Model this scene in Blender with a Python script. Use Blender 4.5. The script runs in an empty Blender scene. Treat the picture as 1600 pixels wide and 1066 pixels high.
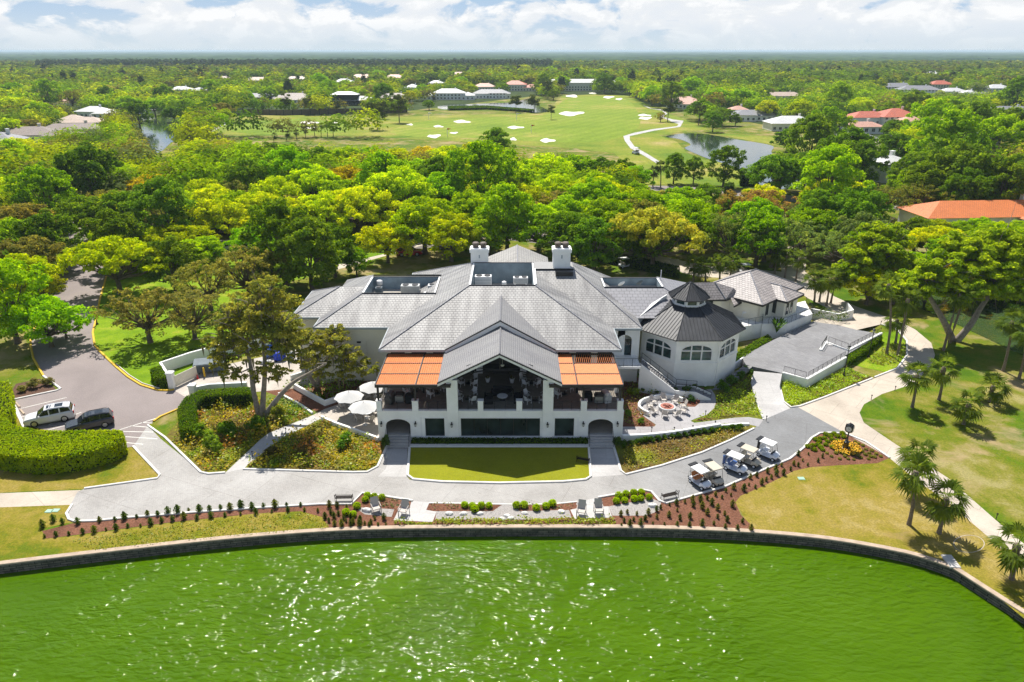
import bpy, math, random
import numpy as np
from mathutils import Matrix, Vector
R=math.radians
sc=bpy.context.scene
COL=sc.collection
random.seed(7)
# ------------------------------------------------------------------ camera model (used to read positions off the photo)
F=1100.0; CH=34.0; HZ=79.0
PIT=math.atan((533-HZ)/F); CP=math.cos(PIT); SP=math.sin(PIT)
def ray(u,v):
    a=(u-800)/F; b=(v-533)/F
    return a,CP-b*SP,-(SP+b*CP)
def P(u,v,z=0.0):
    a,f,d=ray(u,v); t=(z-CH)/d
    return Vector((a*t,f*t,z))
def PY(u,v,Y):
    a,f,d=ray(u,v); t=Y/f
    return Vector((a*t,Y,CH+d*t))
def proj(x,y,z=0.0):
    dz=z-CH; fw=y*CP-dz*SP; up=y*SP+dz*CP
    return 800+F*x/fw,533-F*up/fw
def pts(l,z=0.0): return [P(u,v,z) for u,v in l]
def inpoly(x,y,poly):
    c=False; n=len(poly); j=n-1
    for i in range(n):
        xi,yi=poly[i][0],poly[i][1]; xj,yj=poly[j][0],poly[j][1]
        if (yi>y)!=(yj>y) and x<(xj-xi)*(y-yi)/(yj-yi)+xi: c=not c
        j=i
    return c
def smooth(pl,closed=True,n=5):
    out=[]; N=len(pl); pl=[Vector(p) for p in pl]
    rng=range(N if closed else N-1)
    for i in rng:
        if closed: p0,p1,p2,p3=pl[(i-1)%N],pl[i],pl[(i+1)%N],pl[(i+2)%N]
        else: p0,p1,p2,p3=pl[max(i-1,0)],pl[i],pl[i+1],pl[min(i+2,N-1)]
        for k in range(n):
            t=k/n; t2=t*t; t3=t2*t
            out.append(0.5*((2*p1)+(p2-p0)*t+(2*p0-5*p1+4*p2-p3)*t2+(3*p1-p0-3*p2+p3)*t3))
    if not closed: out.append(pl[-1])
    return out
# ------------------------------------------------------------------ materials
MATS={}
def nodes(name):
    m=bpy.data.materials.new(name); m.use_nodes=True
    nt=m.node_tree; nt.nodes.clear()
    out=nt.nodes.new('ShaderNodeOutputMaterial')
    MATS[name]=m
    return m,nt,out
def N(nt,t,**kw):
    n=nt.nodes.new(t)
    for k,v in kw.items():
        if k.startswith('i_'):
            key=k[2:]
            key=int(key) if key.isdigit() else key.replace('_',' ')
            n.inputs[key].default_value=v
        else: setattr(n,k,v)
    return n
def L(nt,a,b): nt.links.new(a,b)
def ramp(nt,fac,stops,interp='LINEAR'):
    r=nt.nodes.new('ShaderNodeValToRGB'); r.color_ramp.interpolation=interp
    e=r.color_ramp.elements
    while len(e)>1: e.remove(e[-1])
    e[0].position=stops[0][0]; e[0].color=(*stops[0][1],1) if len(stops[0][1])==3 else stops[0][1]
    for p,c in stops[1:]:
        x=e.new(p); x.color=(*c,1) if len(c)==3 else c
    L(nt,fac,r.inputs[0]); return r.outputs[0]
def mixc(nt,fac,a,b,mode='MIX'):
    m=nt.nodes.new('ShaderNodeMix'); m.data_type='RGBA'; m.blend_type=mode
    if isinstance(fac,(int,float)): m.inputs[0].default_value=fac
    else: L(nt,fac,m.inputs[0])
    for s,v in ((6,a),(7,b)):
        if isinstance(v,tuple): m.inputs[s].default_value=(*v,1)
        else: L(nt,v,m.inputs[s])
    return m.outputs[2]
def math_(nt,op,a,b=None,clamp=False):
    m=nt.nodes.new('ShaderNodeMath'); m.operation=op; m.use_clamp=clamp
    for s,v in ((0,a),(1,b)):
        if v is None: continue
        if isinstance(v,(int,float)): m.inputs[s].default_value=v
        else: L(nt,v,m.inputs[s])
    return m.outputs[0]
def pos(nt,obj=False):
    if obj: return nt.nodes.new('ShaderNodeTexCoord').outputs['Object']
    return nt.nodes.new('ShaderNodeNewGeometry').outputs['Position']
def noise(nt,vec,scale,detail=4,rough=.55,dist=0):
    n=N(nt,'ShaderNodeTexNoise',i_Scale=scale,i_Detail=detail,i_Roughness=rough,i_Distortion=dist)
    L(nt,vec,n.inputs['Vector']); return n.outputs['Fac']
def bump(nt,h,strength,dist=.05):
    b=N(nt,'ShaderNodeBump',i_Strength=strength,i_Distance=dist); L(nt,h,b.inputs['Height']); return b.outputs[0]
def princ(nt,out,col,rough=.6,spec=.3,normal=None,metal=0.0):
    p=N(nt,'ShaderNodeBsdfPrincipled',i_Metallic=metal)
    p.inputs['Specular IOR Level'].default_value=spec
    if isinstance(rough,(int,float)): p.inputs['Roughness'].default_value=rough
    else: L(nt,rough,p.inputs['Roughness'])
    if isinstance(col,tuple): p.inputs['Base Color'].default_value=(*col,1)
    else: L(nt,col,p.inputs['Base Color'])
    if normal is not None: L(nt,normal,p.inputs['Normal'])
    L(nt,p.outputs[0],out.inputs[0]); return p
def simple(name,c,rough=.6,spec=.3,var=.12,scale=2.0,metal=0.0,bmp=0.0,obj=True,big=None):
    m,nt,out=nodes(name); v=pos(nt,obj)
    lo=tuple(x*(1-var) for x in c); hi=tuple(min(1,x*(1+var)) for x in c)
    f=noise(nt,v,scale,5)
    col=ramp(nt,f,[(.3,lo),(.7,hi)])
    if big:
        f2=noise(nt,v,big[0],4); k=ramp(nt,f2,[(.35,big[1]),(.65,(1,1,1))]); col=mixc(nt,1.0,col,k,'MULTIPLY')
    nr=bump(nt,f,bmp,.03) if bmp else None
    princ(nt,out,col,rough,spec,nr,metal); return m
simple('white_stucco',(.86,.86,.84),.85,.15,.06,.8,bmp=.15,big=(.35,(.92,.92,.9)))
simple('cream_stucco',(.74,.71,.60),.85,.15,.05,1.0,bmp=.15)
simple('white_paint',(.78,.78,.77),.5,.3,.03)
simple('black_metal',(.012,.012,.013),.4,.4,.2)
simple('bronze_trim',(.022,.02,.02),.45,.4,.2)
simple('grey_trim',(.34,.38,.40),.6,.3,.06)
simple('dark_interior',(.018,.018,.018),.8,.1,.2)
simple('deck_tile',(.20,.18,.15),.7,.2,.15,3.0)
simple('parapet_blue_grey',(.27,.34,.38),.7,.2,.22,.9,big=(.25,(.6,.65,.7)))
simple('roof_gravel',(.42,.39,.34),.9,.1,.2,3)
simple('galvanised',(.42,.43,.42),.45,.5,.1,metal=.3)
simple('flue_metal',(.13,.10,.08),.55,.4,.3,4)
simple('wood_slat',(.58,.19,.06),.55,.25,.14,3.0)
simple('concrete_kerb',(.66,.64,.60),.8,.2,.08,2.0)
simple('yellow_paint',(.62,.40,.03),.6,.2,.12,2.0)
simple('marking_paint',(.66,.65,.60),.7,.2,.15,1.5)
simple('red_paint',(.5,.03,.03),.5,.3)
simple('stone_cap',(.42,.33,.25),.85,.15,.2,1.5)
simple('boulder',(.66,.65,.62),.85,.15,.18,2.5,bmp=.4)
simple('pebbles',(.31,.29,.275),.9,.1,.35,9,obj=False)
simple('bark',(.13,.105,.08),.95,.05,.35,4,bmp=.6)
simple('bark_grey',(.27,.235,.195),.95,.05,.3,4,bmp=.5)
simple('palm_bark',(.20,.16,.12),.95,.05,.35,6,bmp=.6)
simple('chair_white',(.72,.73,.74),.5,.3,.04)
simple('chair_taupe',(.48,.44,.40),.7,.2,.08)
simple('sofa_black',(.015,.015,.018),.8,.15,.3)
simple('umbrella_canvas',(.52,.52,.51),.8,.15,.05)
simple('brazier_copper',(.40,.16,.12),.6,.3,.35,6)
simple('stone_ring',(.46,.46,.46),.8,.2,.15,3)
simple('grill_cover',(.10,.095,.09),.8,.2,.2)
simple('steel',(.35,.35,.34),.35,.5,.1,metal=.6)
simple('dumpster_grey',(.09,.12,.14),.6,.3,.2,2)
simple('blue_tarp',(.015,.05,.42),.5,.3,.2)
simple('tyre',(.015,.015,.015),.85,.2,.2)
simple('alloy',(.45,.45,.46),.35,.5,.05,metal=.6)
simple('tan_seat',(.48,.17,.05),.6,.3,.12)
simple('cart_beige',(.50,.45,.36),.4,.4,.04)
simple('green_plastic',(.30,.48,.36),.5,.3,.05)
simple('flower_yellow',(.75,.42,.02),.7,.2,.35,20)
simple('flower_orange',(.75,.14,.03),.7,.2,.3,20)
simple('sand',(.72,.68,.60),.95,.05,.05,.5,obj=False)
simple('brown_steel',(.018,.012,.009),.6,.2,.2)
def paint(name,c,rough=.25,coat=.6):
    m,nt,out=nodes(name); p=princ(nt,out,c,rough,.5); p.inputs['Coat Weight'].default_value=coat; p.inputs['Coat Roughness'].default_value=.06
paint('car_white',(.66,.66,.67)); paint('car_dark',(.03,.032,.036)); paint('car_blue',(.03,.09,.32)); paint('car_red',(.4,.02,.02)); paint('car_silver',(.4,.42,.44)); paint('cart_white',(.74,.77,.82)); paint('cart_blue',(.05,.12,.34)); paint('clock_black',(.01,.012,.012))
m,nt,out=nodes('window_glass'); v=pos(nt,True); f=noise(nt,v,.6,2)
princ(nt,out,ramp(nt,f,[(.3,(.008,.012,.014)),(.7,(.03,.05,.05))]),.06,.55)
m,nt,out=nodes('tinted_glass'); princ(nt,out,(.012,.016,.02),.04,.6)
m,nt,out=nodes('teal_glass'); v=pos(nt,True); f=noise(nt,v,.9,2)
princ(nt,out,ramp(nt,f,[(.35,(.006,.02,.022)),(.65,(.05,.11,.11))]),.06,.6)
m,nt,out=nodes('lamp_glass'); princ(nt,out,(.5,.5,.46),.2,.5)
m,nt,out=nodes('clock_dial'); princ(nt,out,(.7,.72,.72),.35,.4)
def slope_uv(nt):
    g=nt.nodes.new('ShaderNodeNewGeometry')
    cr=N(nt,'ShaderNodeVectorMath',operation='CROSS_PRODUCT'); L(nt,g.outputs['True Normal'],cr.inputs[0]); cr.inputs[1].default_value=(0,0,1)
    nn=N(nt,'ShaderNodeVectorMath',operation='NORMALIZE'); L(nt,cr.outputs[0],nn.inputs[0])
    d=N(nt,'ShaderNodeVectorMath',operation='DOT_PRODUCT'); L(nt,nn.outputs[0],d.inputs[0]); L(nt,g.outputs['Position'],d.inputs[1])
    s=nt.nodes.new('ShaderNodeSeparateXYZ'); L(nt,g.outputs['Position'],s.inputs[0])
    ln=N(nt,'ShaderNodeVectorMath',operation='LENGTH'); L(nt,cr.outputs[0],ln.inputs[0])
    vv=math_(nt,'DIVIDE',s.outputs[2],math_(nt,'MAXIMUM',ln.outputs['Value'],.05))
    c=nt.nodes.new('ShaderNodeCombineXYZ'); L(nt,d.outputs['Value'],c.inputs[0]); L(nt,vv,c.inputs[1])
    return c.outputs[0],d.outputs['Value'],vv,g.outputs['Position']
def tile(name,c1,c2,mortar,bw=.42,bh=.36,stain=None,rough=.55,spec=.4):
    m,nt,out=nodes(name); uv,u,vv,ps=slope_uv(nt)
    b=N(nt,'ShaderNodeTexBrick',i_Scale=1.0); b.inputs['Brick Width'].default_value=bw; b.inputs['Row Height'].default_value=bh
    b.inputs['Mortar Size'].default_value=.028; b.inputs['Mortar Smooth'].default_value=.35; b.inputs['Bias'].default_value=-.1
    for k,c in (('Color1',c1),('Color2',c2),('Mortar',mortar)): b.inputs[k].default_value=(*c,1)
    L(nt,uv,b.inputs['Vector']); col=b.outputs['Color']
    # weathering streaks running down the slope
    st=nt.nodes.new('ShaderNodeCombineXYZ'); L(nt,u,st.inputs[0]); L(nt,math_(nt,'MULTIPLY',vv,.18),st.inputs[1])
    f=noise(nt,st.outputs[0],.9,5,.6)
    if stain: col=mixc(nt,1.0,col,ramp(nt,f,[(.36,stain),(.6,(1,1,1))]),'MULTIPLY')
    f3=noise(nt,ps,.35,4)
    col=mixc(nt,1.0,col,ramp(nt,f3,[(.3,(.94,.94,.95)),(.7,(1.04,1.04,1.03))]),'MULTIPLY')
    # courses: each row a little proud at its lower edge
    saw=math_(nt,'FRACT',math_(nt,'DIVIDE',vv,bh))
    h=math_(nt,'SUBTRACT',math_(nt,'MULTIPLY',math_(nt,'SUBTRACT',1.0,saw),.7),math_(nt,'MULTIPLY',b.outputs['Fac'],.8))
    princ(nt,out,col,rough,spec,bump(nt,h,.55,.05)); return m
tile('roof_tile',(.325,.32,.31),(.285,.28,.272),(.17,.17,.17),.38,.34,stain=(.52,.52,.54))
tile('roof_stone',(.36,.345,.32),(.32,.31,.29),(.2,.19,.18),.4,.35,stain=(.75,.75,.75))
tile('roof_tile_fine',(.27,.265,.26),(.245,.24,.235),(.17,.17,.18),.25,.22,stain=(.86,.86,.88))
tile('roof_tile_brown',(.40,.36,.34),(.30,.27,.26),(.14,.125,.12),stain=(.8,.8,.8))
tile('roof_red',(.52,.13,.065),(.45,.10,.05),(.22,.05,.03),.5,.4)
tile('roof_orange',(.66,.20,.055),(.58,.165,.045),(.3,.08,.02),.4,.38)
tile('roof_salmon',(.60,.33,.24),(.5,.27,.2),(.3,.15,.1),.6,.5)
tile('roof_tan',(.50,.38,.30),(.44,.33,.26),(.25,.18,.14),.6,.5)
tile('roof_grey',(.25,.25,.27),(.21,.21,.23),(.12,.12,.13),.6,.5)
tile('roof_brown',(.22,.165,.14),(.18,.135,.115),(.1,.08,.07),.6,.5)
tile('roof_pale',(.62,.62,.61),(.56,.56,.56),(.4,.4,.4),.6,.5)
# standing seam metal
m,nt,out=nodes('seam_metal'); v=pos(nt,True); f=noise(nt,v,1.2,4)
princ(nt,out,ramp(nt,f,[(.3,(.025,.027,.031)),(.7,(.042,.045,.051))]),.52,.35)
# ---- ground materials
def grass(name,cols,big=.06,mid=.5,fine=6.0,stripe=None,bs=.5,dirt=None):
    m,nt,out=nodes(name); v=pos(nt)
    f1=noise(nt,v,big,5,.6,.3); f2=noise(nt,v,mid,5,.65); f3=noise(nt,v,fine,3,.7)
    s=math_(nt,'ADD',math_(nt,'MULTIPLY',f1,.62),math_(nt,'MULTIPLY',f2,.38))
    col=ramp(nt,s,[(.39+.22*i/(len(cols)-1),c) for i,c in enumerate(cols)])
    col=mixc(nt,1.0,col,ramp(nt,f3,[(.25,(.62,.66,.6)),(.75,(1.3,1.28,1.3))]),'MULTIPLY')
    if stripe:
        mp=N(nt,'ShaderNodeMapping'); L(nt,v,mp.inputs[0]); mp.inputs['Rotation'].default_value=(0,0,stripe[0])
        w=N(nt,'ShaderNodeTexWave',i_Scale=stripe[1],i_Distortion=1.0,i_Detail=1.0); L(nt,mp.outputs[0],w.inputs[0])
        col=mixc(nt,1.0,col,ramp(nt,w.outputs['Fac'],[(.3,(.94,.95,.9)),(.7,(1.06,1.05,1.1))]),'MULTIPLY')
    if dirt:
        fd=noise(nt,v,dirt[1],6,.68,.5); col=mixc(nt,ramp(nt,fd,[(dirt[2],(0,0,0)),(dirt[2]+.12,(.85,.85,.85))]),col,dirt[0])
    f4=noise(nt,v,fine*2.2,2)
    princ(nt,out,col,.9,.08,bump(nt,f4,bs,.06)); return m
grass('grass_lush',[(.085,.17,.004),(.13,.225,.006),(.18,.28,.008),(.28,.31,.03)])
grass('grass_mixed',[(0.056,0.118,0.004),(0.086,0.148,0.005),(0.132,0.155,0.011),(0.198,0.185,0.033),(0.277,0.244,0.092)],big=.085,mid=.42,dirt=((.33,.245,.13),.10,.525))
grass('grass_dry',[(0.106,0.141,0.007),(0.169,0.162,0.012),(0.232,0.190,0.028),(0.268,0.204,0.046),(0.317,0.246,0.084)],big=.10,mid=.7,dirt=((.27,.19,.085),.22,.60))
grass('ground_cover_floor',[(.07,.055,.02),(.13,.085,.03),(.14,.13,.02),(.16,.18,.02)],big=.05,mid=.25,fine=2.0)
grass('fairway_grass',[(.13,.20,.016),(.17,.24,.02),(.20,.255,.028),(.30,.28,.06)],big=.012,mid=.05,fine=.7,stripe=(.5,.045),bs=.2)
grass('rough_grass',[(.10,.17,.012),(.17,.22,.02),(.24,.245,.035),(.34,.28,.10)],big=.015,mid=.06,fine=.9,bs=.2)
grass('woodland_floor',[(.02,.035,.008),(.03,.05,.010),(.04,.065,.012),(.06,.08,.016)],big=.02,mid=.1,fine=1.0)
grass('putting_turf',[(.20,.21,.010),(.22,.225,.012),(.23,.24,.013),(.25,.245,.016)],big=.2,mid=1.0,fine=14,bs=.15)
simple('mulch',(.19,.088,.056),.95,.05,.45,7,obj=False,bmp=.6,big=(.5,(.7,.7,.7)))
simple('mulch_dark',(.11,.065,.047),.95,.05,.35,6,obj=False,bmp=.5)
def paving(name,c1,c2,bw,bh,mort,rot=0,big=None,joint=.018):
    m,nt,out=nodes(name); v=pos(nt)
    mp=N(nt,'ShaderNodeMapping'); L(nt,v,mp.inputs[0]); mp.inputs['Rotation'].default_value=(0,0,rot)
    b=N(nt,'ShaderNodeTexBrick',i_Scale=1.0); b.inputs['Brick Width'].default_value=bw; b.inputs['Row Height'].default_value=bh
    b.inputs['Mortar Size'].default_value=joint; b.inputs['Mortar Smooth'].default_value=.3
    for k,c in (('Color1',c1),('Color2',c2),('Mortar',mort)): b.inputs[k].default_value=(*c,1)
    L(nt,mp.outputs[0],b.inputs['Vector']); col=b.outputs['Color']
    f=noise(nt,v,.25,6,.65,.4); col=mixc(nt,1.0,col,ramp(nt,f,[(.3,(.78,.77,.76)),(.68,(1.10,1.10,1.10))]),'MULTIPLY')
    f2=noise(nt,v,5,4); col=mixc(nt,1.0,col,ramp(nt,f2,[(.3,(.93,.93,.93)),(.7,(1.06,1.06,1.06))]),'MULTIPLY')
    if name=='drive_paving':
        b2=N(nt,'ShaderNodeTexBrick',i_Scale=1.0); b2.inputs['Brick Width'].default_value=6.0; b2.inputs['Row Height'].default_value=4.5; b2.inputs['Mortar Size'].default_value=.035; b2.inputs['Mortar Smooth'].default_value=.2
        for k,cc in (('Color1',(1,1,1)),('Color2',(.955,.955,.95)),('Mortar',(.80,.79,.78))): b2.inputs[k].default_value=(*cc,1)
        L(nt,mp.outputs[0],b2.inputs['Vector']); col=mixc(nt,1.0,col,b2.outputs['Color'],'MULTIPLY')
        fs=noise(nt,v,.9,5,.7,1.5); col=mixc(nt,1.0,col,ramp(nt,fs,[(.60,(1,1,1)),(.72,(.80,.79,.77))]),'MULTIPLY')
    if big:
        s=nt.nodes.new('ShaderNodeSeparateXYZ'); L(nt,v,s.inputs[0])
        mr=N(nt,'ShaderNodeMapRange'); L(nt,s.outputs[0],mr.inputs[0]); mr.inputs[1].default_value=big[0]; mr.inputs[2].default_value=big[1]
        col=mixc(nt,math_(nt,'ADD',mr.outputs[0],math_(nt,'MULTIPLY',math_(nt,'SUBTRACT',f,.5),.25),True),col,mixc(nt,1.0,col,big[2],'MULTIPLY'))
    princ(nt,out,col,.75,.22,bump(nt,f2,.2,.02)); return m
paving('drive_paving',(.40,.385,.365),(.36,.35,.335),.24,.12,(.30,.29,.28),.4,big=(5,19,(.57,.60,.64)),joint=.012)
paving('terrace_paving',(.25,.25,.255),(.205,.205,.215),.5,.25,(.20,.20,.20),.78,joint=.02)
paving('tan_concrete',(.50,.44,.36),(.46,.40,.33),3.2,3.0,(.36,.31,.26),.7,joint=.03)
paving('white_concrete',(.46,.45,.435),(.43,.42,.41),3,2.4,(.38,.37,.36),.1,joint=.025)
paving('patio_paving',(.46,.41,.36),(.42,.38,.33),1.2,1.2,(.34,.30,.27),.3,joint=.02)
paving('grey_path',(.36,.35,.355),(.335,.325,.33),1.6,1.6,(.26,.26,.26),.1,joint=.02)
def asphalt(name,c):
    m,nt,out=nodes(name); v=pos(nt)
    f=noise(nt,v,.12,6,.65,.6); f2=noise(nt,v,9,3)
    col=ramp(nt,f,[(.3,tuple(x*.85 for x in c)),(.7,tuple(x*1.12 for x in c))])
    col=mixc(nt,1.0,col,ramp(nt,f2,[(.3,(.88,.88,.88)),(.7,(1.12,1.12,1.12))]),'MULTIPLY')
    princ(nt,out,col,.85,.15,bump(nt,f2,.25,.02))
asphalt('asphalt_worn',(.245,.21,.20)); asphalt('asphalt_dark',(.15,.135,.125))
# sea-wall blocks
m,nt,out=nodes('block_wall'); v=pos(nt)
s=nt.nodes.new('ShaderNodeSeparateXYZ'); L(nt,v,s.inputs[0]); c=nt.nodes.new('ShaderNodeCombineXYZ'); L(nt,s.outputs[0],c.inputs[0]); L(nt,s.outputs[2],c.inputs[1])
b=N(nt,'ShaderNodeTexBrick',i_Scale=1.0); b.inputs['Brick Width'].default_value=.8; b.inputs['Row Height'].default_value=.19; b.inputs['Mortar Size'].default_value=.02
for k,cc in (('Color1',(.20,.17,.15)),('Color2',(.12,.11,.10)),('Mortar',(.03,.03,.03))): b.inputs[k].default_value=(*cc,1)
L(nt,c.outputs[0],b.inputs['Vector']); f=noise(nt,v,2.5,5)
princ(nt,out,mixc(nt,1.0,b.outputs['Color'],ramp(nt,f,[(.3,(.45,.45,.45)),(.7,(1.15,1.15,1.15))]),'MULTIPLY'),.85,.2,bump(nt,f,.4))
# water
def water(name,c1,c2,sc1,rough,strength,spec=.5,big=.08,dist=.35,calm=False):
    m,nt,out=nodes(name); v=pos(nt)
    mp=N(nt,'ShaderNodeMapping'); L(nt,v,mp.inputs[0]); mp.inputs['Rotation'].default_value=(0,0,.55); mp.inputs['Scale'].default_value=(1.0,2.1,1)
    w1=noise(nt,mp.outputs[0],sc1,1.2,.5,.4); w2=noise(nt,mp.outputs[0],sc1*3.1,1,.5,.2); w3=noise(nt,v,sc1*.25,1,.5,.6)
    h=math_(nt,'ADD',math_(nt,'ADD',w1,math_(nt,'MULTIPLY',w2,.16)),math_(nt,'MULTIPLY',w3,.8))
    f=noise(nt,v,big,4,.6,.8)
    if calm: h=math_(nt,'MULTIPLY',h,ramp(nt,noise(nt,v,.11,3,.6,.6),[(.36,(.45,.45,.45)),(.62,(1.15,1.15,1.15))]))
    col=ramp(nt,f,[(.35,c1),(.65,c2)])
    p=princ(nt,out,col,rough,spec,bump(nt,h,strength,dist)); return p
water('lake_water',(.048,.108,.0004),(.062,.130,.0012),1.3,.05,.55,.085,dist=.52,calm=True)
water('pond_water',(.02,.034,.026),(.035,.05,.036),.35,.05,.05,1.0,.03).inputs['IOR'].default_value=1.9
water('channel_water',(.035,.065,.014),(.05,.085,.03),.6,.06,.10,.9,.06).inputs['IOR'].default_value=1.7
# foliage: colour per object, variation per leaf and per clump
def foliage(name,attr=None,transl=.56,gloss=.0,col=None,cl=.45,vr=((.6,.68,.55),(1.4,1.3,1.0))):
    m,nt,out=nodes(name)
    if col: base=N(nt,'ShaderNodeRGB'); base.outputs[0].default_value=(*col,1); bc=base.outputs[0]
    elif attr: bc=N(nt,'ShaderNodeAttribute',attribute_name=attr).outputs['Color']
    else: bc=nt.nodes.new('ShaderNodeObjectInfo').outputs['Color']
    g=nt.nodes.new('ShaderNodeNewGeometry')
    isl=ramp(nt,g.outputs['Random Per Island'],[(0,vr[0]),(.5,(1,1,1)),(1,vr[1])])
    f=noise(nt,pos(nt,not attr),cl,3)
    cv=ramp(nt,f,[(.32,(.66,.80,.70)),(.5,(1,1,1)),(.68,(1.22,1.13,.85))])
    c=mixc(nt,1.0,mixc(nt,1.0,bc,isl,'MULTIPLY'),cv,'MULTIPLY')
    d=N(nt,'ShaderNodeBsdfDiffuse'); L(nt,c,d.inputs[0])
    t=N(nt,'ShaderNodeBsdfTranslucent'); L(nt,mixc(nt,1.0,c,(1.25,1.15,.5),'MULTIPLY'),t.inputs[0])
    mx=N(nt,'ShaderNodeMixShader',i_0=transl); L(nt,d.outputs[0],mx.inputs[1]); L(nt,t.outputs[0],mx.inputs[2])
    gl=N(nt,'ShaderNodeBsdfGlossy',i_Roughness=.45); gl.inputs[0].default_value=(1,1,1,1)
    m2=N(nt,'ShaderNodeMixShader',i_0=gloss); L(nt,mx.outputs[0],m2.inputs[1]); L(nt,gl.outputs[0],m2.inputs[2])
    L(nt,m2.outputs[0],out.inputs[0]); return m
foliage('leaf'); foliage('leaf_attr','tint',gloss=.02,cl=.05)
foliage('canopy_attr','tint',gloss=0,cl=.03,vr=((.85,.88,.85),(1.12,1.1,1.05)))
foliage('leaf_moss',col=(.19,.17,.12),transl=.25,gloss=.02)
def MT(n): return MATS[n]
# ------------------------------------------------------------------ mesh builder
class MB:
    def __init__(s): s.v=[]; s.f=[]; s.m=[]; s.X=None
    def add(s,vs,fs,mi=0):
        o=len(s.v)
        for p in vs:
            p=Vector(p)
            s.v.append(tuple(s.X@p) if s.X is not None else tuple(p))
        for f in fs: s.f.append(tuple(i+o for i in f)); s.m.append(mi)
        return s
    def box(s,x0,y0,z0,x1,y1,z1,mi=0):
        return s.add([(x0,y0,z0),(x1,y0,z0),(x1,y1,z0),(x0,y1,z0),(x0,y0,z1),(x1,y0,z1),(x1,y1,z1),(x0,y1,z1)],
            [(0,3,2,1),(4,5,6,7),(0,1,5,4),(1,2,6,5),(2,3,7,6),(3,0,4,7)],mi)
    def bev(s,x0,y0,z0,x1,y1,z1,b,mi=0):
        # box with chamfered upright and top edges
        b=min(b,(x1-x0)*.45,(y1-y0)*.45,(z1-z0)*.45)
        def ring(z,i): return [(x0+i,y0+b,z),(x0+b,y0+i,z),(x1-b,y0+i,z),(x1-i,y0+b,z),(x1-i,y1-b,z),(x1-b,y1-i,z),(x0+b,y1-i,z),(x0+i,y1-b,z)]
        vs=ring(z0,0)+ring(z1-b,0)+ring(z1,b*.8)
        fs=[tuple(range(7,-1,-1)),tuple(range(16,24))]
        for k in (0,8):
            for i in range(8): j=(i+1)%8; fs.append((k+i,k+j,k+8+j,k+8+i))
        return s.add(vs,fs,mi)
    def prism(s,poly,z0,z1,mi=0):
        n=len(poly); a=sum(poly[i][0]*poly[(i+1)%n][1]-poly[(i+1)%n][0]*poly[i][1] for i in range(n))
        if a<0: poly=poly[::-1]
        vs=[(p[0],p[1],z0) for p in poly]+[(p[0],p[1],z1) for p in poly]
        return s.add(vs,[tuple(range(n-1,-1,-1)),tuple(range(n,2*n))]+[(i,(i+1)%n,n+(i+1)%n,n+i) for i in range(n)],mi)
    def xz(s,poly,y0,y1,mi=0):
        n=len(poly)
        vs=[(p[0],y0,p[1]) for p in poly]+[(p[0],y1,p[1]) for p in poly]
        return s.add(vs,[tuple(range(n)),tuple(range(2*n-1,n-1,-1))]+[((i+1)%n,i,n+i,n+(i+1)%n) for i in range(n)],mi)
    def slab(s,q,t,mi=0):
        # polygon face q thickened straight down by t
        n=len(q); vs=[tuple(p) for p in q]+[(p[0],p[1],p[2]-t) for p in q]
        return s.add(vs,[tuple(range(n)),tuple(range(2*n-1,n-1,-1))]+[((i+1)%n,i,n+i,n+(i+1)%n) for i in range(n)],mi)
    def face(s,q,mi=0): return s.add(q,[tuple(range(len(q)))],mi)
    def tube(s,ps,rs,n=6,mi=0,cap=True):
        ps=[Vector(p) for p in ps]
        if isinstance(rs,(int,float)): rs=[rs]*len(ps)
        vs=[];fs=[]
        for i,p in enumerate(ps):
            d=(ps[min(i+1,len(ps)-1)]-ps[max(i-1,0)]).normalized()
            a=d.cross(Vector((0,0,1)))
            if a.length<.05: a=d.cross(Vector((1,0,0)))
            a.normalize(); b=a.cross(d)
            for k in range(n):
                t=2*math.pi*k/n; vs.append(p+(a*math.cos(t)+b*math.sin(t))*rs[i])
        for i in range(len(ps)-1):
            for k in range(n): j=(k+1)%n; fs.append((i*n+k,i*n+j,(i+1)*n+j,(i+1)*n+k))
        if cap: fs+= [tuple(range(n-1,-1,-1)),tuple(range((len(ps)-1)*n,len(ps)*n))]
        return s.add(vs,fs,mi)
    def bar(s,a,b,w,mi=0): return s.tube([a,b],w*.7,4,mi)
    def lathe(s,prof,c=(0,0),n=16,mi=0):
        vs=[];fs=[]
        for r,z in prof:
            for k in range(n): t=2*math.pi*k/n; vs.append((c[0]+r*math.cos(t),c[1]+r*math.sin(t),z))
        for i in range(len(prof)-1):
            for k in range(n): j=(k+1)%n; fs.append((i*n+k,i*n+j,(i+1)*n+j,(i+1)*n+k))
        fs+=[tuple(range(n-1,-1,-1)),tuple(range((len(prof)-1)*n,len(prof)*n))]
        return s.add(vs,fs,mi)
    def wheel(s,c,r,w,ax,mi=0,n=16,hub=0):
        # disc with rounded shoulder, axis ax (unit, horizontal)
        c=Vector(c); ax=Vector(ax).normalized(); up=Vector((0,0,1)); sd=ax.cross(up); vs=[];fs=[]
        for (rr,o) in ((r*.9,-w/2),(r,-w*.3),(r,w*.3),(r*.9,w/2)):
            for k in range(n): t=2*math.pi*k/n; vs.append(c+ax*o+(sd*math.cos(t)+up*math.sin(t))*rr)
        for i in range(3):
            for k in range(n): j=(k+1)%n; fs.append((i*n+k,i*n+j,(i+1)*n+j,(i+1)*n+k))
        fs+=[tuple(range(n-1,-1,-1)),tuple(range(3*n,4*n))]
        return s.add(vs,fs,mi)
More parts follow.
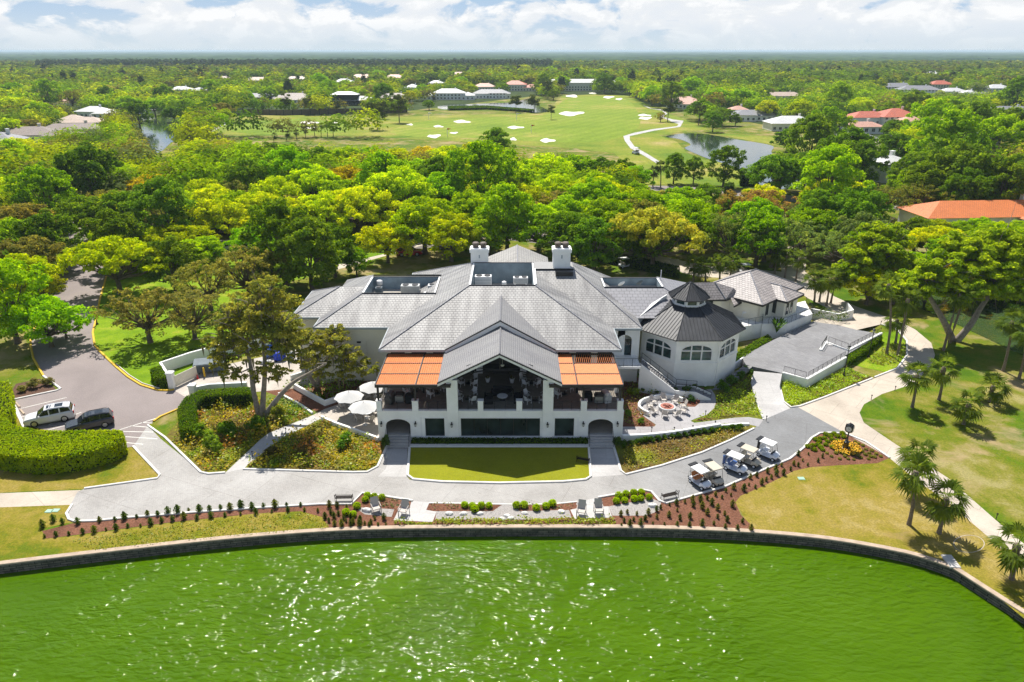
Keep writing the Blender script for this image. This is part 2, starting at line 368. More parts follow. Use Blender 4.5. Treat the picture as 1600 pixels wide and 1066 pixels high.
    def mesh(s,name,mats,off=None,sm=False):
        me=bpy.data.meshes.new(name)
        vs=s.v if off is None else [(a-off[0],b-off[1],c-off[2]) for a,b,c in s.v]
        me.from_pydata(vs,[],s.f)
        if isinstance(mats,str): mats=[mats]
        for m in mats: me.materials.append(MATS[m])
        if len(mats)>1: me.polygons.foreach_set('material_index',s.m)
        if sm: me.polygons.foreach_set('use_smooth',[True]*len(me.polygons))
        me.update(); return me
def link(name,me,parent=None,loc=None):
    o=bpy.data.objects.new(name,me); COL.objects.link(o)
    if parent is not None: o.parent=parent
    if loc is not None: o.location=loc
    return o
def tag(o,label=None,cat=None,group=None,kind=None):
    if label: o['label']=label
    if cat: o['category']=cat
    if group: o['group']=group
    if kind: o['kind']=kind
    return o
def thing(name,label,cat,loc=(0,0,0),rz=0.0,group=None):
    o=bpy.data.objects.new(name,None); COL.objects.link(o); o.location=loc; o.rotation_euler=(0,0,rz); o.empty_display_size=.2
    return tag(o,label,cat,group)
def part(root,name,mb,mats,world=False,label=None,sm=False):
    off=None
    if world:
        off=Vector(root.location)
        q=root.parent
        while q is not None: off=off+Vector(q.location); q=q.parent
    o=link(name,mb.mesh(name,mats,off,sm),root)
    if label: o['label']=label
    return o
def solo(name,mb,mats,label,cat,group=None,sm=False,loc=None):
    o=link(name,mb.mesh(name,mats,loc,sm),None,loc); return tag(o,label,cat,group)
def struct(name,mb,mats,kind='structure'):
    o=link(name,mb.mesh(name,mats)); o['kind']=kind; return o
def kids(o): return [c for c in o.children]
def dup(root,loc,rz=0.0,s=1.0,label=None,group=None,color=None):
    def cp(o,par):
        c=o.copy(); COL.objects.link(c); c.parent=par
        if color is not None: c.color=(*color,1)
        for k in CHILD.get(o.name,[]): cp(k,c)
        return c
    c=cp(root,None); c.location=loc; c.rotation_euler=(0,0,rz); c.scale=(s,s,s) if isinstance(s,(int,float)) else s
    if label: c['label']=label
    if group: c['group']=group
    return c
CHILD={}
def proto(root):
    # remember the part tree once, so copies need no searching
    def rec(o):
        CHILD[o.name]=list(o.children)
        for k in o.children: rec(k)
    rec(root); return root
ORD=['first','second','third','fourth','fifth','sixth','seventh','eighth','ninth','tenth','eleventh','twelfth','thirteenth','fourteenth','fifteenth','sixteenth','seventeenth','eighteenth','nineteenth','twentieth']
def ordw(i):
    if i<20: return ORD[i]
    n=i+1; return str(n)+('th' if 10<n%100<20 else {1:'st',2:'nd',3:'rd'}.get(n%10,'th'))
def sheet(name,poly,mat,z=0.0,sm=False,n=5):
    p=pts(poly); p=smooth(p,True,n) if sm else p
    b=MB(); b.face([(q.x,q.y,z) for q in p])
    me=b.mesh(name,mat)
    if me.polygons and me.polygons[0].normal.z<0: me.flip_normals()
    o=link(name,me); o['kind']='structure'; return o
def sweep(mb,path,w,z0,z1,closed=False,mi=0,b=.03):
    # kerb / low wall following a ground path, chamfered top
    ps=[Vector((p[0],p[1],0)) for p in path]; n=len(ps); vs=[]; fs=[]
    zz=(lambda i:(z0,z1)) if not callable(z1) else (lambda i:(z0,z1(i/(n-1))))
    for i,p in enumerate(ps):
        if closed: d=ps[(i+1)%n]-ps[(i-1)%n]
        else: d=ps[min(i+1,n-1)]-ps[max(i-1,0)]
        d.normalize(); s=Vector((-d.y,d.x,0)); a,c=zz(i)
        for o,z in ((-w/2,a),(-w/2,c-b),(-w/2+b,c),(w/2-b,c),(w/2,c-b),(w/2,a)): vs.append((p.x+s.x*o,p.y+s.y*o,z))
    for i in range(n if closed else n-1):
        j=(i+1)%n
        for k in range(5): fs.append((i*6+k,i*6+k+1,j*6+k+1,j*6+k))
    if not closed: fs+=[tuple(range(6)),tuple((n-1)*6+k for k in range(5,-1,-1))]
    mb.add(vs,[f[::-1] for f in fs],mi); return mb
# ------------------------------------------------------------------ the ground, with the lake cut out of its front edge
EDGE_PX=[(0,881),(100,869),(200,857.5),(300,846.5),(400,837),(500,829.5),(600,825.5),(700,824),(800,823.5),(900,823.5),(1000,824),(1100,827),(1200,832.5),(1300,842.5),(1400,860),(1450,873),(1492,888)]
EDGE_PX2=[(1540,919),(1600,957)]
edge=smooth(pts(EDGE_PX),False,4)+pts(EDGE_PX2)
e0,e1=edge[0],edge[-1]
edge=[Vector((e0.x-90,e0.y-12,0)),Vector((e0.x-30,e0.y-9,0))]+edge+[Vector((e1.x+6,e1.y-8,0)),Vector((e1.x+22,e1.y-30,0)),Vector((e1.x+60,e1.y-60,0))]
FAR=26000
b=MB(); b.face([(p.x,p.y,0) for p in edge]+[(FAR,edge[-1].y,0),(FAR,FAR,0),(-FAR,FAR,0),(-FAR,edge[0].y,0)])
o=link('ground',b.mesh('ground','grass_mixed')); o['kind']='structure'
WZ=-.72
b=MB(); b.face([(-130,-40,WZ),(95,-40,WZ),(95,52,WZ),(-130,52,WZ)]); struct('lake_water',b,'lake_water')
# sea wall
b=MB(); sweep(b,[(p.x,p.y-.12) for p in edge],.22,-1.6,-.02,mi=0); sweep(b,[(p.x,p.y+.02) for p in edge],.44,-.03,.09,mi=1)
solo('sea_wall',b,['block_wall','stone_cap'],'long curved dark block sea wall with brown cap along the green lake','sea wall')
b=MB(); q=pts([(1478,869),(1493,889)]); sweep(b,[(p.x,p.y) for p in q],.75,0,.14); solo('concrete_ramp',b,'white_concrete','short pale concrete strip running onto the bend of the sea wall','concrete strip')
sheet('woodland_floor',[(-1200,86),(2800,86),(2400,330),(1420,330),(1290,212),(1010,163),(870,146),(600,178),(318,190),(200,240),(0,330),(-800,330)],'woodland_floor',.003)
# near lawns
sheet('lawn_left',[(150,548),(158,552),(181,574),(201,591),(222,603),(247,612),(290,585),(420,545),(455,440),(640,390),(640,352),(330,395),(240,400),(170,425),(157,469),(151,500),(146,522)],'grass_lush',.006)
sheet('lawn_right',[(1430,600),(1378,616),(1350,632),(1344,645),(1351,661),(1402,696),(1481,747),(1556,813),(1600,850),(1760,960),(1800,600),(1700,520),(1600,560),(1510,517),(1460,500),(1455,540),(1460,558),(1456,569)],'grass_mixed',.006)
sheet('lawn_lower',[(1148,783),(1156,775),(1190,760),(1221,745),(1240,735),(1268,729),(1315,726),(1371,723),(1390,715),(1434,752),(1481,785),(1552,846),(1600,890),(1760,1010),(1640,1000),(1540,917),(1492,885),(1450,871),(1400,857),(1300,840),(1200,830),(1175,829)],'grass_dry',.006)
sheet('lawn_left_shore',[(-120,792),(0,792),(60,791),(112,789),(104,808),(114,816),(66,826),(70,842),(112,838),(262,818),(400,803),(470,799),(505,808),(517,827.5),(400,836),(300,845.5),(200,856),(100,868),(0,880),(-120,894)],'grass_dry',.006)
sheet('lawn_hedge',[(196,700),(208,699),(249,743),(246,748),(132,764),(0,770),(-160,772),(-160,640),(16,628),(36,664)],'grass_dry',.006)
def circ(u,v,ru,rv,n=20,z=0): return [P(u+ru*math.cos(2*math.pi*i/n),v+rv*math.sin(2*math.pi*i/n),z) for i in range(n)]
b=MB(); c=circ(1514,850,24,13.5,28); sweep(b,[(p.x,p.y) for p in c],.055,0,.02,closed=True,b=.008); struct('painted_ring',b,'tan_concrete')
# paved surfaces
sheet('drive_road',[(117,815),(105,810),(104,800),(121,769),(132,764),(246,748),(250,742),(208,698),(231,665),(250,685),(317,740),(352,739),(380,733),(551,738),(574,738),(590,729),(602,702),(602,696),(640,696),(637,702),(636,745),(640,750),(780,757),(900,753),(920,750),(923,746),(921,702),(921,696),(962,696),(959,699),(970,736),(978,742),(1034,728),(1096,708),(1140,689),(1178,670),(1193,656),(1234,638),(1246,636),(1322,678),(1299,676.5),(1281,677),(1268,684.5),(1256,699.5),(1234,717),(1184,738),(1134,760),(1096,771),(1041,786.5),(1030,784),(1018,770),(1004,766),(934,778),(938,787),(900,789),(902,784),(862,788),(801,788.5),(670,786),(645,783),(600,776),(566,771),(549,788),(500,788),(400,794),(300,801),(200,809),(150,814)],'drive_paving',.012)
sheet('access_road',[(130,355),(167,430),(156,469),(150,500),(145,520),(148,540),(157,550),(180,572),(200,589),(221,602),(247,610),(272,610),(297,624),(285,637),(250,652),(231,665),(208,698),(196,700),(36,664),(19,627),(94,608),(68,588),(52,560),(48,540),(48,526),(57,507),(80,470),(96,440),(112,400),(105,355),(80,330),(110,330)],'asphalt_worn',.011)
sheet('service_yard',[(264,606.5),(273,611),(297,625),(306,622),(345,615),(385,614),(470,606),(560,590),(560,545),(470,545),(330,575),(260,590)],'patio_paving',.013)
sheet('tan_road',[(1246,636),(1365,592),(1402,576),(1417,556),(1417,533),(1402,516),(1376,507),(1345,502),(1309,507),(1290,480),(1262,466),(1225,440),(1218,410),(1230,385),(1262,385),(1258,425),(1303,463),(1340,480),(1402,501),(1430,515),(1455,536),(1461,555),(1456,569),(1430,599),(1378,616),(1350,632),(1343,645),(1350,661),(1402,696),(1481,747),(1556,813),(1600,850),(1760,985),(1760,1030),(1600,890),(1552,846),(1481,785),(1434,752),(1388,714.5),(1322,678)],'tan_concrete',.010)
sheet('shore_path',[(-160,772),(0,771),(126,766),(113,789),(0,793),(-160,794)],'tan_concrete',.010)
sheet('garden_path',[(352,739),(380,733),(428,694),(444,683),(500,655),(489,649),(420,677),(408,686)],'white_concrete',.014)
sheet('left_patio',[(489,649),(506,640),(540,628),(560,605),(592,600),(592,690),(575,684),(540,671),(500,655)],'patio_paving',.016)
sheet('fire_patio',[(972,681),(1005,682),(1030,678),(1045,674),(1078,669),(1110,664),(1148,661),(1168,663),(1185,667),(1193,656),(1170,652),(1148,653),(1118,657),(1085,661),(1079,658),(1085,655),(1105,648),(1116,638),(1119,628),(1117,617),(1111,608),(1088,612),(1094,624),(1093,630),(1086,636),(1075,636),(1063,633),(1055,626),(1040,622.5),(1020,624),(1004,630),(997,638),(1000,646),(1012,655),(1025,664),(1022,667),(972,667)],'grey_path',.016,False)
sheet('arch_landing',[(601,702),(606,718),(603,733),(590,745),(636,745),(636,702)],'white_concrete',.0135)
sheet('right_landing',[(923,702),(923,746),(975,742),(965,725),(958,702)],'white_concrete',.0135)
sheet('putting_green',[(640,700),(920,700),(922,746),(915,749.5),(880,752.5),(780,754.5),(690,752.5),(646,749),(638,744)],'putting_turf',.020)
# patios by the lake
sheet('lake_patio',[(643,782.5),(671,785.5),(666,797),(682,800),(676,816),(615,813),(624,794),(640,795)],'white_concrete',.016)
sheet('lake_patio',[(903,784),(935,778),(928,788),(936,792),(951,791.5),(957,809),(898,811),(891,797),(904,794)],'white_concrete',.016)
sheet('gravel_bed',[(682,800),(671,799),(770,799),(785,788.5),(800,788.5),(812,799),(889,797),(893,809),(820,812),(680,812)],'pebbles',.010)
sheet('gravel_bed',[(951,791.5),(1018,779),(1033,785),(1030,798),(1010,806),(957,806)],'pebbles',.010)
sheet('gravel_bed',[(560,797),(565,793),(616,796),(612,808),(590,806),(570,804)],'pebbles',.010)
# mulch beds
sheet('mulch_bed',[(66,830),(72,842),(112,837),(262,817),(400,802.5),(470,799),(503,808),(515,826),(640,821),(970,821),(1100,824),(1178,830.5),(1182,829),(1158,805),(1149,785),(1157,775),(1190,761),(1221,746),(1240,736),(1268,730),(1315,727),(1371,724),(1389,716),(1353,691),(1322,679),(1299,677),(1281,677.5),(1268,685),(1256,700),(1234,718),(1184,739),(1134,761),(1096,772),(1041,787.5),(1018,770.5),(1004,766.5),(934,778.5),(902,784.5),(862,788.5),(670,786.5),(645,783.5),(600,776.5),(566,771.5),(549,789),(500,789),(400,795),(300,802),(150,815),(117,817)],'mulch',.008)
sheet('planting_bed',[(270,668),(314,617),(420,640),(500,650),(420,678),(352,738),(320,740),(258,684)],'ground_cover_floor',.0065)
sheet('planting_bed',[(383,733),(430,694),(446,683),(502,656),(545,673),(598,692),(598,712),(588,728),(571,737),(551,737)],'ground_cover_floor',.0065)
sheet('planting_bed',[(415,612),(500,645),(560,625),(590,600),(590,575),(470,585)],'mulch',.0063)
sheet('planting_bed',[(973,586),(1050,600),(1100,606),(1095,628),(1086,640),(1040,620),(1000,632),(1000,646),(1024,664),(1020,668),(972,668)],'mulch',.0065)
sheet('planting_bed',[(1117,608),(1175,566),(1176,600),(1182,627),(1192,654),(1170,651),(1148,652),(1118,656),(1080,659),(1106,648),(1117,637),(1120,625)],'ground_cover_floor',.0065)
sheet('planting_bed',[(972,682),(1040,675),(1110,665),(1150,662),(1172,665),(1176,669),(1140,688),(1096,707),(1034,727),(978,741),(970,735),(960,699)],'ground_cover_floor',.0065)
sheet('planting_bed',[(1219,605),(1222,588),(1262,607),(1322,574),(1362,589),(1360,594),(1290,620),(1250,634),(1236,636),(1225,628)],'ground_cover_floor',.0065)
sheet('planting_bed',[(1330,570),(1360,545),(1378,520),(1402,518),(1414,535),(1414,555),(1400,574),(1385,582)],'grass_lush',.0066)
sheet('planting_bed',[(13,620),(25,600),(62,592),(86,606),(88,610),(22,624)],'mulch_dark',.0135)
# rear grounds
sheet('car_park',[(240,372),(430,410),(640,392),(760,372),(980,395),(1010,380),(900,330),(860,275),(760,255),(420,262),(230,290)],'asphalt_dark',.004)
sheet('rear_walk',[(700,372),(760,352),(805,350),(860,372),(900,390),(1000,410),(1090,432),(1150,436),(1220,432),(1262,466),(1290,470),(1280,450),(1225,425),(1100,415),(1020,398),(930,382),(880,360),(820,320),(770,320),(740,350),(640,388),(500,420),(505,428)],'tan_concrete',.009)
sheet('golf_road',[(985,290),(1060,291),(1140,297),(1230,305),(1320,318),(1410,322),(1410,329),(1320,326),(1220,313),(1130,304),(1060,299),(985,297)],'asphalt_worn',.03)
# golf course
sheet('fairway',[(318,196),(335,186),(385,180),(460,180),(600,184),(700,180),(840,177),(866,172),(868,160),(880,150),(935,147),(985,150),(1010,163),(1045,178),(1085,192),(1108,203),(1062,206),(1030,212),(1058,222),(1072,238),(1100,250),(1170,258),(1160,290),(1000,288),(985,262),(960,240),(900,232),(800,226),(700,220),(560,212),(440,212),(380,212),(330,208)],'rough_grass',.02)
sheet('fairway',[(360,203),(400,190),(460,186),(520,190),(560,198),(530,207),(440,210),(390,209)],'fairway_grass',.04,True)
sheet('fairway',[(610,205),(660,190),(760,184),(850,180),(880,158),(905,152),(960,151),(985,160),(1000,185),(990,205),(940,221),(860,222),(740,216),(650,214)],'fairway_grass',.04,True)
sheet('fairway',[(1100,206),(1150,216),(1205,226),(1290,240),(1285,222),(1180,212)],'rough_grass',.03)
sheet('golf_path',[(1025,255),(1005,243),(985,232),(976,220),(974,213),(990,208),(1020,202),(1058,197.5),(1060,194),(1050,191),(1046,188.5),(1034,184),(1032,181),(1040,178.5),(1034,173),(1016,170),(1006,166),(1005,164.5),(1017,169),(1036,172),(1043,178),(1036,181.5),(1038,183.5),(1052,187),(1068,189),(1066,193),(1063,198.5),(1022,204.5),(995,210.5),(984,213),(984,219),(992,230),(1010,240),(1033,254)],'white_concrete',.06)
sheet('golf_path',[(300,214),(322,206),(348,194),(352,190),(356,191),(350,197),(330,207),(312,215)],'white_concrete',.06)
PONDS=[[(214,184),(228,181),(260,182),(262,195),(302,197),(299,212),(270,222),(250,238),(225,238),(222,205)],
 [(684,167),(700,164.5),(760,162),(800,160),(824,154.5),(835,156),(842,165),(858,174),(835,176),(800,170),(700,171.5)],
 [(1040,213.5),(1068,209),(1103,210),(1155,219),(1206,228),(1206,240),(1240,262),(1262,290),(1186,295),(1161,272),(1150,262),(1111,250),(1088,241),(1070,232),(1079,226),(1062,218)],
 ]
for q in PONDS: sheet('pond_water',q,'pond_water',.08,True)
CHAN=[(1345,405),(1384,449),(1429,478),(1510,514),(1600,557),(1720,610),(1760,540),(1600,487),(1540,468),(1450,420),(1400,380),(1378,345),(1355,340)]
sheet('channel_water',CHAN,'channel_water',.05,True)
BUNK=[(483,192,13,2.2),(520,192,8,1.3),(484,200,10,1.4),(678,213,11,2.6),(709,208,7,1.3),(722,190.5,12,2.2),(685,198,7.5,1.6),(640,195,6,1.2),(806,199.5,11,2.1),(856,220,10,3),(802,218,5,2.2),(893,177.5,18,3.3),(893,150.5,11,1.9),(951,152,8,1.8),(967,155,6,1.3),(1007,180.5,9,1.7),(1008,185,11,1.9),(926,146,7,1.1)]
rb=random.Random(3)
for u,v,a,h in BUNK:
    n=14; ph=rb.random()*6
    q=[(u+a*math.cos(t)*(1+.22*math.sin(2*t+ph)),v+h*math.sin(t)*(1+.35*math.sin(3*t+ph))) for t in [2*math.pi*i/n for i in range(n)]]
    sheet('sand_bunker',q,'sand',.09,True,4)
# kerbs
def kerb(px,w=.2,h=.12,mat='concrete_kerb',closed=False,sm=False,name='kerb'):
    p=pts(px); p=smooth(p,closed,4) if sm else p
    b=MB(); sweep(b,[(q.x,q.y) for q in p],w,0,h,closed=closed); return struct(name,b,mat)
kerb([(113,789),(104,803),(108,812),(118,815.5),(150,814.5),(200,809.5),(300,801.5),(400,794.5),(500,788.5),(549,788.5),(566,771.2),(600,776),(645,783)])
kerb([(670,786),(801,788.5),(862,788.2),(902,784)],.16,.05); kerb([(934,778),(1004,766),(1018,769),(1030,783),(1041,787),(1096,771.5),(1134,760.5),(1184,738.5),(1234,717.5),(1256,700),(1268,685),(1281,677.3),(1299,676.8),(1322,678.5),(1353,691),(1390,716)])
kerb([(132,764),(246,748),(250,742.5),(208,698)])
kerb([(231,665),(258,684),(314,738.5),(326,741),(352,739)]); kerb([(380,733.5),(551,738.5),(574,738),(590,729.5),(602,703),(606,695)])
kerb([(640,700),(637,743),(646,749.5),(690,753.5),(780,755.5),(880,753.3),(915,750),(923,745),(920,700)],.22,.13)
kerb([(640,697),(920,697)],.5,.10); kerb([(958,696),(960,702),(970,736),(978,742),(1034,728),(1096,708),(1140,689),(1178,670)])
kerb([(1193,656),(1181,627),(1174,599),(1177,581),(1184,574)],.15,.10); kerb([(1223,584),(1218,604),(1224,628),(1236,637),(1250,635),(1290,620.5),(1363,591.5)],.2,.12)
kerb([(1366,590),(1402,576),(1417,556),(1417,533),(1402,516),(1376,507)],.2,.12)
kerb([(247,610.5),(221,602.5),(200,589.5),(180,572.5),(157,550.5),(148,540),(145,520),(150,500),(156,469),(167,430)],.24,.14,'yellow_paint'); kerb([(249.5,608),(223,600),(202,587),(182,570)],.1,.15)
kerb([(247,610.5),(262,611),(272,609.5)],.24,.14,'yellow_paint')
kerb([(297,624),(285,637),(250,652),(240,659)],.22,.13,'yellow_paint')
kerb([(57,507),(48,526),(48,540),(52,560),(68,588)],.22,.14,'yellow_paint'); kerb([(68,588),(84,600),(95,608),(88,611),(22,625)],.22,.13)
kerb([(14,600),(19,627),(36,664),(42,676)],.3,.1)
kerb([(744,372),(768,352),(776,322),(806,318),(812,350),(800,372)],.3,.16)
# painted lines
def line(px,w=.1): 
    p=pts(px); b=MB()
    for a,c in zip(p,p[1:]):
        d=(c-a).normalized(); s=Vector((-d.y,d.x,0))*w/2
        b.face([(q.x,q.y,.016) for q in (a-s,c-s,c+s,a+s)])
    return b
b=MB()
for px in ([(33,638.5),(104,621.5)],[(33,652),(116,632.5)],[(76,664),(127,644.5)],[(60,676),(170,648)],[(183,673),(250,652)],[(193,674.5),(240,675.5)],[(204,665.5),(240,668.5)],[(194,682.5),(246,686)],[(193,691.5),(224,694.5)],[(222,660.5),(238,661.5)]):
    k=line(px); b.v,b.f,b.m,o_=b.v+k.v,b.f+[tuple(i+len(b.v) for i in f) for f in k.f],b.m+k.m,0
struct('parking_markings',b,'marking_paint')
# ------------------------------------------------------------------ clubhouse
XC=-1.1; YF=57.8; ZF=3.2; YB=66.2
club=thing('clubhouse','large white stucco clubhouse with grey tiled hip roofs, twin chimneys and front balcony','clubhouse',(XC,YF,0))
def wall_x(mb,x0,x1,y,t,z0,z1,ops,mi=0):
    # wall along x, front face at y, openings (xa,xb,za,zb,rise): rise>0 gives an arched head
    x=x0
    for xa,xb,za,zb,rise in sorted(ops):
        if xa>x: mb.box(x,y,z0,xa,y+t,z1,mi)
        if za>z0: mb.box(xa,y,z0,xb,y+t,za,mi)
        if rise>0:
            n=12; cx=(xa+xb)/2; hw=(xb-xa)/2
            arc=[(cx-hw*math.cos(math.pi*i/n),zb+rise*math.sin(math.pi*i/n)) for i in range(n+1)]
            for i in range(n): mb.xz([arc[i],arc[i+1],(arc[i+1][0],z1),(arc[i][0],z1)],y,y+t,mi)
        elif zb<z1: mb.box(xa,y,zb,xb,y+t,z1,mi)
        x=xb
    if x<x1: mb.box(x,y,z0,x1,y+t,z1,mi)
def X(u,v): return PY(u,v,YF).x
WL,WR=-12.52,10.36
pl=[(-6.0,-4.98),(2.84,3.80)]               # tall gable pillars
archL=(X(604,680),X(642,680)); archR=(X(918.6,680),X(957,680))
smL=(X(664.5,670),X(694.7,670)); smR=(X(866.6,670),X(896.8,670)); bigw=(-4.78,2.62)
w=MB()
wall_x(w,WL,WR,YF,.35,0,ZF-.02,[(*archL,0,1.62,.66),(smL[0],smL[1],.42,2.38,0),(bigw[0],bigw[1],.42,2.38,0),(smR[0],smR[1],.42,2.38,0),(*archR,0,1.62,.66)])
for a,c in pl: w.box(a,YF-.16,0,c,YF+.42,6.35)
for u0,u1 in ((587.6,595.7),(643.5,653.2),(746.4,755),(806.8,816),(907.8,917.5),(965,974)):
    a=X(u0,630); c=X(u1,630); a=max(a,WL); c=min(c,WR); w.box(a,YF-.03,ZF-.02,c,YF+.42,ZF+.95)
part(club,'front_wall',w,'white_stucco',True)
for u0,u1 in ((587.6,595.7),(643.5,653.2),(746.4,755),(806.8,816),(907.8,917.5),(965,974)):
    a=max(X(u0,630),WL); c=min(X(u1,630),WR); cpb=MB(); cpb.box(a-.04,YF-.07,ZF+.95,c+.04,YF+.46,ZF+1.0); part(club,'pier_cap',cpb,'white_paint',True)
for xa,xb,xc,xd in ((WL,WL+.35,WL,WL+.4),(WR-.35,WR,WR-.4,WR)):
    w=MB(); w.box(xa,YF+.35,0,xb,YB,ZF-.02); w.box(xc,YF+3.6,ZF-.02,xd,YF+4.0,ZF+.9); part(club,'side_wall',w,'white_stucco',True)
w=MB(); w.box(WL+.02,YF+.36,ZF-.3,WR-.02,YB,ZF); part(club,'balcony_floor',w,'deck_tile',True)
w=MB(); w.box(WL-.02,YF-.05,ZF-.10,WR+.02,YF-.003,ZF-.02); part(club,'string_course',w,'white_paint',True)
# arches: porch interiors, steps, rails
for (xa,xb) in (archL,archR):
    w=MB()
    w.box(xa-.3,YF+.36,.0,xb+.3,YF+4.2,.62,0)
    w.box(xa-.35,YF+4.2,0,xb+.35,YF+4.4,ZF-.32,1); w.box(xa-.35,YF+.36,0,xa-.3,YF+4.2,ZF-.32,1); w.box(xb+.3,YF+.36,0,xb+.35,YF+4.2,ZF-.32,1)
    part(club,'porch',w,['patio_paving','cream_stucco'],True)
    w=MB()
    for i in range(5): w.box(xa-.02,YF+.34-.33*(i+1),0,xb+.02,YF+.34-.33*i,.62-.124*i-.01)
    part(club,'entrance_steps',w,'white_concrete',True)
    for x in (xa+.04,xb-.04):
        w=MB(); p0=(x,YF-1.35,.02); p1=(x,YF+.2,.62)
        w.tube([p0,(x,YF-1.35,.85),(x,YF+.2,1.5),p1],.022,5)
        for k in (.35,.7): w.tube([(x,YF-1.35+1.55*k,.02+.6*k),(x,YF-1.35+1.55*k,.85+.65*k)],.014,4)
        part(club,'handrail',w,'black_metal',True)
# windows of the ground floor
def window(root,x0,x1,y,z0,z1,nx,nz=1,glass='window_glass',fr='white_paint',t=.06,dep=.20):
    g=MB(); g.box(x0,y+dep,z0,x1,y+dep+.03,z1); o=part(root,'window',g,glass,True)
    f=MB()
    f.box(x0,y+dep-.05,z0,x0+t,y+dep-.002,z1); f.box(x1-t,y+dep-.05,z0,x1,y+dep-.002,z1)
    f.box(x0+t,y+dep-.05,z0,x1-t,y+dep-.002,z0+t); f.box(x0+t,y+dep-.05,z1-t,x1-t,y+dep-.002,z1)
    for i in range(1,nx): xx=x0+(x1-x0)*i/nx; f.box(xx-t*.45,y+dep-.045,z0+t,xx+t*.45,y+dep-.003,z1-t)
    off=Vector(root.location)+Vector(o.location)
    k=link('frame',f.mesh('frame',fr,off),o); return o
window(club,smL[0],smL[1],YF,.42,2.38,1,fr='bronze_trim'); window(club,smR[0],smR[1],YF,.42,2.38,1,fr='bronze_trim'); window(club,bigw[0],bigw[1],YF,.42,2.38,6,fr='bronze_trim')
w=MB()
for a,c in (smL,smR,bigw):
    w.box(a-.16,YF-.06,.30,c+.16,YF-.003,.42); w.box(a-.16,YF-.04,2.38,c+.16,YF-.003,2.46)
for a,c in ((smL[0]-.42,smL[0]-.28),(smR[1]+.28,smR[1]+.42)): w.box(a,YF-.03,.30,c,YF-.004,2.46)
part(club,'window_surround',w,'white_paint',True)
# lanterns
for u in (596.3,649.5,706.2,855.3,911.2,964.5):
    x=X(u,664); y=YF-.03-(.15 if u in (706.2,855.3) else 0); z=1.65
    l=MB(); l.box(x-.05,y-.02,z+.10,x+.05,y,z+.42); l.tube([(x,y-.02,z+.38),(x,y-.16,z+.42),(x,y-.18,z+.34)],.015,4)
    l.lathe([(.02,z+.36),(.12,z+.27),(.13,z+.24)],(x,y-.17),8); l.lathe([(.09,z+.0),(.05,z-.06),(.02,z-.08)],(x,y-.17),8)
    for k in range(4): t=math.pi/4+k*math.pi/2; l.tube([(x+.08*math.cos(t),y-.17+.08*math.sin(t),z),(x+.11*math.cos(t),y-.17+.11*math.sin(t),z+.24)],.012,4)
    lo=part(club,'wall_lantern',l,'black_metal',True)
    g=MB(); g.lathe([(.06,z),(.09,z+.24)],(x,y-.17),8); link('lamp_glass',g.mesh('lamp_glass','lamp_glass',Vector(club.location)),lo)
# balcony railing, one run between each pair of piers
def rail(root,a,b,h=.88,posts=3,z=None,name='railing',mesh=True,mat='black_metal'):
    a=Vector(a); b=Vector(b); m=MB(); up=Vector((0,0,h))
    m.bar(a+up,b+up,.035); m.bar(a+Vector((0,0,.09)),b+Vector((0,0,.09)),.025)
    for i in range(posts+1): p=a.lerp(b,i/posts); m.bar(p,p+up,.03)
    if mesh:
        n=max(2,int((b-a).length/.14))
        for i in range(1,n): p=a.lerp(b,i/n); m.bar(p+Vector((0,0,.09)),p+up,.010)
    return part(root,name,m,mat,True)
px=[(X(595.7,630),X(643.5,630),2),(X(653.2,630),-6.0,3),(-4.98,X(746.4,630),2),(X(755,630),X(806.8,630),3),(X(816,630),2.84,2),(3.80,X(907.8,630),3),(X(917.5,630),X(965,630),3)]
for a,c,n in px: rail(club,(a,YF+.15,ZF),(c,YF+.15,ZF),posts=n,mesh=False)
rail(club,(WR-.15,YF+.42,ZF),(WR-.15,YF+3.6,ZF),posts=3); rail(club,(WR-.15,YF+4.0,ZF),(WR-.15,YB-1,ZF),posts=3); rail(club,(WL+.15,YF+.42,ZF),(WL+.15,YF+3.6,ZF),posts=3)
# back wall of the balcony: dark glazing between white columns
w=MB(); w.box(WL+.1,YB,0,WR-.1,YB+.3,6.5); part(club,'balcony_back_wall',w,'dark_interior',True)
w=MB()
for x in (-10.6,-8.4,-6.6,-3.35,1.15,4.4,6.2,8.4): w.box(x-.32,YB-.35,ZF,x+.32,YB-.004,6.4 if abs(x-XC)>4 else 8.0)
w.box(WL+.1,YB-.30,6.0,-3.7,YB-.005,6.45); w.box(1.5,YB-.30,6.0,WR-.1,YB-.005,6.45); w.box(-3.03,YB-.25,7.5,.83,YB-.005,8.0)
part(club,'balcony_column',w,'white_stucco',True)
w=MB()
for i in range(16):
    x=WL+.9+i*1.42
    if -2.9<x<.8: continue
    w.box(x-.04,YB-.06,ZF,x+.04,YB-.006,5.9)
w.box(-2.9,YB-.1,ZF+1.0,.7,YB-.02,ZF+1.9); w.box(-1.9,YB-.45,ZF+.02,-.3,YB-.12,ZF+.55)
part(club,'door_mullion',w,'bronze_trim',True)
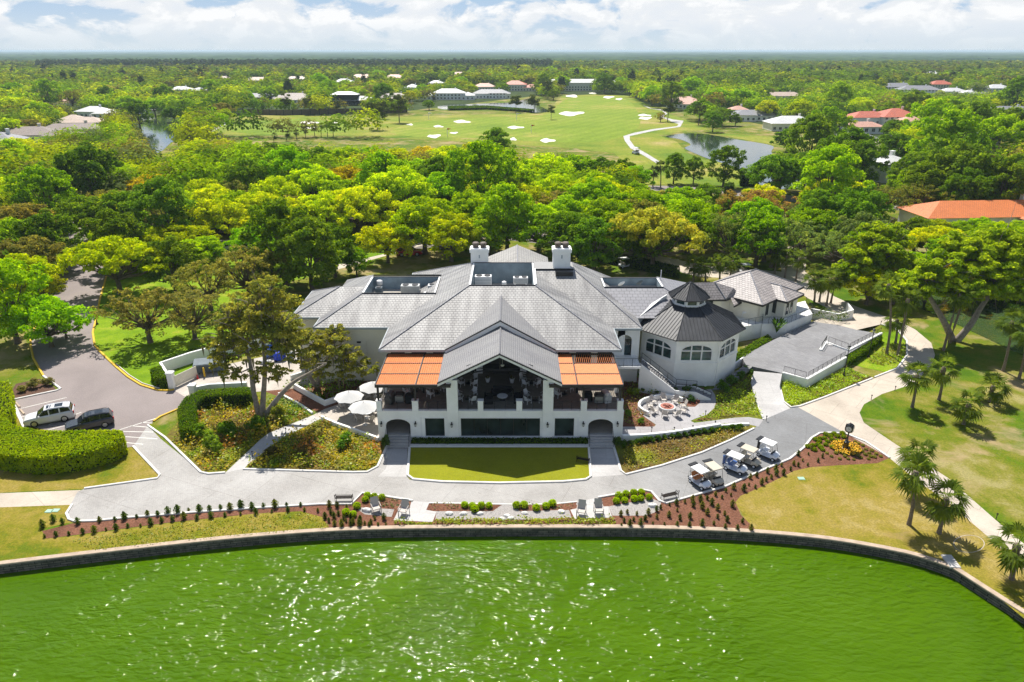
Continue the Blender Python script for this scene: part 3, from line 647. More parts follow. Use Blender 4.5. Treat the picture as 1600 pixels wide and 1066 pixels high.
# ---- roofs: tiles on top, trim along the edges
def roof(name,faces,mat='roof_tile',t=.16,eaves=(),trim='grey_trim',hips=()):
    m=MB()
    for q in faces: m.face([tuple(p) for p in q])
    o=part(club,name,m,mat,True)
    e=MB()
    for a,c in eaves:
        a=Vector(a);c=Vector(c); d=(c-a).normalized(); s=d.cross(Vector((0,0,1))).normalized()*.05
        e.add([a-s-Vector((0,0,.24)),c-s-Vector((0,0,.24)),c+s-Vector((0,0,.24)),a+s-Vector((0,0,.24)),a-s+Vector((0,0,.015)),c-s+Vector((0,0,.015)),c+s+Vector((0,0,.015)),a+s+Vector((0,0,.015))],[(0,3,2,1),(4,5,6,7),(0,1,5,4),(1,2,6,5),(2,3,7,6),(3,0,4,7)])
    if eaves: link('gutter',e.mesh('gutter',trim,Vector(club.location)),o)
    if hips:
        for a,c in hips:
            h=MB(); h.tube([a,c],.085,6); link('ridge_tiles',h.mesh('ridge_tiles','roof_grey',Vector(club.location)),o)
    return o
def soffit(q,name='soffit'):
    m=MB(); m.face(q); return part(club,name,m,'white_paint',True)
ZE=6.6; SL=.45
# A main front block
ax0,ax1,ay0=-13.2,10.85,64.1; d=8.55; at=ZE+SL*d
tx0,tx1,ty0,ty1=ax0+d,ax1-d+.25,ay0+d+.15,81.6; ay1=ty1+d
c0=(ax0,ay0,ZE);c1=(ax1,ay0,ZE);c2=(ax1,ay1,ZE);c3=(ax0,ay1,ZE);t0=(tx0,ty0,at);t1=(tx1,ty0,at);t2=(tx1,ty1,at);t3=(tx0,ty1,at)
roof('main_roof',[(c0,c1,t1,t0),(c3,c0,t0,t3),(c1,c2,t2,t1),(c2,c3,t3,t2)],eaves=[(c0,c1),(c0,c3),(c1,(ax1,70.2,ZE))],hips=[(c0,t0),(c1,t1),(c3,t3),(c2,t2)])
soffit([(ax0,ay0,ZE-.2),(ax1,ay0,ZE-.2),(ax1,ay0+2.4,ZE-.2),(ax0,ay0+2.4,ZE-.2)])
w=MB(); w.box(ax0+.7,YB+.31,0,ax0+.95,84,ZE-.21); part(club,'main_wall',w,'cream_stucco',True)
w=MB(); w.box(ax1-.95,YB+.31,0,ax1-.7,71,ZE-.21); part(club,'main_wall',w,'cream_stucco',True)
# roof well of A
def well(name,x0,x1,y0,y1,zt,depth,floor='roof_gravel'):
    zb=zt-depth; m=MB(); th=.14
    m.box(x0,y1,zb,x1,y1+th,zt,0); m.box(x0-th,y0,zb,x0,y1+th,zt,0); m.box(x1,y0,zb,x1+th,y1+th,zt,0); m.box(x0,y0-th,zb,x1,y0,zt-.02,0)
    o=part(club,name,m,'parapet_blue_grey',True)
    f=MB(); f.face([(x0,y0,zb+.02),(x1,y0,zb+.02),(x1,y1,zb+.02),(x0,y1,zb+.02)]); link('well_floor',f.mesh('well_floor',floor,Vector(club.location)),o)
    k=MB(); k.box(x0-.16,y0-.22,zt-.14,x1+.16,y0-.142,zt+.05); link('coping',k.mesh('coping','bronze_trim',Vector(club.location)),o); k=MB(); k.box(x0-.2,y1-.02,zt+.003,x1+.2,y1+.22,zt+.06); link('coping',k.mesh('coping','bronze_trim',Vector(club.location)),o)
    
    for xa,xb in ((x0-.17,x0+.02),(x1-.02,x1+.17)): k=MB(); k.box(xa,y0-.1,zt+.004,xb,y1-.03,zt+.05); link('side_coping',k.mesh('side_coping','white_paint',Vector(club.location)),o)
    return o
well('upper_roof_well',tx0+.16,tx1-.16,ty0+.2,81.4,at+.04,2.5)
# R block (behind right): front slope, right face
ry0=69.9; rx0=tx1+.05; rz=10.55; ryt=ry0+(rz-ZE)/SL; rx1=13.9
ra=(rx0,ry0+(at-ZE)/SL-.15,at-.05)
rt1=(7.2,ryt,rz); rc=(rx1,ry0,ZE)
roof('right_roof',[((rx0,ry0,ZE),rc,rt1,(rx0,ryt,rz)),(rc,(rx1,ry0+17,ZE),(7.2,ryt+3.0,rz),rt1),((7.2,ryt+3.0,rz),(rx1,ry0+17,ZE),(rx0,ry0+19,ZE),(rx0,ryt+3,rz)),((rx0,ryt,rz),rt1,(7.2,ryt+3,rz),(rx0,ryt+3,rz))],eaves=[((ax1+.05,ry0,ZE),rc)],hips=[(rc,rt1)])
w=MB(); w.box(tx1-.03,ty0+.3,at-.3,tx1+.16,ryt+.1,rz+.05); w.box(tx1+.17,ryt-.06,rz-.1,7.0,ryt+.06,rz+.08); part(club,'parapet',w,'white_paint',True)
w=MB(); w.box(tx1+.2,ryt-.16,rz-.12,7.1,ryt-.07,rz+.1,0); w.box(5.0,ryt-1.15,rz-.50,7.0,ryt-.2,rz-.02,0); part(club,'roof_flashing',w,'bronze_trim',True)
DA=PY(965,530,ry0+.5).x; DB=PY(987.5,530,ry0+.5).x
w=MB(); wall_x(w,ax1-.75,rx1-.1,ry0+.5,.3,0,ZE-.2,[(DA,DB,ZF,5.0,.66),(11.0,12.2,0,2.2,0)]); part(club,'link_wall',w,'white_stucco',True)
g=MB(); g.box(DA,ry0+.72,ZF,DB,ry0+.78,5.75); o=part(club,'arched_door',g,'teal_glass',True)
f=MB()
for x in (DA,(DA+DB)/2-.035,DB-.07): f.box(x,ry0+.66,ZF,x+.07,ry0+.715,5.7)
f.box(DA+.07,ry0+.66,4.95,DB-.07,ry0+.714,5.05); link('frame',f.mesh('frame','bronze_trim',Vector(club.location)),o)
g=MB(); g.box(11.0,ry0+.75,0,12.2,ry0+.8,2.2); o=part(club,'garden_door',g,'window_glass',True)
f=MB(); 
for x in (11.0,11.55,12.12): f.box(x,ry0+.68,0,x+.08,ry0+.745,2.2)
link('frame',f.mesh('frame','cream_stucco',Vector(club.location)),o)
# L wing
ly0=70.2; lx0=-21.3; lx1=-12.6; lt=8.80; ld=(lt-ZE)/SL
lc=(lx0,ly0,ZE); ltp=(lx0+ld*.92,ly0+ld,lt)
lb=ly0+ld+7.2
roof('left_roof',[(lc,(-8.6,ly0,ZE),(-8.6,ly0+ld,lt),ltp),((lx0,lb+ld,ZE),lc,ltp,(ltp[0],lb,lt)),((-8.6,lb+ld,ZE),(lx0,lb+ld,ZE),(ltp[0],lb,lt),(-8.6,lb,lt))],eaves=[(lc,(-13.15,ly0,ZE)),(lc,(lx0,lb,ZE))],hips=[(lc,ltp)])
well('left_roof_well',ltp[0]+.15,-8.75,ly0+ld+.15,lb-1.2,lt+.04,1.5)
w=MB(); wall_x(w,lx0+.6,-12.3,ly0+.6,.3,0,ZE-.2,[(-15.9,-13.8,1.6,4.6,.55)]); w.box(-15.9,ly0+.75,1.6,-13.8,ly0+.95,5.3); w.box(lx0+.6,ly0+.9,0,lx0+.9,lb,ZE-.2); part(club,'left_wing_wall',w,'cream_stucco',True)
w=MB(); w.box(-16.9,ly0+.55,4.55,-16.45,ly0+.597,4.75); part(club,'wall_vent',w,'bronze_trim',True)
soffit([(lx0,ly0,ZE-.2),(-13.2,ly0,ZE-.2),(-13.2,ly0+.6,ZE-.2),(lx0,ly0+.6,ZE-.2)])
# far left block
fy0=73.3; fx0=-24.6; ft=8.68; fd=(ft-ZE)/SL
roof('far_left_roof',[((fx0,fy0,ZE),(-19,fy0,ZE),(-16.6,fy0+fd,ft),(fx0+fd,fy0+fd,ft)),((fx0,fy0+2*fd,ZE),(fx0,fy0,ZE),(fx0+fd,fy0+fd,ft)),((-16.6,fy0+2*fd,ZE),(fx0,fy0+2*fd,ZE),(fx0+fd,fy0+fd,ft),(-16.6,fy0+fd,ft))],eaves=[((fx0,fy0,ZE),(lx0,fy0,ZE)),((fx0,fy0,ZE),(fx0,fy0+2*fd,ZE))],hips=[((fx0,fy0,ZE),(fx0+fd,fy0+fd,ft)),((fx0,fy0+2*fd,ZE),(fx0+fd,fy0+fd,ft))])
w=MB(); w.box(fx0+.5,fy0+.6,0,lx0+.59,fy0+.9,ZE-.2); w.box(fx0+.5,fy0+.9,0,fx0+.8,fy0+2*fd,ZE-.2); part(club,'far_left_wall',w,'cream_stucco',True)
# R2 block with the low well (dark tiles)
r2y=73.0; r2z=8.68; r2d=(r2z-ZE)/SL
roof('rear_right_roof',[((9.0,r2y,ZE),(22.2,r2y,ZE),(17.5,r2y+r2d,r2z),(9.0,r2y+r2d,r2z)),((22.2,r2y,ZE),(22.2,r2y+13,ZE),(17.5,r2y+r2d+4.2,r2z),(17.5,r2y+r2d,r2z))],mat='roof_grey',hips=[((22.2,r2y,ZE),(17.5,r2y+r2d,r2z))])
well('right_roof_well',10.8,17.35,r2y+r2d+.15,r2y+r2d+3.4,r2z+.04,.9)
w=MB(); w.tube([(17.9,r2y+r2d+3.6,r2z-.2),(17.9,r2y+r2d+3.6,r2z+1.0)],.05,6); part(club,'vent_pipe',w,'white_paint',True)
# small white valley wall against the gazebo roof
w=MB(); w.add([(13.35,72.2,6.3),(14.2,74.2,6.9),(17.6,75.9,8.35),(17.6,76.1,8.35),(14.2,74.4,6.9),(13.3,72.5,6.3),(13.35,72.2,5.3),(17.6,75.9,5.3)],[(0,1,2,7,6),(3,4,5),(0,5,4,1),(1,4,3,2)]); part(club,'valley_wall',w,'white_paint',True)
# front gables
def gable(name,x0,x1,zc,ze,y0,y1,mat,fascia=.34):
    xm=(x0+x1)/2
    roof(name,[((x0,y0,ze),(xm,y0,zc),(xm,y1,zc),(x0,y1,ze))[::-1],((xm,y0,zc),(x1,y0,ze),(x1,y1,ze),(xm,y1,zc))[::-1]],mat=mat,hips=[((xm,y0,zc+.01),(xm,y1,zc+.01))])
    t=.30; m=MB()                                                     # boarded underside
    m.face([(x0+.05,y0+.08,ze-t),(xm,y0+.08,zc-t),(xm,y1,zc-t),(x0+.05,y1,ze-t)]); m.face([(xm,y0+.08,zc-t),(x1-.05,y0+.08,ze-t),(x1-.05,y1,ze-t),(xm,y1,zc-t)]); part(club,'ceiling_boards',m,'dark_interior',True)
    m=MB(); f=fascia
    m.xz([(x0,ze-f),(xm,zc-f),(x1,ze-f),(x1,ze-.09),(xm,zc-.09),(x0,ze-.09)],y0,y0+.10,0)
    m.box(x0,y0+.101,ze-f,x0+.06,y1,ze-.09); m.box(x1-.06,y0+.101,ze-f,x1,y1,ze-.09); part(club,'bargeboard',m,'white_paint' if mat=='roof_tile_fine' else 'grey_trim',True)
    m=MB(); m.xz([(x0-.03,ze-.085),(xm,zc-.085),(x1+.03,ze-.085),(x1+.03,ze+.03),(xm,zc+.03),(x0-.03,ze+.03)],y0-.07,y0+.07); part(club,'rake_edge',m,'bronze_trim',True)
G0,G1,GZ,GE=-6.74,4.52,9.1,6.24
gable('porch_gable_roof',G0,G1,GZ,GE,57.3,64.4,'roof_tile_fine')
gable('upper_gable_roof',-6.6,4.3,9.75,6.66,63.95,72.0,'roof_tile_fine',.55)
w=MB(); w.xz([(-6.5,6.1),(-1.15,9.2),(4.2,6.1)],64.42,64.55); part(club,'gable_wall',w,'grey_trim',True)
# open truss in the porch gable
w=MB(); y=YF+.25
arc=[(XC+4.05*math.cos(t),5.95+1.25*math.sin(t)) for t in [math.pi*i/14 for i in range(15)]]
for a,c in zip(arc,arc[1:]): w.bar((a[0],y,a[1]),(c[0],y,c[1]),.10)
w.bar((XC,y,7.2),(XC,y,GZ-.4),.09); w.bar((XC,y,7.25),(XC-2.7,y,7.45),.07); w.bar((XC,y,7.25),(XC+2.7,y,7.45),.07); w.bar((XC-3.0,y,7.6),(XC,y,GZ-.42),.07); w.bar((XC+3.0,y,7.6),(XC,y,GZ-.42),.07)
part(club,'roof_truss',w,'bronze_trim',True)
w=MB(); w.lathe([(.16,6.5),(.18,6.6),(.05,6.66)],(XC+.2,60.5),12); w.tube([(XC+.2,60.5,6.66),(XC+.2,60.5,8.6)],.012,4); part(club,'pendant_lamp',w,'white_paint',True)
# pergolas with louvred orange wood
def pergola(x0,x1,xs,openbay=None,label=None):
    y0,y1,z=57.45,64.55,6.0
    m=MB()
    for yy in (y0,y0+2.35,y0+4.75,y1): m.box(x0,yy-.05,z-.14,x1,yy+.05,z+.03)
    for xx in (x0,xs,x1): m.box(xx-.05,y0+.051,z-.13,xx+.05,y1-.051,z+.035)
    m.box(x0-.03,y0-.09,z-.26,x1+.03,y0-.051,z+.0)
    fr=part(club,'pergola_frame',m,'bronze_trim',True)
    ys=[y0,y0+2.35,y0+4.75,y1]
    for i in range(3):
        for j,(a,c) in enumerate(((x0,xs),(xs,x1))):
            s=MB(); n=int((c-a-.12)/.19); op=(openbay==(i,j))
            for k in range(n):
                x=a+.08+(c-a-.14)*(k+.5)/n
                if op:
                    s.add([(x-.012,ys[i]+.06,z-.10),(x+.012,ys[i]+.06,z-.10),(x+.03,ys[i+1]-.06,z-.10),(x-.0,ys[i+1]-.06,z-.10),(x-.012,ys[i]+.06,z+.0),(x+.012,ys[i]+.06,z+.0),(x+.03,ys[i+1]-.06,z),(x-.0,ys[i+1]-.06,z)],[(0,3,2,1),(4,5,6,7),(0,1,5,4),(1,2,6,5),(2,3,7,6),(3,0,4,7)])
                else:
                    s.add([(x-.101,ys[i]+.055,z-.05),(x+.101,ys[i]+.055,z+.012),(x+.101,ys[i+1]-.055,z+.012),(x-.101,ys[i+1]-.055,z-.05),(x-.101,ys[i]+.055,z-.065),(x+.101,ys[i]+.055,z-.02),(x+.101,ys[i+1]-.055,z-.02),(x-.101,ys[i+1]-.055,z-.065)],[(0,1,2,3),(7,6,5,4),(4,5,1,0),(5,6,2,1),(6,7,3,2),(7,4,0,3)])
            part(club,'louvre_panel',s,'wood_slat',True,'open louvre bay showing the slats' if op else None)
pergola(-12.42,-5.6,-8.75); pergola(3.4,10.1,5.95,(2,1))
for x,y in ((-12.3,YF+.1),(-8.9,YF+.1),(-12.3,YF+3.7),(-8.6,YF+3.7),(6.55,YF+.1),(9.95,YF+.1),(6.3,YF+3.7),(9.95,YF+3.7)):
    w=MB(); w.box(x-.09,y-.09,ZF+(.97 if y<YF+1 or abs(x-XC)>11 else 0),x+.09,y+.09,5.86); part(club,'pergola_post',w,'bronze_trim',True)
# chimneys
for u0,u1,yy in ((735.5,762.5,81.55),(864.5,891.5,ryt+.4)):
    a=PY(u0,400,yy).x; c=PY(u1,400,yy).x; z0=PY(750,415,yy).z; z1=PY(750,389,yy).z
    w=MB(); w.box(a,yy,z0-2.6,c,yy+1.5,z1-.45); w.box(a-.12,yy-.12,z1-.45,c+.12,yy+1.62,z1-.1); w.box(a-.04,yy-.04,z1-.1,c+.04,yy+1.54,z1)
    o=part(club,'chimney',w,'white_stucco',True)
    for k in (.28,.72):
        x=a+(c-a)*k; f=MB(); f.lathe([(.34,z1),(.34,z1+.38),(.42,z1+.45),(.42,z1+.52),(.30,z1+.62)],(x,yy+.75),14); link('flue',f.mesh('flue','flue_metal',Vector(club.location)),o)
    f=MB(); f.box((a+c)/2-.07,yy-.03,z1-1.15,(a+c)/2+.07,yy-.003,z1-.75); link('vent_plate',f.mesh('vent_plate','grey_trim',Vector(club.location)),o)
# porte-cochere roof behind
y0,y1=86,96.6; xr=.72; zr=8.75
hw=4.3; ze=6.95
roof('entrance_canopy_roof',[((xr-hw,y0,ze),(xr,y0,zr),(xr,y1,zr),(xr-hw,y1+0,ze))[::-1],((xr,y0,zr),(xr+hw,y0,ze),(xr+hw,y1,ze),(xr,y1,zr))[::-1]],mat='roof_stone',hips=[((xr,y0,zr),(xr,y1,zr))])
w=MB(); w.xz([(xr-.95,7.6),(xr,8.35),(xr+.95,7.6)],85.5,86.6); part(club,'small_gable',w,'white_paint',True)
w=MB(); w.xz([(xr-1.1,7.58),(xr,8.42),(xr+1.1,7.58),(xr+1.1,7.7),(xr,8.55),(xr-1.1,7.7)],85.3,86.6); part(club,'small_gable_edge',w,'bronze_trim',True)
w=MB()
for x in (xr-3.6,xr+3.6):
    for y in (88,95.5): w.box(x-.35,y-.35,0,x+.35,y+.35,6.1)
part(club,'canopy_pillar',w,'white_stucco',True)
# ---- gazebo (octagonal dining room)
gx,gy,ga=19.85,74.9,5.98; ez=5.6
def octo(a,z,cx=gx,cy=gy): 
    r=a/math.cos(math.pi/8)
    return [Vector((cx+r*math.cos(-math.pi/2-math.pi/8+k*math.pi/4),cy+r*math.sin(-math.pi/2-math.pi/8+k*math.pi/4),z)) for k in range(8)]
da=1.76; zb=PY(1083,480,gy-da).z
E8=octo(ga,ez); D8=octo(da,zb)
g=MB()
for k in range(8): g.slab([E8[k],E8[(k+1)%8],D8[(k+1)%8],D8[k]],.10)
go=part(club,'gazebo_roof',g,'seam_metal',True)
def seams(name,E,D,n,parent,h=.05):
    s=MB()
    for k in range(8):
        a,b_,c,d_=E[k],E[(k+1)%8],D[(k+1)%8],D[k]; nr=(b_-a).cross(d_-a).normalized()
        s.tube([a+nr*.03,d_+nr*.03],.055,5)
        dirn=((d_+c)/2-(a+b_)/2); L_=(b_-a).length; lt_=(c-d_).length
        for i in range(1,n):
            f=i/n; p=a.lerp(b_,f); off=abs((f-.5)*L_)
            tmax=1.0 if off<lt_/2 else max(0.0,(L_/2-off)/(L_/2-lt_/2))
            q=p+dirn*tmax
            if tmax>.03: s.tube([p+nr*.02,q+nr*.02],.028,4)
    link(name,s.mesh(name,'seam_metal',Vector(club.location)),parent)
seams('roof_seams',E8,D8,13,go)
w=MB()
W8=octo(5.42,0); 
for k in range(8):
    if k in (3,4,5): pass
    a,b_=W8[k],W8[(k+1)%8]; d_=(b_-a).normalized(); nrm=Vector((d_.y,-d_.x,0)); Lw=(b_-a).length
    X4=Matrix(((d_.x,-nrm.x,0,a.x),(d_.y,-nrm.y,0,a.y),(0,0,1,0),(0,0,0,1)))
    w.X=X4; op=[(.55,Lw-.55,2.95,4.28,.62)] if k in (0,1,7) else []
    wall_x(w,0,Lw,0,.25,0,ez-.08,op); w.box(-.03,-.07,2.62,Lw+.03,-.003,2.80); w.box(.4,-.05,5.15,Lw-.4,-.003,5.3)
    if op:
        gl=MB(); gl.X=X4; gl.box(.56,.12,2.95,Lw-.56,.16,4.88); o=part(club,'gazebo_window',gl,'teal_glass',True)
        f=MB(); f.X=X4; x0,x1=.55,Lw-.55
        for i in range(4): xx=x0+(x1-x0)*i/3; f.box(xx-.07,.02,2.95,xx+.07,.115,4.28+(.42 if i in(1,2) else 0))
        f.box(x0-.02,.03,2.93,x1+.02,.114,3.05); f.box(x0-.02,.03,4.08,x1+.02,.113,4.2)
        n=12; cx=(x0+x1)/2; hw_=(x1-x0)/2
        ar=[(cx-hw_*math.cos(math.pi*i/n),4.28+.62*math.sin(math.pi*i/n)) for i in range(n+1)]; ai=[(cx-(hw_-.1)*math.cos(math.pi*i/n),4.20+.60*math.sin(math.pi*i/n)) for i in range(n+1)]
        for i in range(n): f.xz([ai[i],ai[i+1],ar[i+1],ar[i]],-.02,.117)
        link('frame',f.mesh('frame','white_paint',Vector(club.location)),o)
w.X=None
part(club,'gazebo_wall',w,'white_stucco',True)
m=MB(); m.face(octo(ga-.03,ez-.09)[::-1]); part(club,'gazebo_soffit',m,'white_paint',True)
m=MB(); p=W8[1]+Vector((.1,-.12,0)); m.tube([p,p+Vector((0,0,5.4))],.05,6); part(club,'downpipe',m,'white_paint',True)
# cupola
w=MB(); B8=octo(da-.08,0); 
for k in range(8):
    a,b_=B8[k],B8[(k+1)%8]; d_=(b_-a).normalized(); nrm=Vector((d_.y,-d_.x,0)); Lw=(b_-a).length
    X4=Matrix(((d_.x,-nrm.x,0,a.x),(d_.y,-nrm.y,0,a.y),(0,0,1,0),(0,0,0,1)))
    w.X=X4; wall_x(w,0,Lw,0,.12,zb-.12,zb+.88,[(.2,Lw-.2,zb+.16,zb+.62,0)]); w.box(-.05,-.12,zb-.10,Lw+.05,-.003,zb+.06)
    gl=MB(); gl.X=X4; gl.box(.2,.05,zb+.16,Lw-.2,.09,zb+.62); part(club,'cupola_window',gl,'teal_glass',True)
w.X=None; part(club,'cupola_wall',w,'white_paint',True)
C8=octo(2.14,zb+.80); T8=octo(.06,PY(1080,441,gy).z)
g=MB()
for k in range(8): g.slab([C8[k],C8[(k+1)%8],T8[(k+1)%8],T8[k]],.09)
co=part(club,'cupola_roof',g,'seam_metal',True); seams('cupola_seams',C8,T8,7,co)
# landing and outside stair beside the gazebo
w=MB(); w.box(9.9,67.6,ZF-.28,13.6,70.39,ZF-.02,0)
a=P(1004,546,ZF); 
S0=Vector((13.6,68.1,ZF)); S1=Vector((17.2,66.6,.75)); S2=Vector((19.3,66.3,.70)); S3=Vector((20.9,66.1,.0)); wd=Vector((.35,1.15,0))
def flight(m,a,b,n):
    for i in range(n):
        p=a.lerp(b,i/n); q=a.lerp(b,(i+1)/n); zt=p.z-(a.z-b.z)/n*.5
        m.slab([Vector((p.x,p.y,zt)),Vector((q.x,q.y,zt)),Vector((q.x+wd.x,q.y+wd.y,zt)),Vector((p.x+wd.x,p.y+wd.y,zt))],max(zt,.05),0)
part(club,'stair_landing',w,'white_stucco',True)
w=MB(); flight(w,S0,S1,16); w.slab([S1,S2,S2+wd,S1+wd],.7,0); flight(w,S2,S3,4)
part(club,'outside_stair',w,'terrace_paving',True)
w=MB()
for a,b_ in ((S0,S1),(S1,S2),(S2,S3)):
    n_=Vector((-(b_-a).y,(b_-a).x,0)).normalized()*.12
    for o_ in (Vector((0,0,0))-n_*1.02,wd*1.0):
        q=[a+o_,b_+o_,b_+o_+n_,a+o_+n_]; u_=Vector((0,0,.16)); v8=[Vector((p.x,p.y,0 if o_.length<.2 else max(0,p.z-.6))) for p in q]+[p+u_ for p in q]
        w.add(v8,[(0,3,2,1),(4,5,6,7),(0,1,5,4),(1,2,6,5),(2,3,7,6),(3,0,4,7)])
part(club,'stair_wall',w,'white_stucco',True)
rail(club,(9.95,67.65,ZF),(13.6,67.65,ZF),posts=4); 
for a,b_ in ((S0,S1),(S1,S2),(S2,S3)): rail(club,a+Vector((0,.04,0)),b_+Vector((0,.04,0)),posts=4 if a is S0 else 2)
rail(club,S0+wd*.95,S1+wd*.95,posts=4,mesh=False); rail(club,S1+wd*.95,S2+wd*.95,posts=2,mesh=False)
# ---- right pavilion (rotated) with decks
hz=4.6
C0=P(1192,477,hz); e1=(P(1260,446,hz)-C0); e1.z=0; L1=11.0; e1.normalize(); e2=Vector((-e1.y,e1.x,0))
L2=9.5
q=[C0,C0+e1*L1,C0+e1*L1+e2*L2,C0+e2*L2]; sl=.5
zz=hz+sl*L2/2; r0=C0+e1*(L2/2)+e2*(L2/2); r1=C0+e1*(L1-L2/2)+e2*(L2/2); r0.z=r1.z=zz
roof('pavilion_roof',[(q[0],q[1],r1,r0),(q[3],q[0],r0),(q[2],q[3],r0,r1),(q[1],q[2],r1)],mat='roof_tile_brown',eaves=[(q[0],q[1]),(q[0],q[3]),(q[1],q[2])],trim='bronze_trim',hips=[(q[0],r0),(q[3],r0),(r0,r1),(q[1],r1)])
B0=P(1230,472,hz-.05); b1=B0+e1*4.6; bm=5.6
d0=[B0,b1,b1+e2*bm,B0+e2*bm]; k0=B0+e1*2.3+e2*2.3; k1=k0+e2*3.3; k0.z=k1.z=hz+1.1
roof('bay_roof',[(d0[0],d0[1],k0),(d0[3],d0[0],k0,k1),(d0[1],d0[2],k1,k0)],mat='roof_tile_brown',eaves=[(d0[0],d0[1]),(d0[0],d0[3])],trim='bronze_trim',hips=[(d0[0],k0),(d0[1],k0),(k0,k1)])
def boxwall(m,a,b,t,z0,z1):
    d_=(b-a).normalized(); n_=Vector((-d_.y,d_.x,0))*t
    m.prism([(p.x,p.y) for p in (a,b,b+n_,a+n_)],z0,z1)
w=MB(); i_=.6
a=C0+e1*i_+e2*i_; b_=C0+e1*(L1-i_)+e2*i_; c_=C0+e2*(L2-i_)+e1*i_
boxwall(w,a,b_,.25,0,hz-.1); boxwall(w,c_,a+e2*.001,.25,0,hz-.1)
a2=B0+e1*.5+e2*.5; boxwall(w,a2,a2+e1*3.6,.25,0,hz-.12); boxwall(w,a2+e2*4.0,a2+e2*.26,.25,0,hz-.12)
part(club,'pavilion_wall',w,'cream_stucco',True)
def wpanel(c,d_,wid,z0,z1,name='pavilion_window'):
    n_=Vector((d_.y,-d_.x,0)); m=MB(); A=c-d_*wid/2+n_*.03; B=c+d_*wid/2+n_*.03
    m.prism([(p.x,p.y) for p in (A,B,B-n_*.06,A-n_*.06)],z0,z1); o=part(club,name,m,'window_glass',True)
    f=MB()
    for s in (-1,1): cc=c+d_*s*(wid/2+.04)+n_*.05; f.prism([(p.x,p.y) for p in (cc-d_*.04,cc+d_*.04,cc+d_*.04-n_*.08,cc-d_*.04-n_*.08)],z0-.05,z1+.05)
    link('frame',f.mesh('frame','bronze_trim',Vector(club.location)),o)
wpanel(a+e1*1.9,e1,.5,2.5,4.1); wpanel(a2+e2*1.4,-e2,.5,2.5,4.1); wpanel(a2+e1*.9,e1,.4,2.4,4.2); wpanel(a2+e1*2.0,e1,.4,2.4,4.2); wpanel(c_-e2*2.2,-e2,1.6,2.1,4.0)
# low link roof from the gazebo to the pavilion
lk=[P(1096,468,hz),P(1134,468,hz),P(1156,460,hz)]
tp=[P(1042,443,6.4),P(1117,441,6.4)]
roof('link_roof',[(P(1040,470,hz),lk[1],tp[1],tp[0]),(lk[1],lk[2],P(1146,450,5.6),tp[1])],mat='roof_tile_brown',eaves=[(lk[0],lk[1]),(lk[1],lk[2])],trim='bronze_trim',hips=[(lk[1],tp[1])])
w=MB(); boxwall(w,lk[0]+Vector((.2,.7,0)),lk[1]+Vector((-.3,.7,0)),.25,0,hz-.1); boxwall(w,lk[1]+Vector((-.3,.7,0)),lk[2]+Vector((-.3,.5,0)),.25,0,hz-.1); part(club,'link_room_wall',w,'cream_stucco',True)
cc=(lk[0]+lk[1])/2+Vector((-.4,.7,0)); wpanel(cc,Vector((1,0,0)),1.0,2.1,4.2)
cn=P(1147,478,hz-.6); q2=[cn,P(1161,471,hz-.55),P(1156,452,hz+.4),P(1140,462,hz+.2)]
roof('porch_roof',[q2],mat='roof_tile_brown',eaves=[(q2[0],q2[1])],trim='bronze_trim')
# decks of the pavilion
def deck(name,pl,z,zg): m=MB(); m.prism([(p.x,p.y) for p in pl],zg,z); return part(club,name,m,'white_stucco',True)
D=[P(1147,513,2.0),P(1191,505,2.0),P(1191,486,2.0),P(1165,470,2.0),P(1120,476,2.0),P(1105,500,2.0)]
deck('patio_deck',D,2.0,0)
D2=[P(1191,506,2.0),P(1230,506,2.0),P(1269.5,490,2.0),P(1258,470,2.0),P(1195,486,2.0)]
deck('pavilion_deck',D2,1.98,0)
for a,b_,n in ((D[0],D[1],4),(D[1],D[2],2),(D2[0],D2[1],4),(D2[1],D2[2],6),(D2[2],P(1259,474,2),2)): rail(club,a+Vector((0,0.06,0)),b_+Vector((0,.06,0)),posts=n)
# ------------------------------------------------------------------ retaining walls
def lowwall(px,w,h,label,rails=None,z=0.0,name='retaining_wall',cat='retaining wall',sm=False,mat='white_stucco'):
    p=pts(px,z); p=smooth(p,False,4) if sm else p
    root=thing(name,label,cat,tuple(p[0].xy)+(z,))
    b=MB(); sweep(b,[(q.x,q.y) for q in p],w,z,(lambda t:z+(h[0]+(h[1]-h[0])*t)) if isinstance(h,tuple) else z+h); part(root,'wall',b,mat,True)
    return root,p
TZ=.95
tp=[(1165,570),(1159,557),(1209,531),(1232,520),(1269,502.5),(1309,508),(1339,515.6),(1377,522),(1325,553),(1268,589),(1260,592.5),(1222,583),(1181,574)]
b=MB(); pp=[P(u,v,TZ) for u,v in tp]; b.prism([(q.x,q.y) for q in pp],-.05,TZ); o=link('terrace',b.mesh('terrace','terrace_paving')); o['kind']='structure'
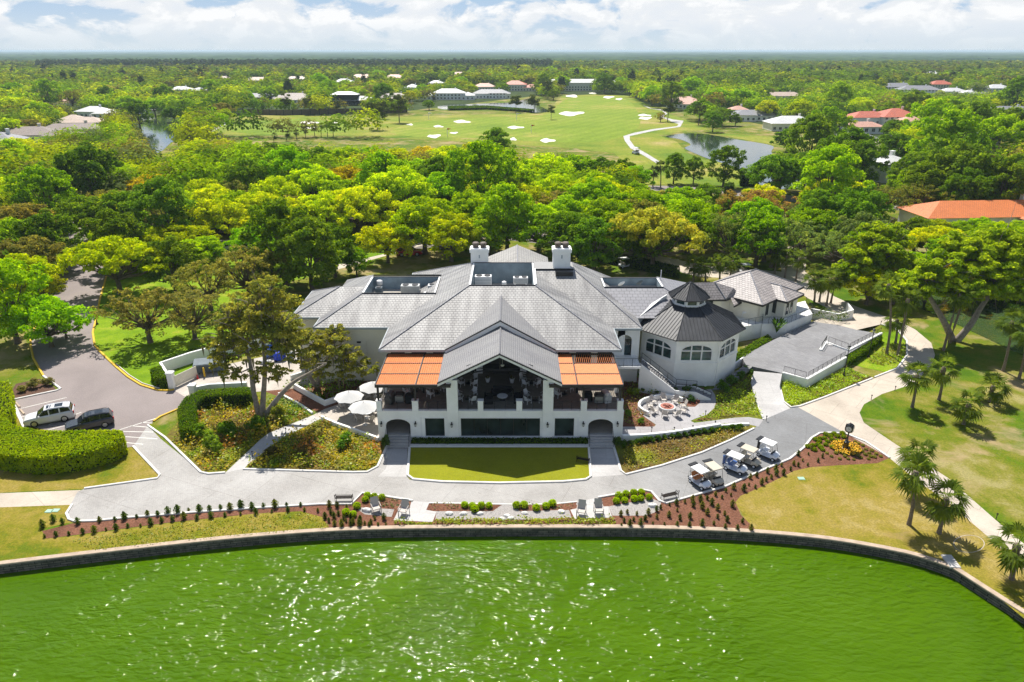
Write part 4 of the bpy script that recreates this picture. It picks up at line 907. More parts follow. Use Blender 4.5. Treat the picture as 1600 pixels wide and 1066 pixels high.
# sloping white drive up to the terrace
rl=[(1193,656),(1181,627),(1174,599),(1178,580)]; rr=[(1235,638),(1224,628),(1218,604),(1222,584)]; zs=[.018,.12,.5,TZ+.004]
b=MB()
Lp=[P(u,v,z) for (u,v),z in zip(rl,zs)]; Rp=[P(u,v,z) for (u,v),z in zip(rr,zs)]
for i in range(3): b.face([Lp[i],Rp[i],Rp[i+1],Lp[i+1]])
for i in range(3): b.face([Lp[i],Lp[i+1],(Lp[i+1].x,Lp[i+1].y,0),(Lp[i].x,Lp[i].y,0)]); b.face([Rp[i],(Rp[i].x,Rp[i].y,0),(Rp[i+1].x,Rp[i+1].y,0),Rp[i+1]])
o=link('ramp_road',b.mesh('ramp_road','white_concrete')); o['kind']='structure'
b=MB(); q=[P(1309,508,TZ+.004),P(1339,515.6,TZ+.004),P(1376,507,.02),P(1345,500,.02),P(1300,492,.02),P(1269,502.5,TZ+.004)]; b.face(q); o=link('ramp_road',b.mesh('ramp_road','tan_concrete')); o['kind']='structure'
def twall(px,label,top=.14,rpost=6):
    p=[P(u,v,TZ) for u,v in px]; root=thing('retaining_wall',label,'retaining wall',(p[0].x,p[0].y,0))
    b=MB(); sweep(b,[(q.x,q.y) for q in p],.34,0,TZ+top); part(root,'wall',b,'white_stucco',True)
    for i,(a,c) in enumerate(zip(p,p[1:])):
        n=max(2,round((c-a).length/1.1)); a=a.copy();c=c.copy(); a.z=c.z=TZ+top; rail(root,a.lerp(c,.03),c.lerp(a,.03),h=.72,posts=n)
    return root
twall([(1223,583),(1260,593.5),(1321,559)],'white terrace wall with black railing at the sharp corner above the groundcover triangle')
twall([(1282,548),(1291,534)],'short white wall with black railing beside the terrace steps')
twall([(1293,536),(1325,548),(1377,521)],'white terrace wall with black railing behind the taller lamp post hedge')
b=MB(); A=P(1282,553,TZ); B=P(1318,560,TZ)
st=thing('terrace_steps','short flight of pale steps sunk through the terrace wall','steps',(A.x,A.y,0))
m=MB()
for i in range(5):
    t=i/5; p=P(1290+30*t,549+12*t,0); m.box(p.x-.1,p.y-.6,0,p.x+.5,p.y+.6,TZ+.09-.14*i)
part(st,'tread',m,'white_concrete',True)
lowwall([(1101,604),(1128,588),(1160,570)],.2,(.1,1.0),'low sloping white kerb wall beside the gazebo steps',name='step_wall')
gs=thing('garden_steps','dark grey steps climbing beside the gazebo to the paved terrace','steps',tuple(P(1120,605)))
m=MB(); 
for i in range(8):
    t=i/8; a=P(1112+48*t,609-36*t,TZ*t+.1); nx=P(1112+48*(t+.13),609-36*(t+.13),TZ*t+.1); s=Vector((1.35,.25,0)); z=.1+TZ*t
    m.slab([Vector((a.x,a.y,z)),Vector((a.x+s.x,a.y+s.y,z)),Vector((nx.x+s.x,nx.y+s.y,z)),Vector((nx.x,nx.y,z))],.3)
part(gs,'tread',m,'terrace_paving',True)
# planter right of the pavilion
lowwall([(1265,498),(1308,506),(1330,499),(1322,488)],.25,(1.5,1.35),'white angular planter wall beside the upper drive right of the pavilion',name='planter_wall',cat='planter')
# long curving wall in front of the fire patio, stepped down
lowwall([(972,688.5),(1010,686.5),(1050,682),(1090,675.5),(1122,670),(1124,669.7)],.28,(.62,.55),'long curving white garden wall below the fire pit patio',sm=True,name='garden_wall',cat='garden wall')
lowwall([(1124.5,669.6),(1150,666.3),(1170,664.2)],.26,(.40,.22),'low end piece of the white garden wall next to the paved drive',sm=True,name='garden_wall',cat='garden wall')
lowwall([(1013,650),(1003,645),(998,638),(1004,630),(1022,624.3),(1042,622.6),(1058,625.5),(1066,628.5)],.25,.5,'curved white seat wall wrapping the fire pit patio',sm=True,name='seat_wall',cat='garden wall')
# left patio walls
lowwall([(503,656),(520,664),(545,673),(570,682),(592,690)],.25,.45,'curved white wall along the front of the umbrella patio',sm=True,name='patio_wall',cat='garden wall')
lowwall([(436,616),(470,634),(488,647)],.22,.22,'lower white edging of the left terraced bed',name='bed_edging',cat='garden wall')
lowwall([(460,607),(490,624),(508,634),(537,624)],.24,.62,'white L shaped bed wall beside the umbrella patio',name='bed_wall',cat='garden wall')
lowwall([(455,594),(490,583),(520,580)],.25,.6,'low white wall along the yard side of the fern bed',name='bed_wall',cat='garden wall')
lowwall([(537,594),(586,594)],.3,1.7,'plain white screen wall behind the patio umbrellas',name='screen_wall',cat='wall')
lowwall([(470,576),(590,573)],.3,.9,'low white wall under the left wing of the clubhouse',name='screen_wall',cat='wall')
# service yard walls and gates
def yardwall():
    r,p=lowwall([(267,604),(254,583),(300,567),(355,552),(420,540)],.3,1.35,'long white wall screening the skip in the service yard',name='yard_wall',cat='wall')
    b=MB(); q=P(270,606); b.bev(q.x-.32,q.y-.32,0,q.x+.32,q.y+.32,1.75,.05); b.bev(q.x-.38,q.y-.38,1.75,q.x+.38,q.y+.38,1.9,.05); part(r,'gate_pier',b,'white_stucco',True)
yardwall()
r,p=lowwall([(305,622),(330,617),(388,614)],.3,1.3,'white curved yard wall standing behind the clipped hedge',name='yard_wall',cat='wall')
b=MB(); q=P(304,624); b.bev(q.x-.32,q.y-.32,0,q.x+.32,q.y+.32,1.6,.05); b.bev(q.x-.38,q.y-.38,1.6,q.x+.38,q.y+.38,1.75,.05); part(r,'gate_pier',b,'white_stucco',True)
def gate(a,c,h,label):
    A=P(*a);C_=P(*c); r=thing('yard_gate',label,'gate',tuple(A)); b=MB(); n=int((C_-A).length/.16); d_=(C_-A).normalized(); n_=Vector((-d_.y,d_.x,0))*.03
    for i in range(n):
        p=A.lerp(C_,(i+.08)/n); s=A.lerp(C_,(i+.92)/n); b.prism([(k.x,k.y) for k in (p-n_,s-n_,s+n_,p+n_)],.08,h)
    part(r,'board_panel',b,'cream_stucco',True)
    b=MB()
    for z in (.25,h-.25): p=A+n_*1.2; s=C_+n_*1.2; b.prism([(k.x,k.y) for k in (p,s,s+n_*1.3,p+n_*1.3)],z-.06,z+.06)
    part(r,'gate_rail',b,'cream_stucco',True)
gate((274,606),(309,589),1.35,'solid cream board gate standing open by the skip')
gate((310,621),(356,608),1.05,'open white slatted gate above the clipped hedge')
# skip, bins, bollards
A=P(331,581); r=thing('skip','dark grey steel skip with lids behind the yellow posts','skip',tuple(A),R(17))
b=MB(); b.add([(-1.6,-.55,.25),(1.6,-.55,.25),(1.6,.55,.25),(-1.6,.55,.25),(-1.75,-.75,1.25),(1.75,-.75,1.25),(1.75,.75,1.45),(-1.75,.75,1.45)],[(0,3,2,1),(4,5,6,7),(0,1,5,4),(1,2,6,5),(2,3,7,6),(3,0,4,7)])
for i in range(7): x=-1.5+i*.5; b.box(x-.04,-.78,.4,x+.04,-.70,1.2)
b.box(-1.8,-.80,1.15,1.8,-.72,1.27); part(r,'body',b,'dumpster_grey')
b=MB(); b.slab([(-1.7,-.72,1.31),(-.05,-.72,1.31),(-.05,.74,1.52),(-1.7,.74,1.52)],.05); b.slab([(.05,-.72,1.31),(1.7,-.72,1.31),(1.7,.74,1.52),(.05,.74,1.52)],.05); part(r,'lid',b,'dumpster_grey')
for x in (-1.3,1.3):
    b=MB(); b.wheel((x,-.4,.13),.13,.08,(1,0,0)); part(r,'wheel',b,'tyre')
for u,v in ((320,589),(355,580)):
    b=MB(); p=P(u,v); b.lathe([(.11,0),(.11,1.05),(.08,1.13),(.02,1.16)],(p.x,p.y),12); solo('bollard',b,'yellow_paint','yellow steel post at the '+('near left' if u<330 else 'far right')+' corner of the grey skip','bollard','skip guard posts',loc=p)
def wheelie(u,v,mat,label):
    p=P(u,v); r=thing('wheelie_bin',label,'bin',tuple(p)); b=MB(); b.add([(-.22,-.25,.1),(.22,-.25,.1),(.22,.25,.1),(-.22,.25,.1),(-.28,-.33,.9),(.28,-.33,.9),(.28,.33,.9),(-.28,.33,.9)],[(0,3,2,1),(4,5,6,7),(0,1,5,4),(1,2,6,5),(2,3,7,6),(3,0,4,7)]); part(r,'body',b,mat)
    b=MB(); b.bev(-.3,-.36,.9,.3,.36,1.0,.05); part(r,'lid',b,mat)
    for x in (-.25,.25): b=MB(); b.wheel((x,.3,.1),.1,.05,(1,0,0)); part(r,'wheel',b,'tyre')
wheelie(347,581,'dumpster_grey','dark wheeled bin in front of the grey skip'); wheelie(455,563,'dumpster_grey','dark wheeled bin in the yard among blue covers')
p=P(309,592); r=thing('traffic_cone','small red cone at the foot of the open gate','cone',tuple(p)); b=MB(); b.lathe([(.14,.03),(.03,.5),(.02,.52)],n=12); part(r,'cone',b,'red_paint'); b=MB(); b.bev(-.17,-.17,0,.17,.17,.03,.02); part(r,'base',b,'red_paint')
p=P(438,563); r=thing('covered_cart','cart under a bright blue cover in the service yard','covered cart',tuple(p),.3); b=MB(); b.bev(-.7,-.45,.12,.7,.45,1.0,.25); part(r,'cover',b,'blue_tarp'); b=MB(); b.wheel((-.45,-.4,.13),.13,.1,(0,1,0)); b.wheel((.45,-.4,.13),.13,.1,(0,1,0)); part(r,'wheel',b,'tyre')
p=P(428,556); r=thing('roll_container','open dark blue roll container leaning in the yard','container',tuple(p),.5); b=MB(); b.box(-1,-.6,.15,1,-.55,1.2); b.box(-1,.55,.15,1,.6,1.3); b.box(-1,-.549,.15,-.95,.549,1.2); b.box(.95,-.549,.15,1,.549,1.2); b.box(-.949,-.549,.15,.949,.549,.2); part(r,'body',b,'cart_blue'); b=MB(); b.wheel((-.8,-.5,.08),.08,.06,(0,1,0)); b.wheel((.8,-.5,.08),.08,.06,(0,1,0)); part(r,'wheel',b,'tyre')
for u,v,l in ((470,566,'stacked white bundles beside the dark yard bin'),(415,569,'pale bundle on the sunny yard paving under the oak')):
    p=P(u,v); r=thing('laundry_bundle',l,'bundle',tuple(p)); b=MB()
    for i in range(3): b.lathe([(.25,.02),(.33,.2),(.26,.42),(.08,.5)],(-.4+.4*i,.12*(-1)**i),10)
    part(r,'sack',b,'umbrella_canvas')
# ------------------------------------------------------------------ vehicles
def suv(name,label,body,u0,v0,u1,v1,wb=2.9,group=None,detail=True):
    # pixels of the rear and front wheels of the side that faces the camera
    A=P(u0,v0);B=P(u1,v1); s=(B-A).length/wb; hd=math.atan2(B.y-A.y,B.x-A.x)
    c=(A+B)/2; nrm=Vector((-math.sin(hd),math.cos(hd),0)); 
    sg=1 if nrm.y>0 else -1
    c=c+nrm*sg*.86*s
    r=thing(name,label,'car',tuple(c),hd,group); r.scale=(s,s,s*1.03)
    build_car(r,body); return r
def loft(mb,secs,mi=0):
    n=len(secs[0]); vs=[p for s in secs for p in s]; fs=[]
    for i in range(len(secs)-1):
        for k in range(n): j=(k+1)%n; fs.append((i*n+k,i*n+j,(i+1)*n+j,(i+1)*n+k))
    fs+=[tuple(range(n)),tuple(range(len(secs)*n-1,(len(secs)-1)*n-1,-1))]
    mb.add(vs,[f[::-1] for f in fs],mi)
def build_car(r,body):
    b=MB(); S=[]
    for x,w,zl,zh in ((-2.48,.80,.48,.95),(-2.42,.90,.32,1.12),(-2.0,.95,.26,1.16),(0,.965,.24,1.10),(1.2,.95,.25,1.06),(1.9,.93,.28,1.00),(2.3,.86,.34,.90),(2.47,.70,.45,.78)):
        S.append([(x,-w*.93,zl),(x,-w,zl+.18),(x,-w,zh-.16),(x,-w*.90,zh),(x,w*.90,zh),(x,w,zh-.16),(x,w,zl+.18),(x,w*.93,zl)])
    loft(b,S); bo=part(r,'body',b,body,sm=False)
    b=MB(); S=[]
    for x,w,z in ((-2.38,.80,1.1),(-2.1,.74,1.60),(-1.6,.74,1.70),(-.2,.76,1.73),(.35,.74,1.66),(1.15,.80,1.08)):
        S.append([(x,-w*1.08 if z>1.2 else -w,1.06),(x,-w,z-.08 if z>1.2 else z),(x,-w*.88,z),(x,w*.88,z),(x,w,z-.08 if z>1.2 else z),(x,w*1.08 if z>1.2 else w,1.06)])
    loft(b,S); part(r,'windows',b,'tinted_glass')
    b=MB(); S=[]
    for x,w,z in ((-2.16,.70,1.615),(-1.6,.73,1.715),(-.2,.75,1.745),(.33,.71,1.68)):
        S.append([(x,-w,z-.05),(x,-w*.9,z+.015),(x,w*.9,z+.015),(x,w,z-.05)])
    loft(b,S)
    for sgn in (-1,1):
        for x0,x1 in ((-2.42,-2.05),(-1.22,-1.08),(-.18,-.06),(.42,1.12)):
            zt=1.60 if x0<.3 else 1.60
            if x0>.3: b.add([(.36,sgn*.755,1.62),(.44,sgn*.76,1.60),(1.18,sgn*.87,1.06),(1.08,sgn*.875,1.06)],[(0,1,2,3)])
            elif x0<-2: b.add([(-2.40,sgn*.875,1.07),(-2.25,sgn*.875,1.07),(-2.02,sgn*.765,1.62),(-2.14,sgn*.765,1.62)],[(0,1,2,3)])
            else: b.add([(x0,sgn*.87,1.07),(x1,sgn*.87,1.07),(x1,sgn*.775,1.66),(x0,sgn*.775,1.66)],[(0,1,2,3)])
        b.bar((-2.0,sgn*.66,1.76),(.1,sgn*.66,1.79),.03)
    ro=part(r,'roof',b,body)
    b=MB(); b.slab([(-.35,-.42,1.768),(.12,-.42,1.735),(.12,.42,1.735),(-.35,.42,1.768)],.012); b.slab([(-1.5,-.45,1.748),(-.7,-.45,1.762),(-.7,.45,1.762),(-1.5,.45,1.748)],.012); link('sunroof',b.mesh('sunroof','tinted_glass'),ro)
    for sgn in (-1,1):
        for x in (-1.45,1.45):
            b=MB(); b.wheel((x,sgn*.86,.38),.38,.24,(0,1,0),n=20); w=part(r,'wheel',b,'tyre'); h=MB(); h.wheel((x,sgn*.975,.38),.25,.03,(0,1,0),n=10); link('rim',h.mesh('rim','alloy'),w)
        b=MB(); b.bev(2.14,sgn*.66-.17,.70,2.43,sgn*.66+.17,.83,.04); part(r,'headlight',b,'lamp_glass')
        b=MB(); b.box(-2.5,sgn*.80-.1,.82,-2.40,sgn*.80+.1,1.12); part(r,'tail_light',b,'red_paint')
        b=MB(); b.bev(.78,sgn*1.02-.12,1.05,.95,sgn*1.02+.10,1.2,.04); part(r,'mirror',b,body)
    b=MB(); b.box(2.40,-.5,.40,2.48,.5,.66); part(r,'grille',b,'black_metal')
suv('parked_car','white three row estate car with two sunroofs beside the clipped hedge','car_white',102,658.6,55,667.5)
suv('parked_car','dark grey estate car half hidden behind the clipped hedge','car_dark',165,668,120,678)
def cartbuild(r,bodym,roofm,seatm,bag=None):
    b=MB(); S=[]
    for x,w,zl,zh in ((-1.12,.50,.34,.62),(-.95,.58,.28,.72),(-.45,.60,.26,.72),(-.40,.60,.24,.36),(.42,.60,.24,.34),(.50,.60,.26,.74),(.8,.58,.28,.80),(1.12,.48,.34,.62),(1.2,.36,.38,.5)):
        S.append([(x,-w*.9,zl),(x,-w,zl+.06),(x,-w,zh-.05),(x,-w*.86,zh),(x,w*.86,zh),(x,w,zh-.05),(x,w,zl+.06),(x,w*.9,zl)])
    loft(b,S); bo=part(r,'body',b,bodym)
    m=MB()
    for sgn in (-1,1):
        m.box(-.46,sgn*.62-.01,.24,.5,sgn*.62+.01,.33); m.box(1.17,sgn*.28-.06,.42,1.24,sgn*.28+.06,.52)
    m.box(.46,-.5,.7,.56,.5,.9); m.box(-1.22,-.5,.26,-1.0,.5,.36); part(r,'trim',m,'black_metal')
    m=MB(); m.bev(-.62,-.55,.72,-.08,.55,.88,.05); part(r,'seat',m,seatm)
    m=MB(); m.add([(-.72,-.54,.9),(-.60,-.54,.9),(-.60,.54,.9),(-.72,.54,.9),(-.84,-.54,1.32),(-.74,-.54,1.32),(-.74,.54,1.32),(-.84,.54,1.32)],[(0,3,2,1),(4,5,6,7),(0,1,5,4),(1,2,6,5),(2,3,7,6),(3,0,4,7)]); part(r,'backrest',m,seatm)
    m=MB(); m.bev(-.98,-.60,1.78,.62,.60,1.88,.10); part(r,'roof',m,roofm)
    m=MB()
    for sgn in (-1,1):
        m.tube([(-.88,sgn*.55,.7),(-.92,sgn*.54,1.79)],.022,5); m.tube([(.78,sgn*.54,.78),(.50,sgn*.54,1.79)],.022,5); m.tube([(-.55,sgn*.56,.72),(-.5,sgn*.6,.98),(-.15,sgn*.6,.98),(-.1,sgn*.57,.75)],.016,4)
    m.tube([(-1.0,-.5,1.2),(-1.08,-.5,1.25),(-1.08,.5,1.25),(-1.0,.5,1.2)],.02,4); part(r,'roof_post',m,'black_metal')
    m=MB(); m.slab([(.80,-.5,.84),(.80,.5,.84),(.53,.5,1.74),(.53,-.5,1.74)],.012); part(r,'windscreen',m,'lamp_glass' if False else 'tinted_glass') if False else None
    m=MB(); m.tube([(.52,-.25,.85),(.30,-.25,1.02)],.02,5)
    n=12; m.tube([(.30+.05*math.cos(2*math.pi*k/n),-.25+.17*math.sin(2*math.pi*k/n),1.03+.15*math.cos(2*math.pi*k/n)) for k in range(n+1)],.014,4); part(r,'steering_wheel',m,'black_metal')
    for sgn in (-1,1):
        for x in (-.80,.82):
            m=MB(); m.wheel((x,sgn*.52,.23),.23,.18,(0,1,0),n=16); w=part(r,'wheel',m,'tyre'); h=MB(); h.wheel((x,sgn*.615,.23),.13,.02,(0,1,0),n=10); link('rim',h.mesh('rim','cart_white'),w)
    m=MB(); m.box(-1.35,-.45,.42,-1.1,.45,.48); m.bar((-1.2,-.5,.48),(-1.15,-.5,1.25),.02); m.bar((-1.2,.5,.48),(-1.15,.5,1.25),.02); m.bev(-1.42,-.55,1.86,-.95,.55,1.94,.05); part(r,'bag_rack',m,'black_metal')
def golfbag(p,rz,label,mat):
    r=thing('golf_bag',label,'golf bag',p,rz); b=MB(); b.lathe([(.11,0),(.13,.08),(.13,.75),(.15,.80),(.13,.84)],n=10); part(r,'bag',b,mat)
    b=MB()
    for i in range(6): t=i*1.05; b.tube([(.07*math.cos(t),.07*math.sin(t),.8),(.12*math.cos(t),.12*math.sin(t),1.08)],.012,4); b.bev(.12*math.cos(t)-.03,.12*math.sin(t)-.03,1.05,.12*math.cos(t)+.03,.12*math.sin(t)+.03,1.12,.01)
    part(r,'club',b,'steel')
def cart(rear,front,label,bodym,roofm,seatm,flip=True,bags=()):
    A=P(*rear);B=P(*front); hd=math.atan2(B.y-A.y,B.x-A.x)
    s=.82; c=(A+B)/2+Vector((-math.sin(hd),math.cos(hd),0))*.52*s*(1 if flip else -1)
    r=thing('golf_cart',label,'golf cart',tuple(c),hd,'golf carts parked along the drive'); r.scale=(s,s,s); cartbuild(r,bodym,roofm,seatm)
    for i,(dy,l,mt) in enumerate(bags):
        w=c+Matrix.Rotation(hd,3,'Z')@Vector((-1.25*s,dy*s,.42*s)); golfbag(tuple(w),hd,l,mt)
cart((1079,754.5),(1096,766),'white golf cart with tan seats, closest to the metal bench','cart_white','white_paint','tan_seat')
cart((1100,748.5),(1115,761),'beige golf cart parked right behind the cart with tan seats','cart_beige','cart_beige','cart_beige')
cart((1134,734),(1156,743),'white golf cart with blue bags, in the middle of the parked row','cart_white','white_paint','cart_blue',bags=((-.25,'blue golf bag on the back of the middle white cart','cart_blue'),(.22,'white golf bag on the back of the middle white cart','cart_white')))
cart((1155.5,723),(1177.5,732),'beige golf cart tucked behind the white cart with blue bags','cart_beige','cart_beige','cart_beige')
cart((1185,712.5),(1207,721.5),'white golf cart standing alone nearest the clock bed','cart_white','white_paint','cart_white',bags=((.1,'dark golf bag on the back of the lone cart','black_metal'),))
# ------------------------------------------------------------------ street clock, lamp posts, path lights
p=P(1321,701); r=thing('street_clock','black four faced post clock standing in a ring of yellow flowers','clock',tuple(p),R(-38))
b=MB(); b.bev(-.30,-.30,0,.30,.30,.10,.03); part(r,'plinth',b,'white_concrete')
b=MB(); b.bev(-.22,-.22,.10,.22,.22,.78,.05); b.lathe([(.17,.78),(.12,.86),(.09,.95),(.07,1.02),(.065,1.70),(.10,1.76),(.14,1.82)],n=14); part(r,'post',b,'clock_black')
b=MB(); zc=2.18
b.bev(-.30,-.30,zc-.36,.30,.30,zc+.36,.16); b.lathe([(.22,zc+.36),(.12,zc+.43),(.05,zc+.48),(.02,zc+.58)],n=12); hd_=part(r,'clock_head',b,'clock_black')
for k in range(4):
    t=k*math.pi/2; M4=Matrix.Rotation(t,4,'Z'); f=MB(); f.X=M4; f.wheel((.315,0,zc),.34,.05,(1,0,0),n=24); link('bezel',f.mesh('bezel','clock_black'),hd_)
    f=MB(); f.X=M4; f.wheel((.345,0,zc),.25,.02,(1,0,0),n=24); fo=link('dial',f.mesh('dial','clock_dial'),hd_)
    f=MB(); f.X=M4; f.bar((.36,0,zc),(.36,.10,zc+.05),.016); f.bar((.36,0,zc),(.36,-.05,zc+.18),.012)
    for i in range(12): a=i*math.pi/6; f.bar((.358,.19*math.cos(a),zc+.19*math.sin(a)),(.358,.23*math.cos(a),zc+.23*math.sin(a)),.012)
    link('clock_hands',f.mesh('clock_hands','black_metal'),hd_)
def lamp(u,v,h,label):
    p=P(u,v); r=thing('lamp_post',label,'lamp post',tuple(p)); b=MB(); b.lathe([(.20,0),(.18,.08),(.10,.2),(.07,.5),(.05,.6),(.045,h-.5),(.09,h-.42)],n=10); part(r,'post',b,'black_metal')
    b=MB(); b.lathe([(.10,h-.42),(.17,h-.12)],n=8); part(r,'lamp_glass',b,'lamp_glass'); b=MB(); b.lathe([(.22,h-.12),(.12,h),(.03,h+.05),(.01,h+.16)],n=8); part(r,'lamp_cap',b,'black_metal'); return r
lamp(1318,588,3.75,'black lamp post on the groundcover triangle in front of the terrace steps'); lamp(1357,558,3.6,'black lamp post on the small lawn beside the terrace hedge'); lamp(152,507,2.6,'black lamp post at the yellow kerb of the left lawn')
def plight(u,v,l):
    p=P(u,v); r=thing('path_light',l,'path light',tuple(p),0,'little black path lights'); b=MB(); b.tube([(0,0,0),(0,0,.55)],.03,6); part(r,'stem',b,'black_metal'); b=MB(); b.lathe([(.07,.5),(.08,.56),(.02,.62)],n=8); part(r,'cap',b,'black_metal'); return proto(r)
PLS=[(395,714,'path light at the bottom of the sloping left garden path'),(447,677,'path light halfway up the sloping left garden path'),(1018,676,'path light below the fire pit, nearest the clubhouse'),(1053,676,'path light on the curved walk below the fire pit chairs'),(1082,673,'path light on the curved walk right of the fire pit'),(1117,666,'path light near the right end of the curved walk'),(1102,650,'path light at the tip of the lawn right of the fire pit'),(1180,630,'path light on the left edge of the white ramp'),(1197,658,'path light where the white ramp meets the dark drive'),(1398,611,'path light on the lawn edge near the first palm'),(1361,625,'path light where the right lawn curves inward'),(1556,812,'path light beside the long concrete walk'),(1376,508,'path light at the end of the terrace railing')]
for i,(u,v,l) in enumerate(PLS):
    if i==0: pl0=plight(u,v,l)
    else: dup(pl0,tuple(P(u,v)),0,1,l)
# wheel stops, utility lids
for u0,v0,u1,v1,l in ((25,630,31,637,'wheel stop at the head of the stall nearest the planted island'),(32,641,38,648,'wheel stop in front of the white parked car stall')):
    A=P(u0,v0);B=P(u1,v1); b=MB(); sweep(b,[(A.x,A.y),(B.x,B.y)],.18,0,.13); solo('wheel_stop',b,'stone_cap',l,'wheel stop','parking wheel stops')
for u,v,l in ((77,799,'pale green utility lid left of its twin by the shore lawn'),(87,798,'pale green utility lid right of its twin by the shore lawn'),(1252,748,'pale green utility lid on the dry lawn below the carts')):
    p=P(u,v); b=MB(); b.bev(p.x-.28,p.y-.22,0,p.x+.28,p.y+.22,.05,.03); solo('utility_lid',b,'green_plastic',l,'utility lid')
# ------------------------------------------------------------------ benches and chairs
def bench(u,v,rz,label,s=.85):
    p=P(u,v); r=thing('garden_bench',label,'bench',tuple(p),rz); r.scale=(s,s,s)
    b=MB()
    for i in range(5): b.box(-.8,-.25+i*.1,.42,.8,-.18+i*.1,.45)
    part(r,'seat',b,'brown_steel')
    b=MB()
    for i in range(13): x=-.78+i*.13; b.bar((x,.24,.45),(x,.36,.95),.018)
    b.bar((-.8,.36,.95),(.8,.36,.95),.03); b.bar((-.8,.27,.55),(.8,.27,.55),.025); part(r,'backrest',b,'brown_steel')
    for sx in (-1,1):
        b=MB(); x=sx*.8; b.tube([(x,.36,.95),(x,.25,.45),(x,.32,0)],.025,5); b.tube([(x,-.25,0),(x,-.25,.45),(x,-.22,.66),(x,.30,.66)],.025,5); b.bar((x,-.4,.02),(x,.45,.02),.03); part(r,'end_frame',b,'brown_steel')
    return r
bench(538,783,R(182),'dark metal bench on the drive edge above the left ball shrubs'); bench(1046,779,R(200),'dark metal bench on the drive edge near the first golf cart'); bench(911,722,R(160),'black metal bench at the right corner of the putting turf',.7)
def chairp(name,label,cat,mat,mat2,group):
    r=thing(name,label,cat,(0,0,0),0,group)
    b=MB(); b.slab([(-.27,-.28,.42),(.27,-.28,.42),(.27,.25,.38),(-.27,.25,.38)],.05); part(r,'seat',b,mat)
    b=MB(); b.slab([(-.26,.24,.40),(.26,.24,.40),(.26,.44,.98),(-.26,.44,.98)][::-1],.05); part(r,'backrest',b,mat2)
    for sx in (-1,1):
        b=MB(); x=sx*.29; b.tube([(x,-.30,0),(x,-.30,.60),(x,.30,.62),(x,.36,.75)],.025,5); b.tube([(x,.28,.62),(x,.34,0)],.025,5); part(r,'arm_frame',b,mat)
    for sx in (-1,1): b=MB(); b.bar((sx*.26,-.26,0),(sx*.26,-.26,.4),.022); part(r,'leg',b,mat)
    return proto(r)
# chairs round the fire pit
fc=P(1042,640); r=thing('fire_pit','round stone fire pit with a coppery bowl inside the chair circle','fire pit',tuple(fc)); r.scale=(.92,.92,.92)
b=MB(); n=28
b.lathe([(.95,0),(.95,.42),(.72,.42),(.70,.25)],n=n); part(r,'stone_ring',b,'stone_ring'); b=MB(); b.lathe([(.75,.30),(.74,.46),(.4,.40),(.1,.36)],n=20); part(r,'bowl',b,'brazier_copper')
b=MB(); 
for i in range(5): t=i*1.3; b.tube([(.5*math.cos(t),.5*math.sin(t),.45),(-.3*math.cos(t+.4),-.3*math.sin(t+.4),.60)],.06,6)
part(r,'log',b,'brazier_copper')
fch=None; k=0
FL=['behind the pit, centre','behind the pit on its right','right of the pit, farther back','right of the pit, nearer the lawn','in front of the pit on its right','in front of the pit on its left','left of the pit, nearer the wall end','left of the pit under the seat wall','behind the pit on its left']
for i in range(9):
    t=R(92-i*40); q=fc+Vector((1.72*math.cos(t),1.6*math.sin(t),0)); rz=t-math.pi/2; lab='grey patio armchair '+FL[i]
    if fch is None: fch=chairp('patio_armchair',lab,'chair','chair_taupe','chair_taupe','chairs around the fire pit'); fch.location=q; fch.rotation_euler=(0,0,rz); fch.scale=(.95,.95,.95)
    else: dup(fch,tuple(q),rz,.95,lab)
# lake-side lounge chairs
LC=[(588,800,R(-155),'taupe lounge chair next to the leftmost gravel patch'),(631,804,R(168),'taupe lounge chair alone on the left lakeside paving'),(908,805,R(168),'taupe lounge chair left of its neighbour on the right paving'),(935,803,R(182),'taupe lounge chair right of its neighbour on the right paving')]
for u,v,rz,l in LC: dup(fch,tuple(P(u,v)),rz+math.pi,1.15,l,'lounge chairs facing the lake')
# umbrellas and tables on the left patio
def umbrella(u,v,label,rad=1.5,s=1):
    c=P(u,v,2.2); r=thing('patio_umbrella',label,'umbrella',(c.x,c.y,0),random.random(),'white patio umbrellas'); b=MB(); n=8
    rim=[Vector((rad*math.cos(2*math.pi*k/n),rad*math.sin(2*math.pi*k/n),1.95)) for k in range(n)]
    rim2=[]
    for k in range(n):
        m_=(rim[k]+rim[(k+1)%n])/2*.985; m_.z=2.0; rim2+= [rim[k],m_]
    vs=[Vector((0,0,2.55))]+rim2; fs=[(0,i+1,(i+1)%16+1) for i in range(16)]
    b.add(vs,fs); b.add([v_-Vector((0,0,.02)) for v_ in vs],[f[::-1] for f in fs]); part(r,'canopy',b,'umbrella_canvas')
    b=MB(); b.tube([(0,0,0),(0,0,2.62)],.03,6); part(r,'pole',b,'chair_taupe'); b=MB(); b.lathe([(.28,0),(.28,.06),(.08,.1)],n=12); part(r,'base',b,'stone_ring')
    b=MB()
    for k in range(n): b.bar((0,0,2.5),rim[k]-Vector((0,0,.03)),.014)
    part(r,'rib',b,'chair_taupe')
umbrella(545,617,'white umbrella nearest the fern bed wall'); umbrella(568,633,'white umbrella dappled with leaf shade, closest to the drive'); umbrella(583,602,'white umbrella half under the pergola corner')
def table(p,label,rad=.6,mat='chair_white',h=.72,group='patio tables',top='chair_white'):
    r=thing('round_table',label,'table',p,0,group); b=MB(); b.lathe([(rad*.96,h-.04),(rad,h-.02),(rad,h),(rad*.95,h+.015)],n=20); part(r,'tabletop',b,top)
    b=MB(); b.lathe([(.3,0),(.28,.04),(.05,.08),(.05,h-.04)],n=10); part(r,'pedestal',b,mat); return proto(r)
tb=None
